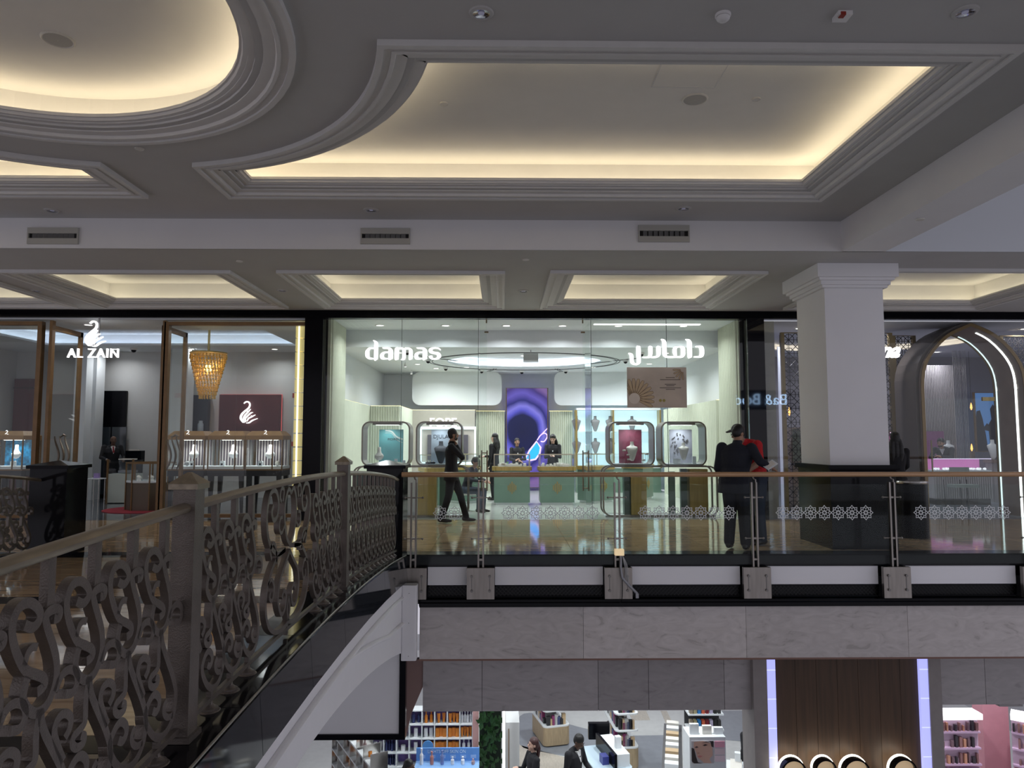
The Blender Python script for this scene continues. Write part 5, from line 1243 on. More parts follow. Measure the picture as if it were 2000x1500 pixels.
# brown shell around the arch (outer sides of the portal)
mb = MB(); mb.ribbon(parch(HW + .06, ZA + .04), .07, D_ - .06, lambda u, v, d: (u, .06 + (D_ - .06) / 2 + d, v)); mb.build('outer_shell', M('dark_arch_shell', (.10, .08, .07), .35, .2), t)
gd = thing('glass_door', 'tall frameless glass door leaf standing in the pointed arch', 'door', (AC, AY + .5, 0)); MB().box(-HW + .08, HW - .25, 0, .012, .02, ZS - .05).build('leaf', m_shop, gd); MB().box(HW - .55, HW - .3, -.02, .03, ZS - .1, ZS - .02).build('hinge', m_gold, gd)
mb = MB(); mb.tube([(-HW + .2, -.05, .85), (-HW + .2, -.05, 1.5), (-HW + .1, -.05, 1.58)], .016, 8); mb.build('pull', m_bronze_f, gd); mb = MB(); mb.tube([(-HW + .42, -.05, .85), (-HW + .42, -.05, 1.55)], .016, 8); mb.build('pull', m_bronze_f, gd)
tt = text('script_sign', 'na', .42, m_sign, (ax(1742, FACADE), FACADE - .01, az(684, FACADE)), None, .04, shear=.45, bold=.012); tag(tt, 'glowing white script letters partly hidden by the pillar', 'sign')
# interior: slatted wall, poster, purple cases
t = thing('slatted_wall', 'grey slatted wood wall seen through the arch', 'wall panel', (0, 19.6, 0)); x0, x1, z1 = ax(1800, 19.6), ax(1868, 19.6), az(712, 19.6)
MB().box(x0, x1, .04, .1, 0, z1).build('backing', M('slat_backing', (.14, .12, .13), .7), t); s_ = None
for k in range(22):
    l = (x0 + (x1 - x0) * (k + .5) / 22, 0, 0); s2 = MB().box(-.014, .014, 0, .04, 0, z1).build('slat', m_slatw, t, loc=l) if s_ is None else inst(s_, t, l); s_ = s_ or s2
t = thing('string_curtain', 'curtain of thin hanging strands beside the slatted wall', 'curtain', (0, 19.0, 0))
for k in range(9): MB().box(ax(1868 + k * 3, 19), ax(1868.5 + k * 3, 19) + .004, 0, .006, .9, 3.95).build('strand', m_chrome, t)
t = thing('wall_poster', 'tall dark blue poster with two robed silhouettes', 'poster', (0, 19.9, 0)); x0, x1, z1, z0 = ax(1906, 19.9), ax(1952, 19.9), az(766, 19.9), az(882, 19.9)
MB().box(x0, x1, 0, .03, z0, z1).build('sheet', EM('poster_blue', (.05, .12, .28), .9), t); mb = MB(); mb.ribbon([(x0, z0), (x1, z0), (x1, z1), (x0, z1)], .05, .04, FXZ, closed=True); mb.build('frame', m_br, t)
W_, H_ = x1 - x0, z1 - z0; P_ = lambda u, v: (x0 + u * W_, z0 + v * H_)
for pl in ([(.05, 0), (.02, .5), (.08, .68), (.22, .7), (.32, .55), (.42, .3), (.5, 0)], [(.6, 0), (.55, .45), (.7, .55), (.66, .72), (.78, .8), (.95, .7), (.98, 0)], [(.38, .42), (.5, .48), (.62, .42), (.6, .34), (.4, .36)]):
    mb = MB(); mb.prism([P_(*q) for q in pl], -.012, -.004, FXZ); mb.build('silhouette', M('silhouette_ink', (.008, .01, .03), .5), t)
m_pur = M('purple_lining', (.30, .10, .24), .6, var=.1); 
t = thing('window_showcase', 'purple lit wall showcase right of the pillar', 'display case', (0, 15.6, 0)); x0, x1, z1, z0 = ax(1735, 15.6), ax(1790, 15.6), az(842, 15.6), az(906, 15.6)
MB().box(x0, x1, .3, .34, z0, z1).build('lining', m_pur, t); mb = MB(); mb.ribbon([(x0, z0), (x1, z0), (x1, z1), (x0, z1)], .05, .34, lambda u, v, d: (u, .17 + d, v), closed=True); mb.build('frame', m_bwood, t); MB().box(x0 - .02, x1 + .05, -.05, .35, z0 - .1, z0 - .03).build('sill', m_shopwhite, t); MB().box(x0 + .1, x1 - .1, .05, .1, z1 - .04, z1 - .03).build('lamp', EM('pink_lamp', (1, .6, .9), 4.), t); lamp(((x0 + x1) / 2, .12, z1 - .06), 2., (1, .75, .95), .1, 150, t); MB().box(x0, x1, 0, .34, 0, z0 - .1).build('base', m_bwood, t)
t = thing('window_showcase', 'grey wall showcase left of the pillar behind the slim lattice', 'display case', (0, 15.8, 0)); x0, x1, z1, z0 = ax(1546, 15.8), ax(1600, 15.8), az(836, 15.8), az(904, 15.8)
MB().box(x0, x1, .3, .34, z0, z1).build('lining', M('pale_sage_lining', (.40, .44, .40), .6), t); mb = MB(); mb.ribbon([(x0, z0), (x1, z0), (x1, z1), (x0, z1)], .05, .34, lambda u, v, d: (u, .17 + d, v), closed=True); mb.build('frame', m_bwood, t); MB().box(x0, x1, 0, .34, 0, z0 - .05).build('base', m_bwood, t); MB().box(x0 + .62, x1 - .05, .28, .3, z0 + .03, z1 - .03).build('purple_panel', m_pur, t)
t = thing('purple_counter', 'long counter with a purple lit glass case inside the arch shop', 'counter', (0, 17.2, 0)); x0, x1 = ax(1822, 17.2), ax(1934, 17.2); zc = az(897, 17.2); zb = az(919, 17.2)
MB().box(x0, x1, .02, .5, .15, zb - .03).build('body', m_slatw, t); s_ = None
for k in range(26):
    l = (x0 + (x1 - x0) * (k + .5) / 26, 0, 0); s2 = MB().box(-.012, .012, -.005, .02, .15, zb - .03).build('slat', m_slatw, t, loc=l) if s_ is None else inst(s_, t, l); s_ = s_ or s2
for x in (x0 + .1, (x0 + x1) / 2, x1 - .1): MB().box(x - .25 if x > x0 + .2 else x - .05, x + .05, .02, .5, 0, .15).build('foot', m_black, t)
MB().box(x0, x1, 0, .5, zb - .03, zb).build('deck', m_shopwhite, t); MB().box(x0, x1, .44, .46, zb, zc).build('purple_back', EM('purple_glow', (.55, .16, .42), .5), t); MB().box(x0, x1, 0, .5, zb, zc).build('glass', m_case, t); MB().box(x0, x1, .0, .02, zc, zc + .012).build('lit_edge', EM('violet_edge', (.8, .7, 1), 1.2), t)
mb = MB()
for k in range(60): x = random.uniform(x0 + .05, x1 - .05); mb.sphere((x, random.uniform(.08, .3), zb + .03), random.uniform(.015, .03), 6, 4)
o = mb.build('jewels', EM('jewel_white', (1, .95, 1), .7), t); o['kind'] = 'stuff'
tag(MB().box(ax(1853, 16.9), ax(1890, 16.9), 16.9, 16.94, az(932, 16.9), az(913, 16.9)).build('chair_back', M('sage_chair', (.30, .33, .30), .7)), 'grey upholstered chair back against the purple counter', 'chair')
ch = bpy.data.objects[[o.name for o in bpy.data.objects if o.name.startswith('chair_back')][-1]]
ch.name = 'counter_chair'
for px_ in (1844, 1876, 1889): mb = MB(); mb.tube([(ax(px_, 16.8), 16.85, 0), (ax(px_, 16.8), 16.9, .62)], .01, 6); mb.build('leg', m_black, ch)
MB().box(ax(1845, 16.9), ax(1892, 16.9), 16.6, 16.9, .45, .52).build('seat', M('sage_chair'), ch)
for k, px_ in enumerate((1938, 1955, 1973)):
    bust((ax(px_, 18), 18.0, az(898, 18)), .5, M('white_bust'), f'tall white neck bust, {["first", "second", "third"][k]} from the left behind the arch light strip', True, 'white busts in the arch shop')
t = thing('bust_shelf', 'dark shelf carrying the tall white busts in the arch shop', 'shelf', (0, 18.0, 0)); zz = az(898, 18); MB().box(ax(1928, 18), ax(1990, 18), -.2, .2, zz - .08, zz - .005).build('board', m_bwood, t); MB().box(ax(1930, 18), ax(1988, 18), -.15, .15, 0, zz - .08).build('cabinet', m_slatw, t)
bust((ax(1852, 19.35), 19.35, 1.041), .5, M('white_bust'), 'white bust on the back cabinet above the leaning salesman', True)
t = thing('back_cabinet', 'purple lined back cabinet behind the leaning salesman', 'cabinet', (0, 19.2, 0)); MB().box(ax(1805, 19.2), ax(1868, 19.2), 0, .3, 1.0, 1.04).build('shelf', m_shopwhite, t); MB().box(ax(1805, 19.2), ax(1855, 19.2), .25, .3, 1.04, az(842, 19.2)).build('purple_back', M('purple_lining'), t); MB().box(ax(1805, 19.2), ax(1868, 19.2), 0, .3, 0, 1.0).build('base', m_slatw, t); MB().box(ax(1806, 19.2), ax(1812, 19.2), .2, .24, 1.05, 1.75).build('light_bar', EM('violet_edge'), t)
for k, (px_, py_, y) in enumerate(((1528, 802, 16.2), (1543, 803, 16.6), (1900, 793, 19.2), (1897, 874, 19.2))):
    t = thing('candle_lamp', 'small orange pendant flame lamp ' + ['nearest the stone pilaster', 'second from the stone pilaster', 'high beside the blue poster', 'low beside the blue poster'][k], 'lamp', (ax(px_, y), y, az(py_, y)), group='orange flame lamps'); mb = MB(); mb.lathe([(.01, -.1), (.03, -.04), (.022, .03), (.004, .1)], (0, 0, 0), 8); mb.build('flame', EM('orange_flame', (1, .45, .12), 2.), t)
    if k < 3: MB().box(-.003, .003, -.003, .003, .1, 3.955 - az(py_, y)).build('cord', m_black, t)
    else: MB().box(-.05, .05, -.05, .05, -az(py_, y), -.1).build('stand', m_bwood, t)
mb = MB(); mb.lathe([(.24, 0), (.24, .86)], (0, 0, 0), 24); t = thing('round_bin', 'dark round drum with a chrome rim beside the pillar', 'bin', (ax(1775, 11.6), 11.6, 0)); mb.build('drum', m_black, t, smooth=True); mb = MB(); mb.lathe([(.245, .86), (.25, .88), (.24, .9)], (0, 0, 0), 24); mb.build('rim', m_chrome, t, smooth=True)
for k, (x, y) in enumerate(((6.4, 15.2), (8.0, 15.2), (11.3, 15.2), (6.2, 16.6), (11.9, 16.8), (9.9, 19.8), (7.0, 19.5), (11.9, 19.3))):
    shop_light((x, y, 3.955), 'lit downlight in the arch shop ceiling ' + ['behind the stone pilaster', 'left of the arch', 'right of the arch', 'above the purple showcase', 'above the busts', 'near the poster', 'back left', 'back right'][k], 15., (.86, .88, 1.))
# ================================================================== lower level shops
LY = 10.5
lw = struct(MB().box(ax(830, LY), ax(1462, LY), LY + .03, LY + .3, az(1389, LY), -1.386).build('wall_lower_fascia', m_joint))
px_ = [830, 943, 1164, 1260, 1404, 1462]
for a, b in zip(px_[:-1], px_[1:]): MB().box(ax(a, LY) + .003, ax(b, LY) - .003, LY, LY + .03, az(1389, LY), -1.386).build('stone_panel', m_band2, lw)
lw2 = struct(MB().box(ax(1806, LY), 12, LY + .03, LY + .3, az(1381, LY), -1.386).build('wall_lower_fascia', m_joint))
for a, b in ((1806, 1901), (1901, 2020), (2020, 2200)): MB().box(ax(a, LY) + .003, ax(b, LY) - .003, LY, LY + .03, az(1381, LY), -1.386).build('stone_panel', m_band2, lw2)
MB().box(ax(1930, LY), ax(1975, LY), LY + .05, LY + .2, az(1388, LY), az(1381, LY)).build('drop_edge', m_band2, lw2)
struct(MB().box(ax(1454, LY), ax(1480, LY), LY - .12, LY + .4, LZ, -1.386).build('wall_pier', M('taupe_pier', (.30, .27, .26), .5, var=.06))); struct(MB().box(ax(1785, LY), ax(1808, LY), LY - .12, LY + .4, LZ, -1.386).build('wall_pier', M('taupe_pier')))
mb = MB(); mb.prism([(ax(a, LY), az(b, LY)) for a, b in ((780, 1288), (830, 1288), (830, 1342), (808, 1396), (799, 1440), (780, 1440))], LY + .02, LY + .12, FXZ); struct(mb.build('wall_red_return', M('dusty_red', (.30, .19, .17), .6)))
# timber portal with light columns and halo discs
t = thing('timber_portal', 'dark vertical timber backdrop between two violet light columns', 'wall panel', (0, LY - .05, 0))
m_tim = M('dark_walnut_board', (.075, .04, .02), .5, var=.25, scale=3, stretch=(6, 6, .35)); xs = [ax(1497 + 278 * k / 7, LY) for k in range(8)]
for k in range(7): MB().box(xs[k] + .002, xs[k + 1] - .002, .0, .03, LZ, -1.39).build('board', m_tim, t)
MB().box(xs[0], xs[-1], .03, .05, LZ, -1.39).build('backing', M('dark_backing', (.02, .012, .008), .7), t)
for a, b, lb in ((1480, 1497, 'left'), (1769, 1785, 'right')):
    c = thing('light_column', f'tall violet-white light column on the {lb} of the timber backdrop', 'light', (0, LY - .1, 0)); MB().box(ax(a, LY), ax(b, LY), 0, .12, LZ, -1.39).build('diffuser', EM('violet_column', (.40, .42, .95), 1.0), c)
    for k in range(9): MB().box(ax(a, LY), ax(b, LY), -.003, 0, -1.7 - k * .4, -1.69 - k * .4).build('seam', EM('violet_seam', (.6, .65, 1), 1.), c)
for k, (cx, r) in enumerate(((1530, 22), (1590, 19), (1648, 24), (1738, 22))):
    R_ = r / CAM_F * (LY - .2); y = LY - .28; zc = az(1486, y) - R_
    c = thing('halo_disc', f'round halo-lit disc, {["first", "second", "third", "fourth"][k]} from the left at the foot of the timber backdrop', 'lamp', (ax(cx, y), y, zc), group='halo-lit discs')
    mb = MB(); mb.ribbon(arc(0, 0, R_, 0, 354, 40), .022, .1, FXZ, closed=True); mb.build('rim', m_black, c)
    mb = MB(); mb.ribbon(arc(0, 0, R_ + .006, 0, 354, 40), .03, .03, lambda u, v, d: (u, .075 + d, v), closed=True); mb.build('halo', EM('halo_white', (1, .95, .82), 5.), c)
    mb = MB(); mb.prism(arc(0, 0, R_ - .012, 0, 350, 36), .0, .03, FXZ); mb.build('face', EM('warm_face', (.75, .55, .33), .35), c)
# black framed screen under the bridge
SY = FLOOR_EDGE + .1; t = thing('framed_panel', 'large pale panel in a thick black frame hanging under the bridge end', 'panel', (0, SY, 0)); x1, z0 = ax(798, SY), az(1442, SY)
MB().box(-6.2, x1 - .08, 0, .08, z0 + .06, -1.05).build('panel', m_white, t); MB().box(x1 - .085, x1, -.03, .1, z0, -1.05).build('frame_side', m_black, t); MB().box(-6.2, x1 - .085, -.03, .1, z0, z0 + .07).build('frame_bottom', m_black, t)
# floor pieces of the lower shop
fl2 = struct(MB().box(-6, 12, LY, 24, LZ + .001, LZ + .01).build('floor_lower_shop', M('pale_lower_floor', (.52, .53, .52), .3, var=.05))); 
def patch(pts, mat, name='floor_inlay', h=.004):
    mb = MB(); mb.prism([tuple(on(*p, LZ)[:2]) for p in pts], LZ + .0105, LZ + .01 + h, FXY); return mb.build(name, mat, fl2)
m_gfl = M('blue_grey_inlay', (.22, .24, .27), .3, var=.06); m_wfl = M('pale_wood_inlay', (.46, .42, .36), .4, var=.12, stretch=(6, 1, 1))
patch(spline([(1015, 1400), (1060, 1396), (1110, 1415), (1175, 1432), (1200, 1440), (1190, 1475), (1130, 1480), (1060, 1470), (1015, 1455)], 4, True), m_gfl)
patch([(985, 1457), (1010, 1455), (1110, 1482), (1105, 1520), (985, 1520)], m_wfl); patch([(1232, 1438), (1310, 1437), (1330, 1500), (1260, 1510), (1232, 1495)], m_gfl, h=.006); patch([(1228, 1390), (1262, 1389), (1270, 1407), (1233, 1408)], m_wfl); patch([(1290, 1389), (1302, 1389), (1326, 1438), (1310, 1437)], m_wfl, h=.003)
patch([(1405, 1389), (1460, 1389), (1460, 1450), (1405, 1445)], m_gfl)
# cubby shelving with cosmetics
def product(kind, col):
    key = (kind, col)
    if key in PROD: return PROD[key]
    m = M('pack_%s_%d' % (kind, len(PROD)), col, .35, var=.05); mb = MB()
    if kind == 'box': mb.box(-.035, .035, -.03, .03, 0, .14)
    elif kind == 'bottle': mb.lathe([(.03, 0), (.032, .02), (.032, .11), (.012, .135), (.012, .16), (.018, .162), (.018, .185)], (0, 0, 0), 10)
    elif kind == 'tube': loft(mb, [(0, 0, 0, .022, .02), (0, 0, .03, .024, .022), (0, 0, .15, .036, .006)], 10)
    else: mb.lathe([(.045, 0), (.045, .06), (.047, .06), (.047, .09)], (0, 0, 0), 12)
    PROD[key] = (mb.mesh('pack'), m); PROD[key][0].materials.append(m); return PROD[key]
PROD = {}; OR, WH, NV, BL, PU = (.80, .26, .03), (.80, .80, .82), (.03, .04, .14), (.05, .32, .75), (.35, .2, .55)
cub = thing('cubby_shelf', 'white cubby shelving full of cosmetics with violet backs', 'shelving', (0, 15.0, 0)); CY_ = 15.0
cx0, cw, zb0, ch = ax(733, CY_), (ax(925, CY_) - ax(733, CY_)) / 8, LZ + .012, .275
MB().box(cx0, cx0 + 8 * cw, .26, .29, zb0, zb0 + 5 * ch).build('back', M('violet_back', (.26, .16, .46), .6, var=.2, scale=1.2), cub)
for i in range(9): MB().box(cx0 + i * cw - .01, cx0 + i * cw + .01, 0, .26, zb0, zb0 + 5 * ch).build('divider', m_shopwhite, cub)
for j in range(6): MB().box(cx0 - .01, cx0 + 8 * cw + .01, -.005, .26, zb0 + j * ch - .01, zb0 + j * ch + .012).build('shelf', m_shopwhite, cub)
COLN = {OR: 'orange', WH: 'white', NV: 'navy', BL: 'bright blue', PU: 'violet'}
lay = {4: [('tube', WH, 2), ('bottle', NV, 2), ('bottle', OR, 2), ('tube', OR, 2), ('tube', OR, 3), ('bottle', WH, 4), ('bottle', WH, 4)], 3: [('box', WH, 1), ('box', WH, 2), ('box', OR, 3), ('box', OR, 3), ('tube', OR, 4), ('bottle', BL, 4)], 2: [('tube', WH, 2), ('bottle', NV, 4), ('jar', WH, 1), ('box', WH, 1), ('box', OR, 3), ('box', OR, 4), ('box', OR, 3), ('bottle', WH, 2)], 1: [('box', WH, 1), ('bottle', NV, 5)]}
off = {4: 2, 3: 3, 2: 0, 1: 0}; rown = {4: 'top', 3: 'second', 2: 'third', 1: 'fourth'}
for row, cells in lay.items():
    for ci, (kind, col, n) in enumerate(cells):
        i = ci + off[row]
        if i > 7: continue
        for k in range(n):
            me, m = product(kind, col); o = bpy.data.objects.new('cosmetic_' + {'box': 'carton', 'bottle': 'bottle', 'tube': 'tube', 'jar': 'jar'}[kind], me); COL.objects.link(o)
            o.location = (cx0 + (i + (k + .5 + .25) / (n + .5)) * cw, CY_ + .1 + .03 * (k % 2), zb0 + row * ch + .012); o.scale = (min(1, 3.4 / n), 1, 1.2)
            tag(o, f'{COLN[col]} cosmetic {"carton" if kind == "box" else kind}{", " + ORD[k] + " from the left" if n > 1 else ""} in cubby column {["one", "two", "three", "four", "five", "six", "seven", "eight"][i]} of the {rown[row]} row', 'cosmetic', f'cosmetics in the cubby shelving')
tag(MB().box(ax(925, CY_) + .01, ax(936, CY_), CY_ - .1, CY_ + .3, LZ + .01, LZ + 1.6).build('pink_pier', M('pink_pier', (.60, .34, .32), .6)), 'narrow pink pier at the right end of the cubby shelving', 'pier')
t = thing('promo_stand', 'blue promotional stand with six bottles in front of the cubby shelving', 'display stand', (0, 13.4, 0)); x0, x1, z1 = ax(818, 13.4), ax(938, 13.4), az(1465, 13.4)
MB().box(x0, x1, .1, .13, LZ + .01, z1).build('back_board', M('promo_blue', (.12, .30, .68), .5), t); text('lettering', 'LIGHTS OFF SKIN ON', .085, M('pale_print', (.55, .7, .85), .5), ((x0 + x1) / 2 - .02, .095, z1 - .06), t, .004, sx=.85)
MB().box(x0, x1, -.25, .1, LZ + .01, az(1490, 13.4)).build('step', M('promo_blue2', (.25, .45, .78), .5), t)
for k in range(6): MB().box(x0 + .06 + k * .185, x0 + .16 + k * .185, .09, .1, az(1488, 13.4) + .03, z1 - .12).build('info_card', M('promo_card', (.30, .46, .75), .5), t)
for k in range(6):
    me, m = product('bottle', [WH, (.5, .2, .16), (.2, .25, .5), WH, WH, (.45, .3, .3)][k]); o = bpy.data.objects.new('sample_bottle', me); COL.objects.link(o); o.location = (x0 + .11 + k * .185, 13.36, az(1490, 13.4)); o.scale = (1, 1, [1.5, 1.2, 1.3, .7, .7, .5][k]); tag(o, f'sample bottle on the blue promotional stand, {ORD[k]} from the left', 'bottle', 'samples on the blue stand')
mb = MB(); mb.prism(arc(ax(841, 13.9), az(1456, 13.9), .1, 0, 350, 24), 13.88, 13.9, FXZ); tag(mb.build('round_placard', M('placard_blue', (.13, .36, .72), .5)), 'round blue placard above the blue promotional stand', 'placard')
mb = MB(); mb.box(ax(841, 13.9) - .01, ax(841, 13.9) + .01, 13.9, 13.91, LZ + .01, az(1466, 13.9)); o = mb.build('placard_rod', m_chrome); tag(o, 'thin rod holding the round blue placard', 'rod')
t = thing('slanted_gondola', 'slanting white product gondola at the far lower left under the bridge', 'shelving', (ax(700, 13.2), 13.6, LZ + .01), math.radians(-62))
for k in range(5): MB().box(-1.2, 1.2, -.15, .15, .25 + k * .28, .28 + k * .28).build('shelf', m_shopwhite, t)
for k in range(7): MB().box(-1.2 + k * .4, -1.18 + k * .4, -.15, .15, 0, 1.6).build('upright', m_chrome, t)
k2 = 0
for k in range(5):
    for j in range(9): me, m = product(['box', 'bottle', 'jar'][(k + j) % 3], [WH, (.55, .35, .3), (.3, .2, .2), OR][(k * 2 + j) % 4]); o = bpy.data.objects.new('pack', me); COL.objects.link(o); o.parent = t; o.location = (-1.1 + j * .27, -.03, .28 + k * .28)
# green plant wall, white post, cabinet
t = thing('plant_wall', 'dark green leafy plant wall strip beside the pink pier', 'plant', (0, 14.8, 0)); x0, x1 = ax(938, 14.8), ax(980, 14.8); MB().box(x0, x1, .1, .16, LZ + .01, LZ + 2.2).build('panel', M('plant_back', (.01, .02, .01), .8), t)
lf = None
for k in range(150):
    o = None; x, z, a = random.uniform(x0, x1), LZ + .3 + random.uniform(0, 1.8), random.uniform(-.9, .9)
    if lf is None:
        mb = MB(); mb.add([(0, 0, 0), (.035, -.03, .05), (0, -.05, .12), (-.035, -.03, .05)], [(0, 1, 2), (0, 2, 3)]); o = lf = mb.build('leaf', M('leaf_green', (.035, .11, .03), .45, var=.4), t)
    else: o = inst(lf, t)
    o.location = (x, .08, z); o.rotation_euler = (random.uniform(-.5, .3), a, random.uniform(-.6, .6)); s_ = random.uniform(.8, 1.7); o.scale = (s_, s_, s_)
tag(MB().box(ax(982, 12.8), ax(987, 12.8), 12.8, 12.9, LZ + .01, -1.5).build('white_post', EM('post_light', (1, 1, 1), 1.1)), 'glowing white edge post left of the lower woman', 'post')
t = thing('wall_cabinet', 'pale grey tall cabinet with a long bronze handle behind the white post', 'cabinet', (0, 13.4, LZ + .01)); MB().box(ax(988, 13.4), ax(1014, 13.4), 0, 1.4, 0, 1.75).build('door', M('pale_cabinet', (.60, .61, .61), .5), t); MB().box(ax(993, 13.4), ax(994.5, 13.4), -.04, -.01, .8, 1.65).build('handle', m_br, t)
# gondolas with wooden bases
def gondola(p, w, d, label, rz, tiers, packs):
    q = on(*p, LZ); t = thing('gondola', label, 'display stand', (q.x, q.y, LZ + .012), rz, 'wood-based gondolas')
    mb = MB(); mb.prism(rrect(-w / 2, w / 2, -d / 2, d / 2, .1, 4), .03, .42, FXY); mb.build('wood_base', M('pale_oak', (.42, .32, .20), .5, var=.15, stretch=(8, 8, .6)), t)
    for k in range(tiers): mb = MB(); mb.prism(rrect(-w / 2, w / 2, -d / 2, d / 2, .1, 4), .42 + k * .34, .45 + k * .34, FXY); mb.build('tray', m_shopwhite, t)
    MB().box(-.03, .03, -d / 2 + .15, d / 2 - .15, .45, .42 + (tiers - 1) * .34).build('core', m_chrome, t)
    for k in range(tiers - 1 + packs):
        for j in range(7):
            a = (j - 3) * (w - .2) / 7
            mb = MB().box(a - .04, a + .04, -d / 2 + .05, -d / 2 + .12, .452 + k * .34, .45 + k * .34 + random.uniform(.12, .24)); mb.build('carton', M('carton_%d' % (j % 5), [(.03, .03, .035), (.55, .40, .24), (.25, .04, .14), (.5, .5, .5), (.06, .08, .2)][j % 5], .4), t)
        for j in range(6):
            b_ = -d / 2 + .25 + j * (d - .4) / 6; MB().box(-w / 2 + .05, -w / 2 + .12, b_ - .05, b_ + .05, .452 + k * .34, .45 + k * .34 + random.uniform(.1, .24)).build('carton', M('carton_%d' % ((j * 2) % 5)), t)
gondola((1075, 1442), .62, 1.0, 'oak-based gondola stacked with dark and cream cartons behind the lower woman', math.radians(14), 3, 1)
gondola((1212, 1478), .5, 1.3, 'tall white and oak gondola right of the lower salesman', math.radians(4), 3, 1)
# white makeup counter
t = thing('makeup_counter', 'white makeup counter with boxes in front of the lower salesman', 'counter', (ax(1172, 13.6), 13.7, LZ + .01), math.radians(12)); MB().box(-.25, .35, -.5, .5, 0, .95).build('body', m_shopwhite, t); mb = MB(); mb.prism(rrect(-.3, .4, -.55, .55, .12, 4), .95, 1.0, FXY); mb.build('top', M('pale_blue_top', (.55, .68, .78), .2), t)
MB().box(.12, .36, -.45, .45, 1.0, 1.22).build('white_case', m_shopwhite, t); MB().box(-.1, .02, -.3, -.12, 1.0, 1.14).build('navy_carton', M('navy_box', (.04, .05, .25), .4), t); MB().box(.2, .3, -.2, -.1, 1.22, 1.42).build('white_carton', m_shopwhite, t); MB().box(.05, .1, -.5, .5, 1.0, 1.25).build('black_divider', m_black, t)
tag(MB().box(ax(1145, 14.4), ax(1185, 14.4), 14.4, 14.5, LZ + 1.05, LZ + 1.35).build('monitor', m_black), 'black monitor back behind the white makeup counter', 'monitor'); bpy.data.objects['monitor'].location.z = 0
MB().box(ax(1162, 14.4), ax(1168, 14.4), 14.43, 14.47, LZ + .012, LZ + 1.05).build('stand', m_black, bpy.data.objects['monitor'])
# poster stand with a portrait
t = thing('portrait_stand', 'white cosmetics stand with a large portrait poster of a face', 'display stand', (0, 12.3, 0)); x0, x1, z1, z0 = ax(1336, 12.3), ax(1404, 12.3), az(1442, 12.3), LZ + .012
MB().box(x0, x1, 0, .45, z0, z1).build('body', m_shopwhite, t); a0, a1, b1 = ax(1339, 12.3), ax(1381, 12.3), az(1449, 12.3); b0 = az(1493, 12.3); P_ = lambda u, v: (a0 + u * (a1 - a0), b0 + v * (b1 - b0))
MB().box(a0, a1, -.008, 0, b0, b1).build('poster', M('portrait_ground', (.50, .47, .50), .5), t)
for nm, pl, c in (('hair', [(.75, 1), (1, 1), (1, .7), (.9, .75), (.86, .95)], (.03, .02, .02)), ('hair', [(0, .1), (0, .7), (.12, .66), (.2, .3), (.28, .05), (.5, 0), (.1, 0)], (.03, .02, .02)), ('face', [(.12, .95), (.5, 1), (.86, .9), (.94, .65), (.95, .35), (.8, .2), (.9, .0), (.55, .02), (.45, .12), (.28, .25), (.2, .5), (.1, .72)], (.60, .37, .30)), ('lips', [(.24, .3), (.36, .35), (.5, .33), (.38, .26)], (.55, .2, .2)), ('eye', [(.14, .72), (.24, .77), (.32, .72), (.22, .69)], (.05, .03, .03)), ('eye', [(.5, .8), (.62, .86), (.74, .82), (.6, .77)], (.05, .03, .03)), ('brow', [(.46, .9), (.66, .97), (.82, .92), (.64, .94)], (.06, .035, .03)), ('nose', [(.26, .5), (.36, .48), (.34, .43), (.25, .44)], (.45, .25, .2))):
    mb = MB(); d_ = -.011 if nm in ('lips', 'eye', 'brow', 'nose') else (-.0095 if nm == 'face' else -.0105); mb.prism([P_(*q) for q in pl], d_, d_ + .0012, FXZ); mb.build(nm, M('portrait_' + nm, c, .5), t)
for k, c in enumerate(((.75, .35, .45), (.7, .55, .58), (.75, .6, .65))): MB().box(ax(1383, 12.3), ax(1402, 12.3), -.01, 0, az(1462 + k * 14, 12.3), az(1450 + k * 14, 12.3)).build('swatch_card', M('swatch_%d' % k, c, .5), t)
for k, u in enumerate((.06, .42, .74)): MB().box(x0 + u * (x1 - x0), x0 + (u + .25) * (x1 - x0), .1, .16, z1, z1 + .17 - .03 * k).build('palette_box', [m_shopwhite, m_cream, m_shopwhite][k], t)
t = thing('makeup_table', 'white sample table beside the lower seated salesman', 'counter', (ax(1434, 13.1), 13.1, LZ + .012), math.radians(-18)); MB().box(-.25, .25, -.4, .4, 0, .95).build('body', m_black, t); MB().box(-.27, .27, -.42, .42, .95, 1.0).build('top', m_shopwhite, t); MB().box(-.2, 0, -.35, .3, 1.0, 1.08).build('sample_tray', m_cream, t); MB().box(.1, .2, -.3, -.1, 1.0, 1.25).build('white_carton', m_shopwhite, t); MB().box(-.12, -.02, .2, .3, 1.0, 1.22).build('white_carton', m_shopwhite, t)
t = thing('shelf_rack', 'dark rack of coloured cartons behind the portrait stand', 'shelving', (0, 14.6, LZ + .012)); x0, x1 = ax(1335, 14.6), ax(1402, 14.6)
for k in range(4): MB().box(x0, x1, 0, .35, .5 + k * .3, .53 + k * .3).build('shelf', m_shopwhite, t)
MB().box(x0, x1, .33, .36, 0, 1.7).build('back', M('rack_back', (.05, .05, .055), .6), t)
for k in range(4):
    for j in range(8): MB().box(x0 + .03 + j * .08, x0 + .09 + j * .08, .02, .12, .53 + k * .3, .70 + k * .3).build('carton', M('rackc_%d' % j, [(.3, .25, .18), (.4, .35, .2), (.03, .2, .5), (.6, .12, .06), (.2, .02, .03), (.5, .45, .6), (.03, .03, .03), (.05, .05, .05)][j], .4), t)
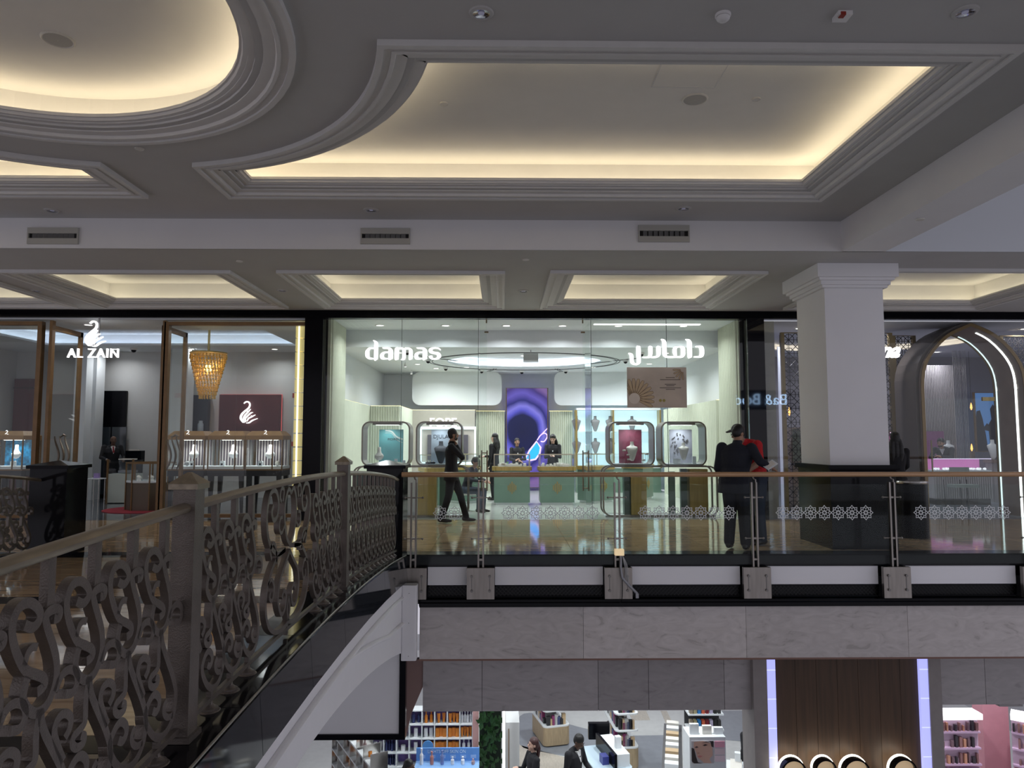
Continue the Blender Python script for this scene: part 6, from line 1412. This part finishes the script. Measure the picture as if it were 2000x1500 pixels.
t = thing('side_gondola', 'dark slanting gondola at the left of the portrait stand', 'shelving', (ax(1303, 14.2), 14.2, LZ + .012), math.radians(-14)); MB().box(-.18, .18, -1.2, 1.2, 0, .95).build('base', M('dark_gondola', (.08, .08, .085), .4), t)
for k in range(8): MB().box(-.12, .12, -1.05 + k * .27, -.9 + k * .27, .95, 1.1).build('carton', [m_shopwhite, m_cream, M('carton_1')][k % 3], t)
# pink shop on the right
m_pink = M('pink_fixture', (.62, .28, .34), .5, var=.03); m_lil = M('lilac_tray', (.62, .42, .60), .5)
tag(MB().box(ax(1893, 13.6), ax(1942, 13.6), 13.6, 13.9, LZ + .01, LZ + 2.2).build('pink_pillar', m_pink), 'plain pink pillar between the two pink makeup fixtures', 'pillar')
def pink_fix(x0, x1, y, rz, label, ox=0):
    t = thing('pink_fixture', label, 'display stand', (x0, y, LZ + .012), rz, 'pink makeup fixtures'); W = x1 - x0
    MB().box(0, W, .2, .3, 0, 1.95).build('back', m_pink, t); MB().box(0, W, -.15, .2, 0, .8).build('base', m_black, t); MB().box(0, W, -.2, .2, .8, .86).build('white_edge', m_shopwhite, t); MB().box(0, W, 0, .3, 1.9, 2.0).build('lit_header', EM('pink_header', (1, .95, 1), 1.3), t)
    MB().hexa([(0, -.18, .87), (W, -.18, .87), (W, .15, 1.02), (0, .15, 1.02)], [(0, -.18, .89), (W, -.18, .89), (W, .15, 1.04), (0, .15, 1.04)]).build('tester_tray', m_lil, t)
    for k in range(3):
        MB().box(0, W, .08, .2, 1.08 + k * .28, 1.11 + k * .28).build('shelf', m_lil, t); MB().box(0, W, .16, .2, 1.11 + k * .28, 1.34 + k * .28).build('panel', M('lilac_panel', (.66, .48, .62), .5), t)
        for j in range(int(W / .075)):
            if random.random() < .85: MB().box(.02 + j * .075, .02 + j * .075 + random.uniform(.015, .05), .1, .15, 1.11 + k * .28, 1.11 + k * .28 + random.uniform(.08, .2)).build('makeup_item', M('item_%d' % (j % 4), [(.05, .04, .05), (.3, .15, .15), (.6, .3, .2), (.2, .12, .14)][j % 4], .35), t)
    for j in range(int(W / .11)): MB().hexa([(.02 + j * .11, -.1, .93), (.08 + j * .11, -.1, .93), (.08 + j * .11, .1, 1.02), (.02 + j * .11, .1, 1.02)], [(.02 + j * .11, -.1, .945), (.08 + j * .11, -.1, .945), (.08 + j * .11, .1, 1.035), (.02 + j * .11, .1, 1.035)]).build('palette', M('item_%d' % (j % 4)), t)
pink_fix(ax(1812, 13.0), ax(1893, 13.0), 13.0, 0, 'pink makeup fixture with lilac trays left of the pink pillar')
pink_fix(ax(1945, 13.0), ax(1945, 13.0) + 1.6, 13.0, math.radians(-38), 'pink makeup fixture at the lower right corner turned to the left')
# lighting of the lower shops
for k, (x, y) in enumerate(((-.2, 12.2), (1.4, 12.2), (3.0, 12.2), (-1.0, 14.4), (.7, 15.2), (2.4, 15.2), (4.2, 14.2), (7.2, 12.0), (8.8, 12.4), (1.5, 17.5), (3.5, 17.5), (8.0, 14.6), (-2.6, 13.8))):
    shop_light((x, y, -1.5), 'lit downlight in the lower shop ceiling ' + ['over the blue stand', 'over the woman', 'over the makeup counter', 'over the cubby shelving', 'over the oak gondola', 'over the tall gondola', 'over the portrait stand', 'over the left pink fixture', 'over the right pink fixture', 'far back left', 'far back right', 'behind the pink pillar', 'over the slanting gondola'][k], 26.)
# ================================================================== people
def remeshed(mb, name, vox):
    me = mb.mesh(name); o = bpy.data.objects.new(name, me); COL.objects.link(o)
    md = o.modifiers.new('r', 'REMESH'); md.mode = 'VOXEL'; md.voxel_size = vox
    sm = o.modifiers.new('s', 'SMOOTH'); sm.factor = .5; sm.iterations = 2
    dg = bpy.context.evaluated_depsgraph_get(); out = bpy.data.meshes.new_from_object(o.evaluated_get(dg))
    bpy.data.objects.remove(o); bpy.data.meshes.remove(me)
    return out
class Body:
    def __init__(s): s.mb = MB(); s.caps = []
    def cone(s, a, b, ra, rb, m, flat=1.):
        a, b = Vector(a), Vector(b); n = 5; d = b - a; L = d.length
        pts = [a + d * (i / n) for i in range(n + 1)]; rr = [ra + (rb - ra) * i / n for i in range(n + 1)]
        s.mb.tube(pts, rr, 10); s.mb.sphere(a, ra, 10, 8); s.mb.sphere(b, rb, 10, 8); s.caps.append((a, b, ra, rb, m))
    def chain(s, pts, rr, m):
        for i in range(len(pts) - 1): s.cone(pts[i], pts[i + 1], rr[i], rr[i + 1], m)
    def ell(s, c, r, sx, sy, sz, m): s.mb.sphere(c, r, 14, 10, sx, sy, sz); s.caps.append((Vector(c), Vector(c) + Vector((0, 0, 1e-4)), r * min(sx, sy, sz) * 1.05, r * min(sx, sy, sz) * 1.05, m))
    def torso(s, secs, m, lat=(1, 0, 0)):
        """elliptic sections (centre, half width, half depth) along the trunk"""
        n = 16; v = []; f = []; lat = Vector(lat)
        for i, (c, rx, ry) in enumerate(secs):
            c = Vector(c); up = (Vector(secs[min(i + 1, len(secs) - 1)][0]) - Vector(secs[max(i - 1, 0)][0])).normalized(); fw = up.cross(lat).normalized(); lt = fw.cross(up).normalized()
            for k in range(n): a = 2 * PI * k / n; v.append(c + lt * (rx * math.cos(a)) + fw * (ry * math.sin(a)))
        for j in range(len(secs) - 1):
            for i in range(n): i2 = (i + 1) % n; f.append((j * n + i, j * n + i2, (j + 1) * n + i2, (j + 1) * n + i))
        f += [tuple(range(n))[::-1], tuple((len(secs) - 1) * n + i for i in range(n))]
        s.mb.add(v, f)
        for i in range(len(secs) - 1):
            for sg in (-.5, 0, .5):
                a = Vector(secs[i][0]) + lat * sg * secs[i][1]; b = Vector(secs[i + 1][0]) + lat * sg * secs[i + 1][1]
                s.caps.append((a, b, secs[i][2], secs[i + 1][2], m))
    def build(s, mats, parent, vox=.010, name='body'):
        me = remeshed(s.mb, name, vox)
        for m in mats: me.materials.append(m)
        n = len(me.polygons); co = np.empty(n * 3); me.polygons.foreach_get('center', co); co = co.reshape(-1, 3)
        best = np.full(n, 1e9); idx = np.zeros(n, int)
        for a, b, ra, rb, m in s.caps:
            A, B = np.array(a), np.array(b); d = B - A; t = np.clip(((co - A) @ d) / (d @ d), 0, 1)
            dist = np.linalg.norm(co - A - t[:, None] * d, axis=1) - (ra + (rb - ra) * t)
            k = dist < best; best[k] = dist[k]; idx[k] = m
        me.polygons.foreach_set('material_index', idx.tolist()); me.polygons.foreach_set('use_smooth', [True] * n)
        o = bpy.data.objects.new(name, me); COL.objects.link(o); o.parent = parent
        return o
SKIN = {'tan': M('skin_tan', (.36, .20, .13), .5), 'brown': M('skin_brown', (.11, .055, .035), .5), 'fair': M('skin_fair', (.55, .35, .27), .5)}
CL = lambda n, c, r=.8: M('cloth_' + n, c, r, var=.12, scale=30, bump=.15)
c_black = CL('black', (.006, .006, .009)); c_navy = CL('navy', (.008, .010, .020)); c_white = CL('white', (.75, .75, .75)); c_red = CL('red', (.55, .012, .018)); c_jean = CL('denim', (.025, .035, .06)); c_shoe = M('shoe_leather', (.012, .009, .008), .3)
m_hair = {'black': M('hair_black', (.006, .005, .005), .45, bump=.4, bscale=90), 'auburn': M('hair_auburn', (.045, .015, .014), .45, bump=.4, bscale=90)}
def hand(B, w, d, m, palm=(0, 0, 0), curl=.5, side=1):
    """palm with four fingers and a thumb; d points along the forearm"""
    d = Vector(d).normalized(); w = Vector(w); up = Vector((0, 0, 1)) if abs(d.z) < .8 else Vector((0, -1, 0)); lt = d.cross(up).normalized(); nm = lt.cross(d).normalized() * -1
    c = w + d * .05; B.cone(w, w + d * .03, .027, .03, m)
    for k in range(4):
        o = lt * ((k - 1.5) * .018); b = w + d * .075 + o; L = [.062, .072, .068, .05][k]
        B.cone(w + d * .02 + o * .8, b, .018, .012, m); p1 = b + (d * (1 - curl * .5) + nm * curl * .7).normalized() * L * .55; p2 = p1 + (d * (1 - curl) + nm * curl).normalized() * L * .5
        B.chain([b, p1, p2], [.0105, .0095, .008], m)
    t0 = w + d * .03 + lt * (.03 * side); t1 = t0 + (d * .6 + lt * side * .8 + nm * .2).normalized() * .035; t2 = t1 + (d + nm * .4).normalized() * .03
    B.chain([t0, t1, t2], [.015, .012, .009], m)
def person(label, loc, rotz, H=1.72, top=None, bottom=None, skin='tan', hair='short', hcol='black', J=None, suit=True, shirt=True, female=False, look=(0, -1, 0), legs=True, tie=None, sleeve=1., skirt=False, beard=False, bulk=1.):
    """stands at the origin facing -Y; J overrides joints (metres for a 1.72 m figure)"""
    s = H / 1.72; top = top or c_black; bottom = bottom or c_black; sk = SKIN[skin]
    j = dict(pelvis=(0, .0, .93), chest=(0, .0, 1.28), neck=(0, .01, 1.45), head=(0, -.01, 1.60), shL=(.19, .0, 1.40), shR=(-.19, .0, 1.40), elL=(.24, .02, 1.12), elR=(-.24, .02, 1.12), wrL=(.23, -.06, .88), wrR=(-.23, -.06, .88), hipL=(.09, 0, .90), hipR=(-.09, 0, .90), knL=(.095, -.02, .50), knR=(-.095, -.02, .50), anL=(.09, .02, .08), anR=(-.09, .02, .08))
    j.update(J or {}); V = {k: Vector(v) * s for k, v in j.items()}
    if female: V['shL'].x *= .88; V['shR'].x *= .88
    t = thing('person', label, 'person', loc, rotz)
    B = Body(); SKN, TOP, BOT, SHO, SHI = 0, 1, 2, 3, 4
    sw = 1.06 if suit else .95; k = s * (.9 if female else 1.) * bulk
    lat = (V['shL'] - V['shR']).normalized()
    pe, chst, nk = V['pelvis'], V['chest'], V['neck']; wa = pe.lerp(chst, .5); sh = (V['shL'] + V['shR']) / 2
    B.torso([(pe - Vector((0, 0, .05 * s)), .165 * k * sw, .12 * k), (pe, .17 * k * sw, .125 * k), (pe.lerp(wa, .6), .15 * k * sw, .115 * k)], TOP if suit else BOT, lat)
    B.torso([(pe.lerp(wa, .3), .16 * k * sw, .12 * k), (wa, .15 * k * sw, .11 * k), (chst, .175 * k * sw, .125 * k), (chst.lerp(sh, .55), .185 * k * sw, .115 * k), (sh + Vector((0, 0, .015)), .15 * k, .085 * k), (sh.lerp(nk, .7), .075 * k, .065 * k)], TOP, lat)
    B.cone(sh.lerp(nk, .3), nk, .065 * k, .058 * k, SHI if shirt else SKN); B.cone(nk, V['head'] - Vector((0, 0, .04 * s)), .054 * k, .05 * k, SKN)
    for S in 'LR':
        B.chain([V['sh' + S], V['sh' + S].lerp(V['el' + S], .45), V['el' + S]], [.068 * k, .056 * k, .047 * k], TOP)
        if sleeve < 1: B.chain([V['el' + S].lerp(V['sh' + S], .15), V['wr' + S]], [.045 * k, .03 * k], SKN)
        else: B.chain([V['el' + S], V['el' + S].lerp(V['wr' + S], .4), V['wr' + S]], [.048 * k, .045 * k, .035 * k], TOP); B.cone(V['wr' + S], V['wr' + S] + (V['wr' + S] - V['el' + S]).normalized() * .012, .032 * k, .031 * k, SHI)
        hand(B, V['wr' + S] + (V['wr' + S] - V['el' + S]).normalized() * .015, V['wr' + S] - V['el' + S], SKN, curl=.55, side=1 if S == 'L' else -1)
        if legs:
            B.chain([V['hip' + S], V['hip' + S].lerp(V['kn' + S], .5), V['kn' + S]], [.10 * k, .088 * k, .07 * k], BOT)
            B.chain([V['kn' + S], V['kn' + S].lerp(V['an' + S], .35), V['an' + S] + Vector((0, 0, .02))], [.07 * k, .066 * k, .06 * k], SKN if skirt else BOT)
            a = V['an' + S]; fd = Vector(j.get('toe' + S, (0, -1, 0))).normalized(); B.chain([a + Vector((0, 0, -.03 * s)) - fd * .04 * s, Vector((a.x, a.y, a.z - .045 * s)) + fd * .08 * s, Vector((a.x, a.y, a.z - .05 * s)) + fd * .16 * s], [.042 * s, .036 * s, .026 * s], SHO)
    if suit: B.torso([(pe - Vector((0, 0, .16 * s)), .19 * k, .145 * k), (pe - Vector((0, 0, .02 * s)), .175 * k, .135 * k), (pe.lerp(wa, .5), .155 * k, .118 * k)], TOP, lat)
    if skirt: B.torso([(V['knL'].lerp(V['knR'], .5) + Vector((0, 0, -.03)), .17 * k, .15 * k), (pe - Vector((0, 0, .1)), .185 * k, .15 * k), (pe, .17 * k, .125 * k)], BOT, lat)
    # head
    h = V['head']; f = Vector(look).normalized(); rt = f.cross(Vector((0, 0, 1))).normalized(); up = rt.cross(f).normalized(); hs = s * .96
    P = lambda a, b, c: h + rt * (a * hs) + f * (b * hs) + up * (c * hs)
    B.ell(P(0, -.012, .035), .088 * hs, .88, .98, 1.02, SKN); B.ell(P(0, .012, -.005), .074 * hs, .86, .95, 1.15, SKN); B.cone(P(0, .04, -.075), P(0, .055, -.085), .034 * hs, .024 * hs, SKN)
    B.cone(P(0, .082, .012), P(0, .098, -.014), .009 * hs, .014 * hs, SKN); B.cone(P(-.018, .074, -.050), P(.018, .074, -.050), .010 * hs, .010 * hs, SKN)
    for sg in (-1, 1): B.cone(P(sg * .074, -.012, .012), P(sg * .078, -.016, -.018), .014 * hs, .011 * hs, SKN); B.cone(P(sg * .03, .05, -.02), P(sg * .04, .03, -.03), .024 * hs, .022 * hs, SKN)
    B.build([sk, top, bottom, c_shoe, c_white], t, .0105)
    E_ = MB()
    for sg in (-1, 1): E_.sphere(P(sg * .03, .0785, .018), .0095 * hs, 8, 6); E_.tube([P(sg * .014, .083, .038), P(sg * .032, .083, .043), P(sg * .05, .07, .038)], .0035, 5)
    E_.tube([P(-.022, .0835, -.050), P(0, .0865, -.052), P(.022, .0835, -.050)], .0035, 5); E_.build('face_features', M('dark_features', (.03, .015, .012), .5), t)
    if beard:
        b_ = MB(); b_.sphere(P(0, .035, -.062), .055 * hs, 12, 8, .95, .9, .7); b_.build('beard', m_hair['black'], t, smooth=True)
    # hair
    if hair != 'bald':
        hb = MB(); hb.sphere(P(0, -.024, .052), .094 * hs, 16, 12, .92, 1.0, 1.0)
        if hair == 'short': hb.sphere(P(0, -.045, .005), .078 * hs, 14, 10, .98, .85, 1.05)
        if hair in ('long', 'tail'):
            hb.sphere(P(0, -.045, .0), .085 * hs, 14, 10, 1.0, .85, 1.2)
            n0 = P(0, -.07, -.03); bk = -f
            if hair == 'long':
                for sg in (-1, 0, 1): hb.tube([P(sg * .055, -.05, .0), P(sg * .07, -.075, -.12), P(sg * .075, -.085, -.25) + Vector((0, 0, 0)), P(sg * .06, -.085, -.40)], [.045 * hs, .055 * hs, .055 * hs, .03 * hs], 10)
            else: hb.tube([P(0, -.09, .03), P(0, -.13, -.06), P(0, -.13, -.2), P(0, -.12, -.32)], [.035 * hs, .04 * hs, .034 * hs, .012 * hs], 10)
        me = remeshed(hb, 'hair', .011); me.materials.append(m_hair[hcol]); me.polygons.foreach_set('use_smooth', [True] * len(me.polygons)); o = bpy.data.objects.new('hair', me); COL.objects.link(o); o.parent = t
    if tie or (suit and shirt):
        fw = Vector((0, 0, 1)).cross(lat); fw = -fw if fw.dot(f) < 0 and abs(f.dot(fw)) > .2 else fw
        if fw.y > 0 and abs(lat.x) > .5: fw = -fw
        c0 = sh.lerp(nk, .55) + fw * .075 * k; c1 = chst + fw * .136 * k; r_ = lat * .055 * k
        mb = MB(); mb.add([c0 + r_, c0 - r_, c1 - r_ * .1 - Vector((0, 0, .03)), c1 + r_ * .1 - Vector((0, 0, .03)), c0 + r_ - fw * .05, c0 - r_ - fw * .05, c1 - r_ * .1 - fw * .05, c1 + r_ * .1 - fw * .05], [(0, 1, 2, 3), (4, 7, 6, 5), (0, 4, 5, 1), (1, 5, 6, 2), (2, 6, 7, 3), (3, 7, 4, 0)]); mb.build('shirt_front', c_white, t)
        if tie: mb = MB(); mb.tube([c0 + fw * .008, c0.lerp(c1, .5) + fw * .012, c1 + fw * .006], [.016, .02, .026], 6, rz=.4); mb.build('tie', tie, t)
    return t, V
D2R = math.radians
# man on the phone, walking to the right
p = person('man in a black suit walking past the shop with a phone at his ear', (ax(882, 13.75), 13.75, 0), D2R(96), 1.77, J=dict(head=(0, -.035, 1.60), hipL=(.08, -.01, .90), hipR=(-.08, .0, .90), knL=(.09, -.17, .50), anL=(.09, -.28, .085), knR=(-.09, .05, .50), anR=(-.09, .17, .09), shL=(.18, -.02, 1.40), shR=(-.18, .01, 1.39), elR=(-.25, -.19, 1.19), wrR=(-.13, -.10, 1.40), elL=(.24, .05, 1.13), wrL=(.22, -.02, .88)), look=(.1, -1, 0), beard=True)
t = thing('phone', 'dark mobile phone held to the ear of the walking man', 'phone', (ax(882, 13.75) + .075, 13.75 - .125, 1.57)); MB().box(-.012, .012, -.006, .006, 0, .13).build('case', m_black, t); MB().box(-.010, .010, -.0068, -.006, .006, .124).build('glass', M('phone_glass', (.02, .02, .03), .1), t); t.rotation_euler = (.0, .5, 1.2)
# two men at the balustrade
YM = 10.32
person('man in a dark suit leaning on the handrail with his back to us', (ax(1437, YM), YM, 0), D2R(148), 1.80, top=c_navy, bulk=1.22, J=dict(pelvis=(.02, .06, .93), chest=(0, -.02, 1.26), neck=(0, -.06, 1.43), head=(-.01, -.12, 1.57), shL=(.20, -.04, 1.38), shR=(-.20, -.03, 1.37), elL=(.25, .02, 1.10), wrL=(.22, -.14, .96), elR=(-.34, .10, 1.20), wrR=(-.46, .08, 1.13), knL=(.11, -.06, .50), knR=(-.08, -.03, .50), anL=(.13, -.03, .085), anR=(-.10, .0, .085)), look=(-.4, -.8, -.45))
t = thing('folded_paper', 'white folded paper held over the handrail by the suited man', 'paper', (ax(1500, YM - .3), YM - .36, az(908, YM - .3))); MB().box(-.085, .085, -.06, .06, -.004, .004).build('sheet', m_shopwhite, t); MB().box(-.06, .06, -.045, .045, .004, .010).build('second_sheet', m_cream, t); t.rotation_euler = (.55, -.55, .1)
tr_, _v = person('man in a red T-shirt and plaid cap bending beside the suited man', (ax(1473, 10.85), 10.85, 0), D2R(-72), 1.86, bulk=1.12, top=c_red, bottom=c_jean, suit=False, shirt=False, hair='short', sleeve=.5, J=dict(pelvis=(0, .03, .93), chest=(0, -.05, 1.25), neck=(0, -.18, 1.40), head=(0, -.28, 1.525), shL=(.19, -.10, 1.37), shR=(-.19, -.08, 1.37), elL=(.24, -.1, 1.1), elR=(-.25, -.04, 1.1), wrL=(.2, -.28, 1.02), wrR=(-.2, -.22, 1.0)), look=(0, -.9, -.35))
h = _v['head']; cb = MB(); cb.sphere(h + Vector((0, .02, .075)), .098, 16, 10, .95, 1.05, .72); me = remeshed(cb, 'cap', .011); me.materials.append(M('plaid_cap', (.10, .035, .045), .8, var=.9, scale=26)); o = bpy.data.objects.new('cap', me); COL.objects.link(o); o.parent = tr_
br = MB(); br.prism([(-.075, 0), (.075, 0), (.06, -.09), (0, -.115), (-.06, -.09)], -.006, .006, lambda u, v, d: (h.x + u, h.y - .07 + v, h.z + .06 + d + v * .35)); br.build('cap_brim', M('cap_brim', (.02, .012, .014), .8), tr_)
# woman in black behind the pillar
person('woman in black with long loose hair half hidden by the pillar', (ax(1748, 12.2), 12.2, 0), D2R(165), 1.68, hair='long', female=True, suit=True, shirt=False, skin='fair', J=dict(elL=(.19, -.06, 1.14), elR=(-.19, -.06, 1.14), wrL=(.08, -.2, 1.0), wrR=(-.08, -.2, 1.0)))
# inside the main shop
person('saleswoman with long black hair seen from behind at the left counter', (ax(966, 18.75), 18.75, 0), D2R(-120), 1.72, hair='long', female=True, shirt=False, skin='fair', J=dict(elR=(-.2, -.16, 1.12), wrR=(-.1, -.34, 1.12)))
person('saleswoman in a black jacket standing before the eye screen', (ax(1010, 19.9), 19.9, 0), D2R(10), 1.60, hair='tail', female=True, skin='tan', J=dict(elL=(.22, -.1, 1.1), wrL=(.02, -.24, 1.1), elR=(-.22, -.1, 1.1), wrR=(-.02, -.26, 1.06)))
person('saleswoman with wavy dark hair looking down at her hands right of the screen', (ax(1080, 19.4), 19.4, 0), D2R(-8), 1.70, hair='long', female=True, skin='fair', J=dict(elL=(.2, -.1, 1.1), wrL=(.05, -.27, 1.16), elR=(-.2, -.1, 1.1), wrR=(-.05, -.27, 1.14), head=(0, -.04, 1.59)), look=(-.1, -1, -.4))
person('seated customer in navy behind the man on the phone', (ax(914, 15.75), 15.75, 0), D2R(60), 1.62, top=c_navy, bottom=c_jean, suit=False, shirt=False, female=True, hair='short', skin='tan', skirt=False, J=dict(pelvis=(0, .05, .52), chest=(0, -.06, .84), neck=(0, -.14, 1.0), head=(0, -.2, 1.13), shL=(.18, -.1, .96), shR=(-.18, -.1, .96), elL=(.22, -.2, .75), elR=(-.22, -.2, .75), wrL=(.12, -.42, .72), wrR=(-.12, -.42, .72), hipL=(.1, .02, .5), hipR=(-.1, .02, .5), knL=(.11, -.38, .48), knR=(-.11, -.38, .48), anL=(.1, -.36, .085), anR=(-.1, -.36, .085)), look=(0, -.8, -.5))
st = thing('stool', 'low round stool under the seated customer', 'stool', (ax(914, 15.75) + .02, 15.78, 0)); mb = MB(); mb.lathe([(.16, .36), (.17, .40), (.16, .43)], (0, 0, 0), 20); mb.build('seat', m_cream, st); mb = MB(); mb.lathe([(.14, 0), (.14, .015), (.02, .03), (.02, .36)], (0, 0, 0), 16); mb.build('pedestal', m_chrome, st)
# other shops
person('salesman in a black suit and red tie at the swan shop counter', (ax(220, 18.75), 18.75, 0), D2R(38), 1.68, hair='bald', skin='brown', tie=CL('tie_red', (.25, .02, .03)), J=dict(chest=(0, -.06, 1.26), neck=(0, -.08, 1.43), head=(0, -.12, 1.57), elL=(.27, -.1, 1.13), wrL=(.22, -.34, 1.08), elR=(-.27, -.08, 1.13), wrR=(-.18, -.34, 1.08)))
person('salesman in a dark suit leaning on the purple counter', (ax(1850, 17.95), 18.05, 0), D2R(-52), 1.74, top=CL('charcoal', (.03, .032, .04)), J=dict(pelvis=(0, .18, .90), chest=(0, -.05, 1.2), neck=(0, -.17, 1.34), head=(0, -.27, 1.45), shL=(.19, -.12, 1.3), shR=(-.19, -.12, 1.3), elL=(.24, -.28, 1.1), elR=(-.24, -.28, 1.1), wrL=(.05, -.44, 1.13), wrR=(-.03, -.44, 1.13), hipL=(.09, .17, .88), hipR=(-.09, .17, .88)), look=(0, -1, -.1), beard=True)
# lower level
def low(px_, y): return (ax(px_, y), y, LZ + .012)
person('woman in black with a dark red ponytail on the lower level', low(1040, 12.9), D2R(-70), 1.68, hair='tail', hcol='auburn', female=True, suit=True, shirt=False, skin='fair', J=dict(elR=(-.2, -.12, 1.12), wrR=(-.1, -.26, 1.2), elL=(.2, -.12, 1.12), wrL=(.06, -.28, 1.2)), look=(0, -1, .12))
person('salesman in a black suit looking down on the lower level', low(1118, 12.95), D2R(52), 1.76, skin='brown', J=dict(neck=(0, -.03, 1.45), head=(0, -.09, 1.57), wrL=(.2, -.26, 1.02), elL=(.27, -.06, 1.12)), look=(0, -.85, -.5))
person('salesman bending over the table right of the portrait stand', low(1446, 13.9), D2R(20), 1.74, skin='brown', J=dict(chest=(0, -.1, 1.24), neck=(0, -.17, 1.4), head=(0, -.25, 1.51), shL=(.19, -.13, 1.36), shR=(-.19, -.13, 1.36), elL=(.25, -.2, 1.1), wrL=(.15, -.36, 1.05), elR=(-.25, -.2, 1.1), wrR=(-.15, -.36, 1.05)), look=(.1, -.8, -.6))
person('woman with black hair at the bottom edge before the blue stand', low(806, 12.3), D2R(75), 1.58, hair='tail', female=True, skin='brown', shirt=False)
# ================================================================== lit sign of the shop across the atrium (seen mirrored in the glass)
OY = -8.0
t = thing('opposite_sign', 'blue-white lettering of the shop across the atrium, mirrored in the right shop glass', 'sign', (0, OY, 0)); dd = 2 * (FACADE + .05) - OY
cx, cz = ax(1482, dd), az(781, dd)
text('lettering', 'Ba& Body', .78, EM('sign_blue', (.45, .68, 1.), 12.), (cx, 0, cz), t, .05, rot=(PI / 2, 0, PI))
MB().box(cx - 3, cx + 3, -.12, -.06, cz - .5, cz + .5).build('sign_board', M('sign_board', (.10, .10, .13), .5), t)
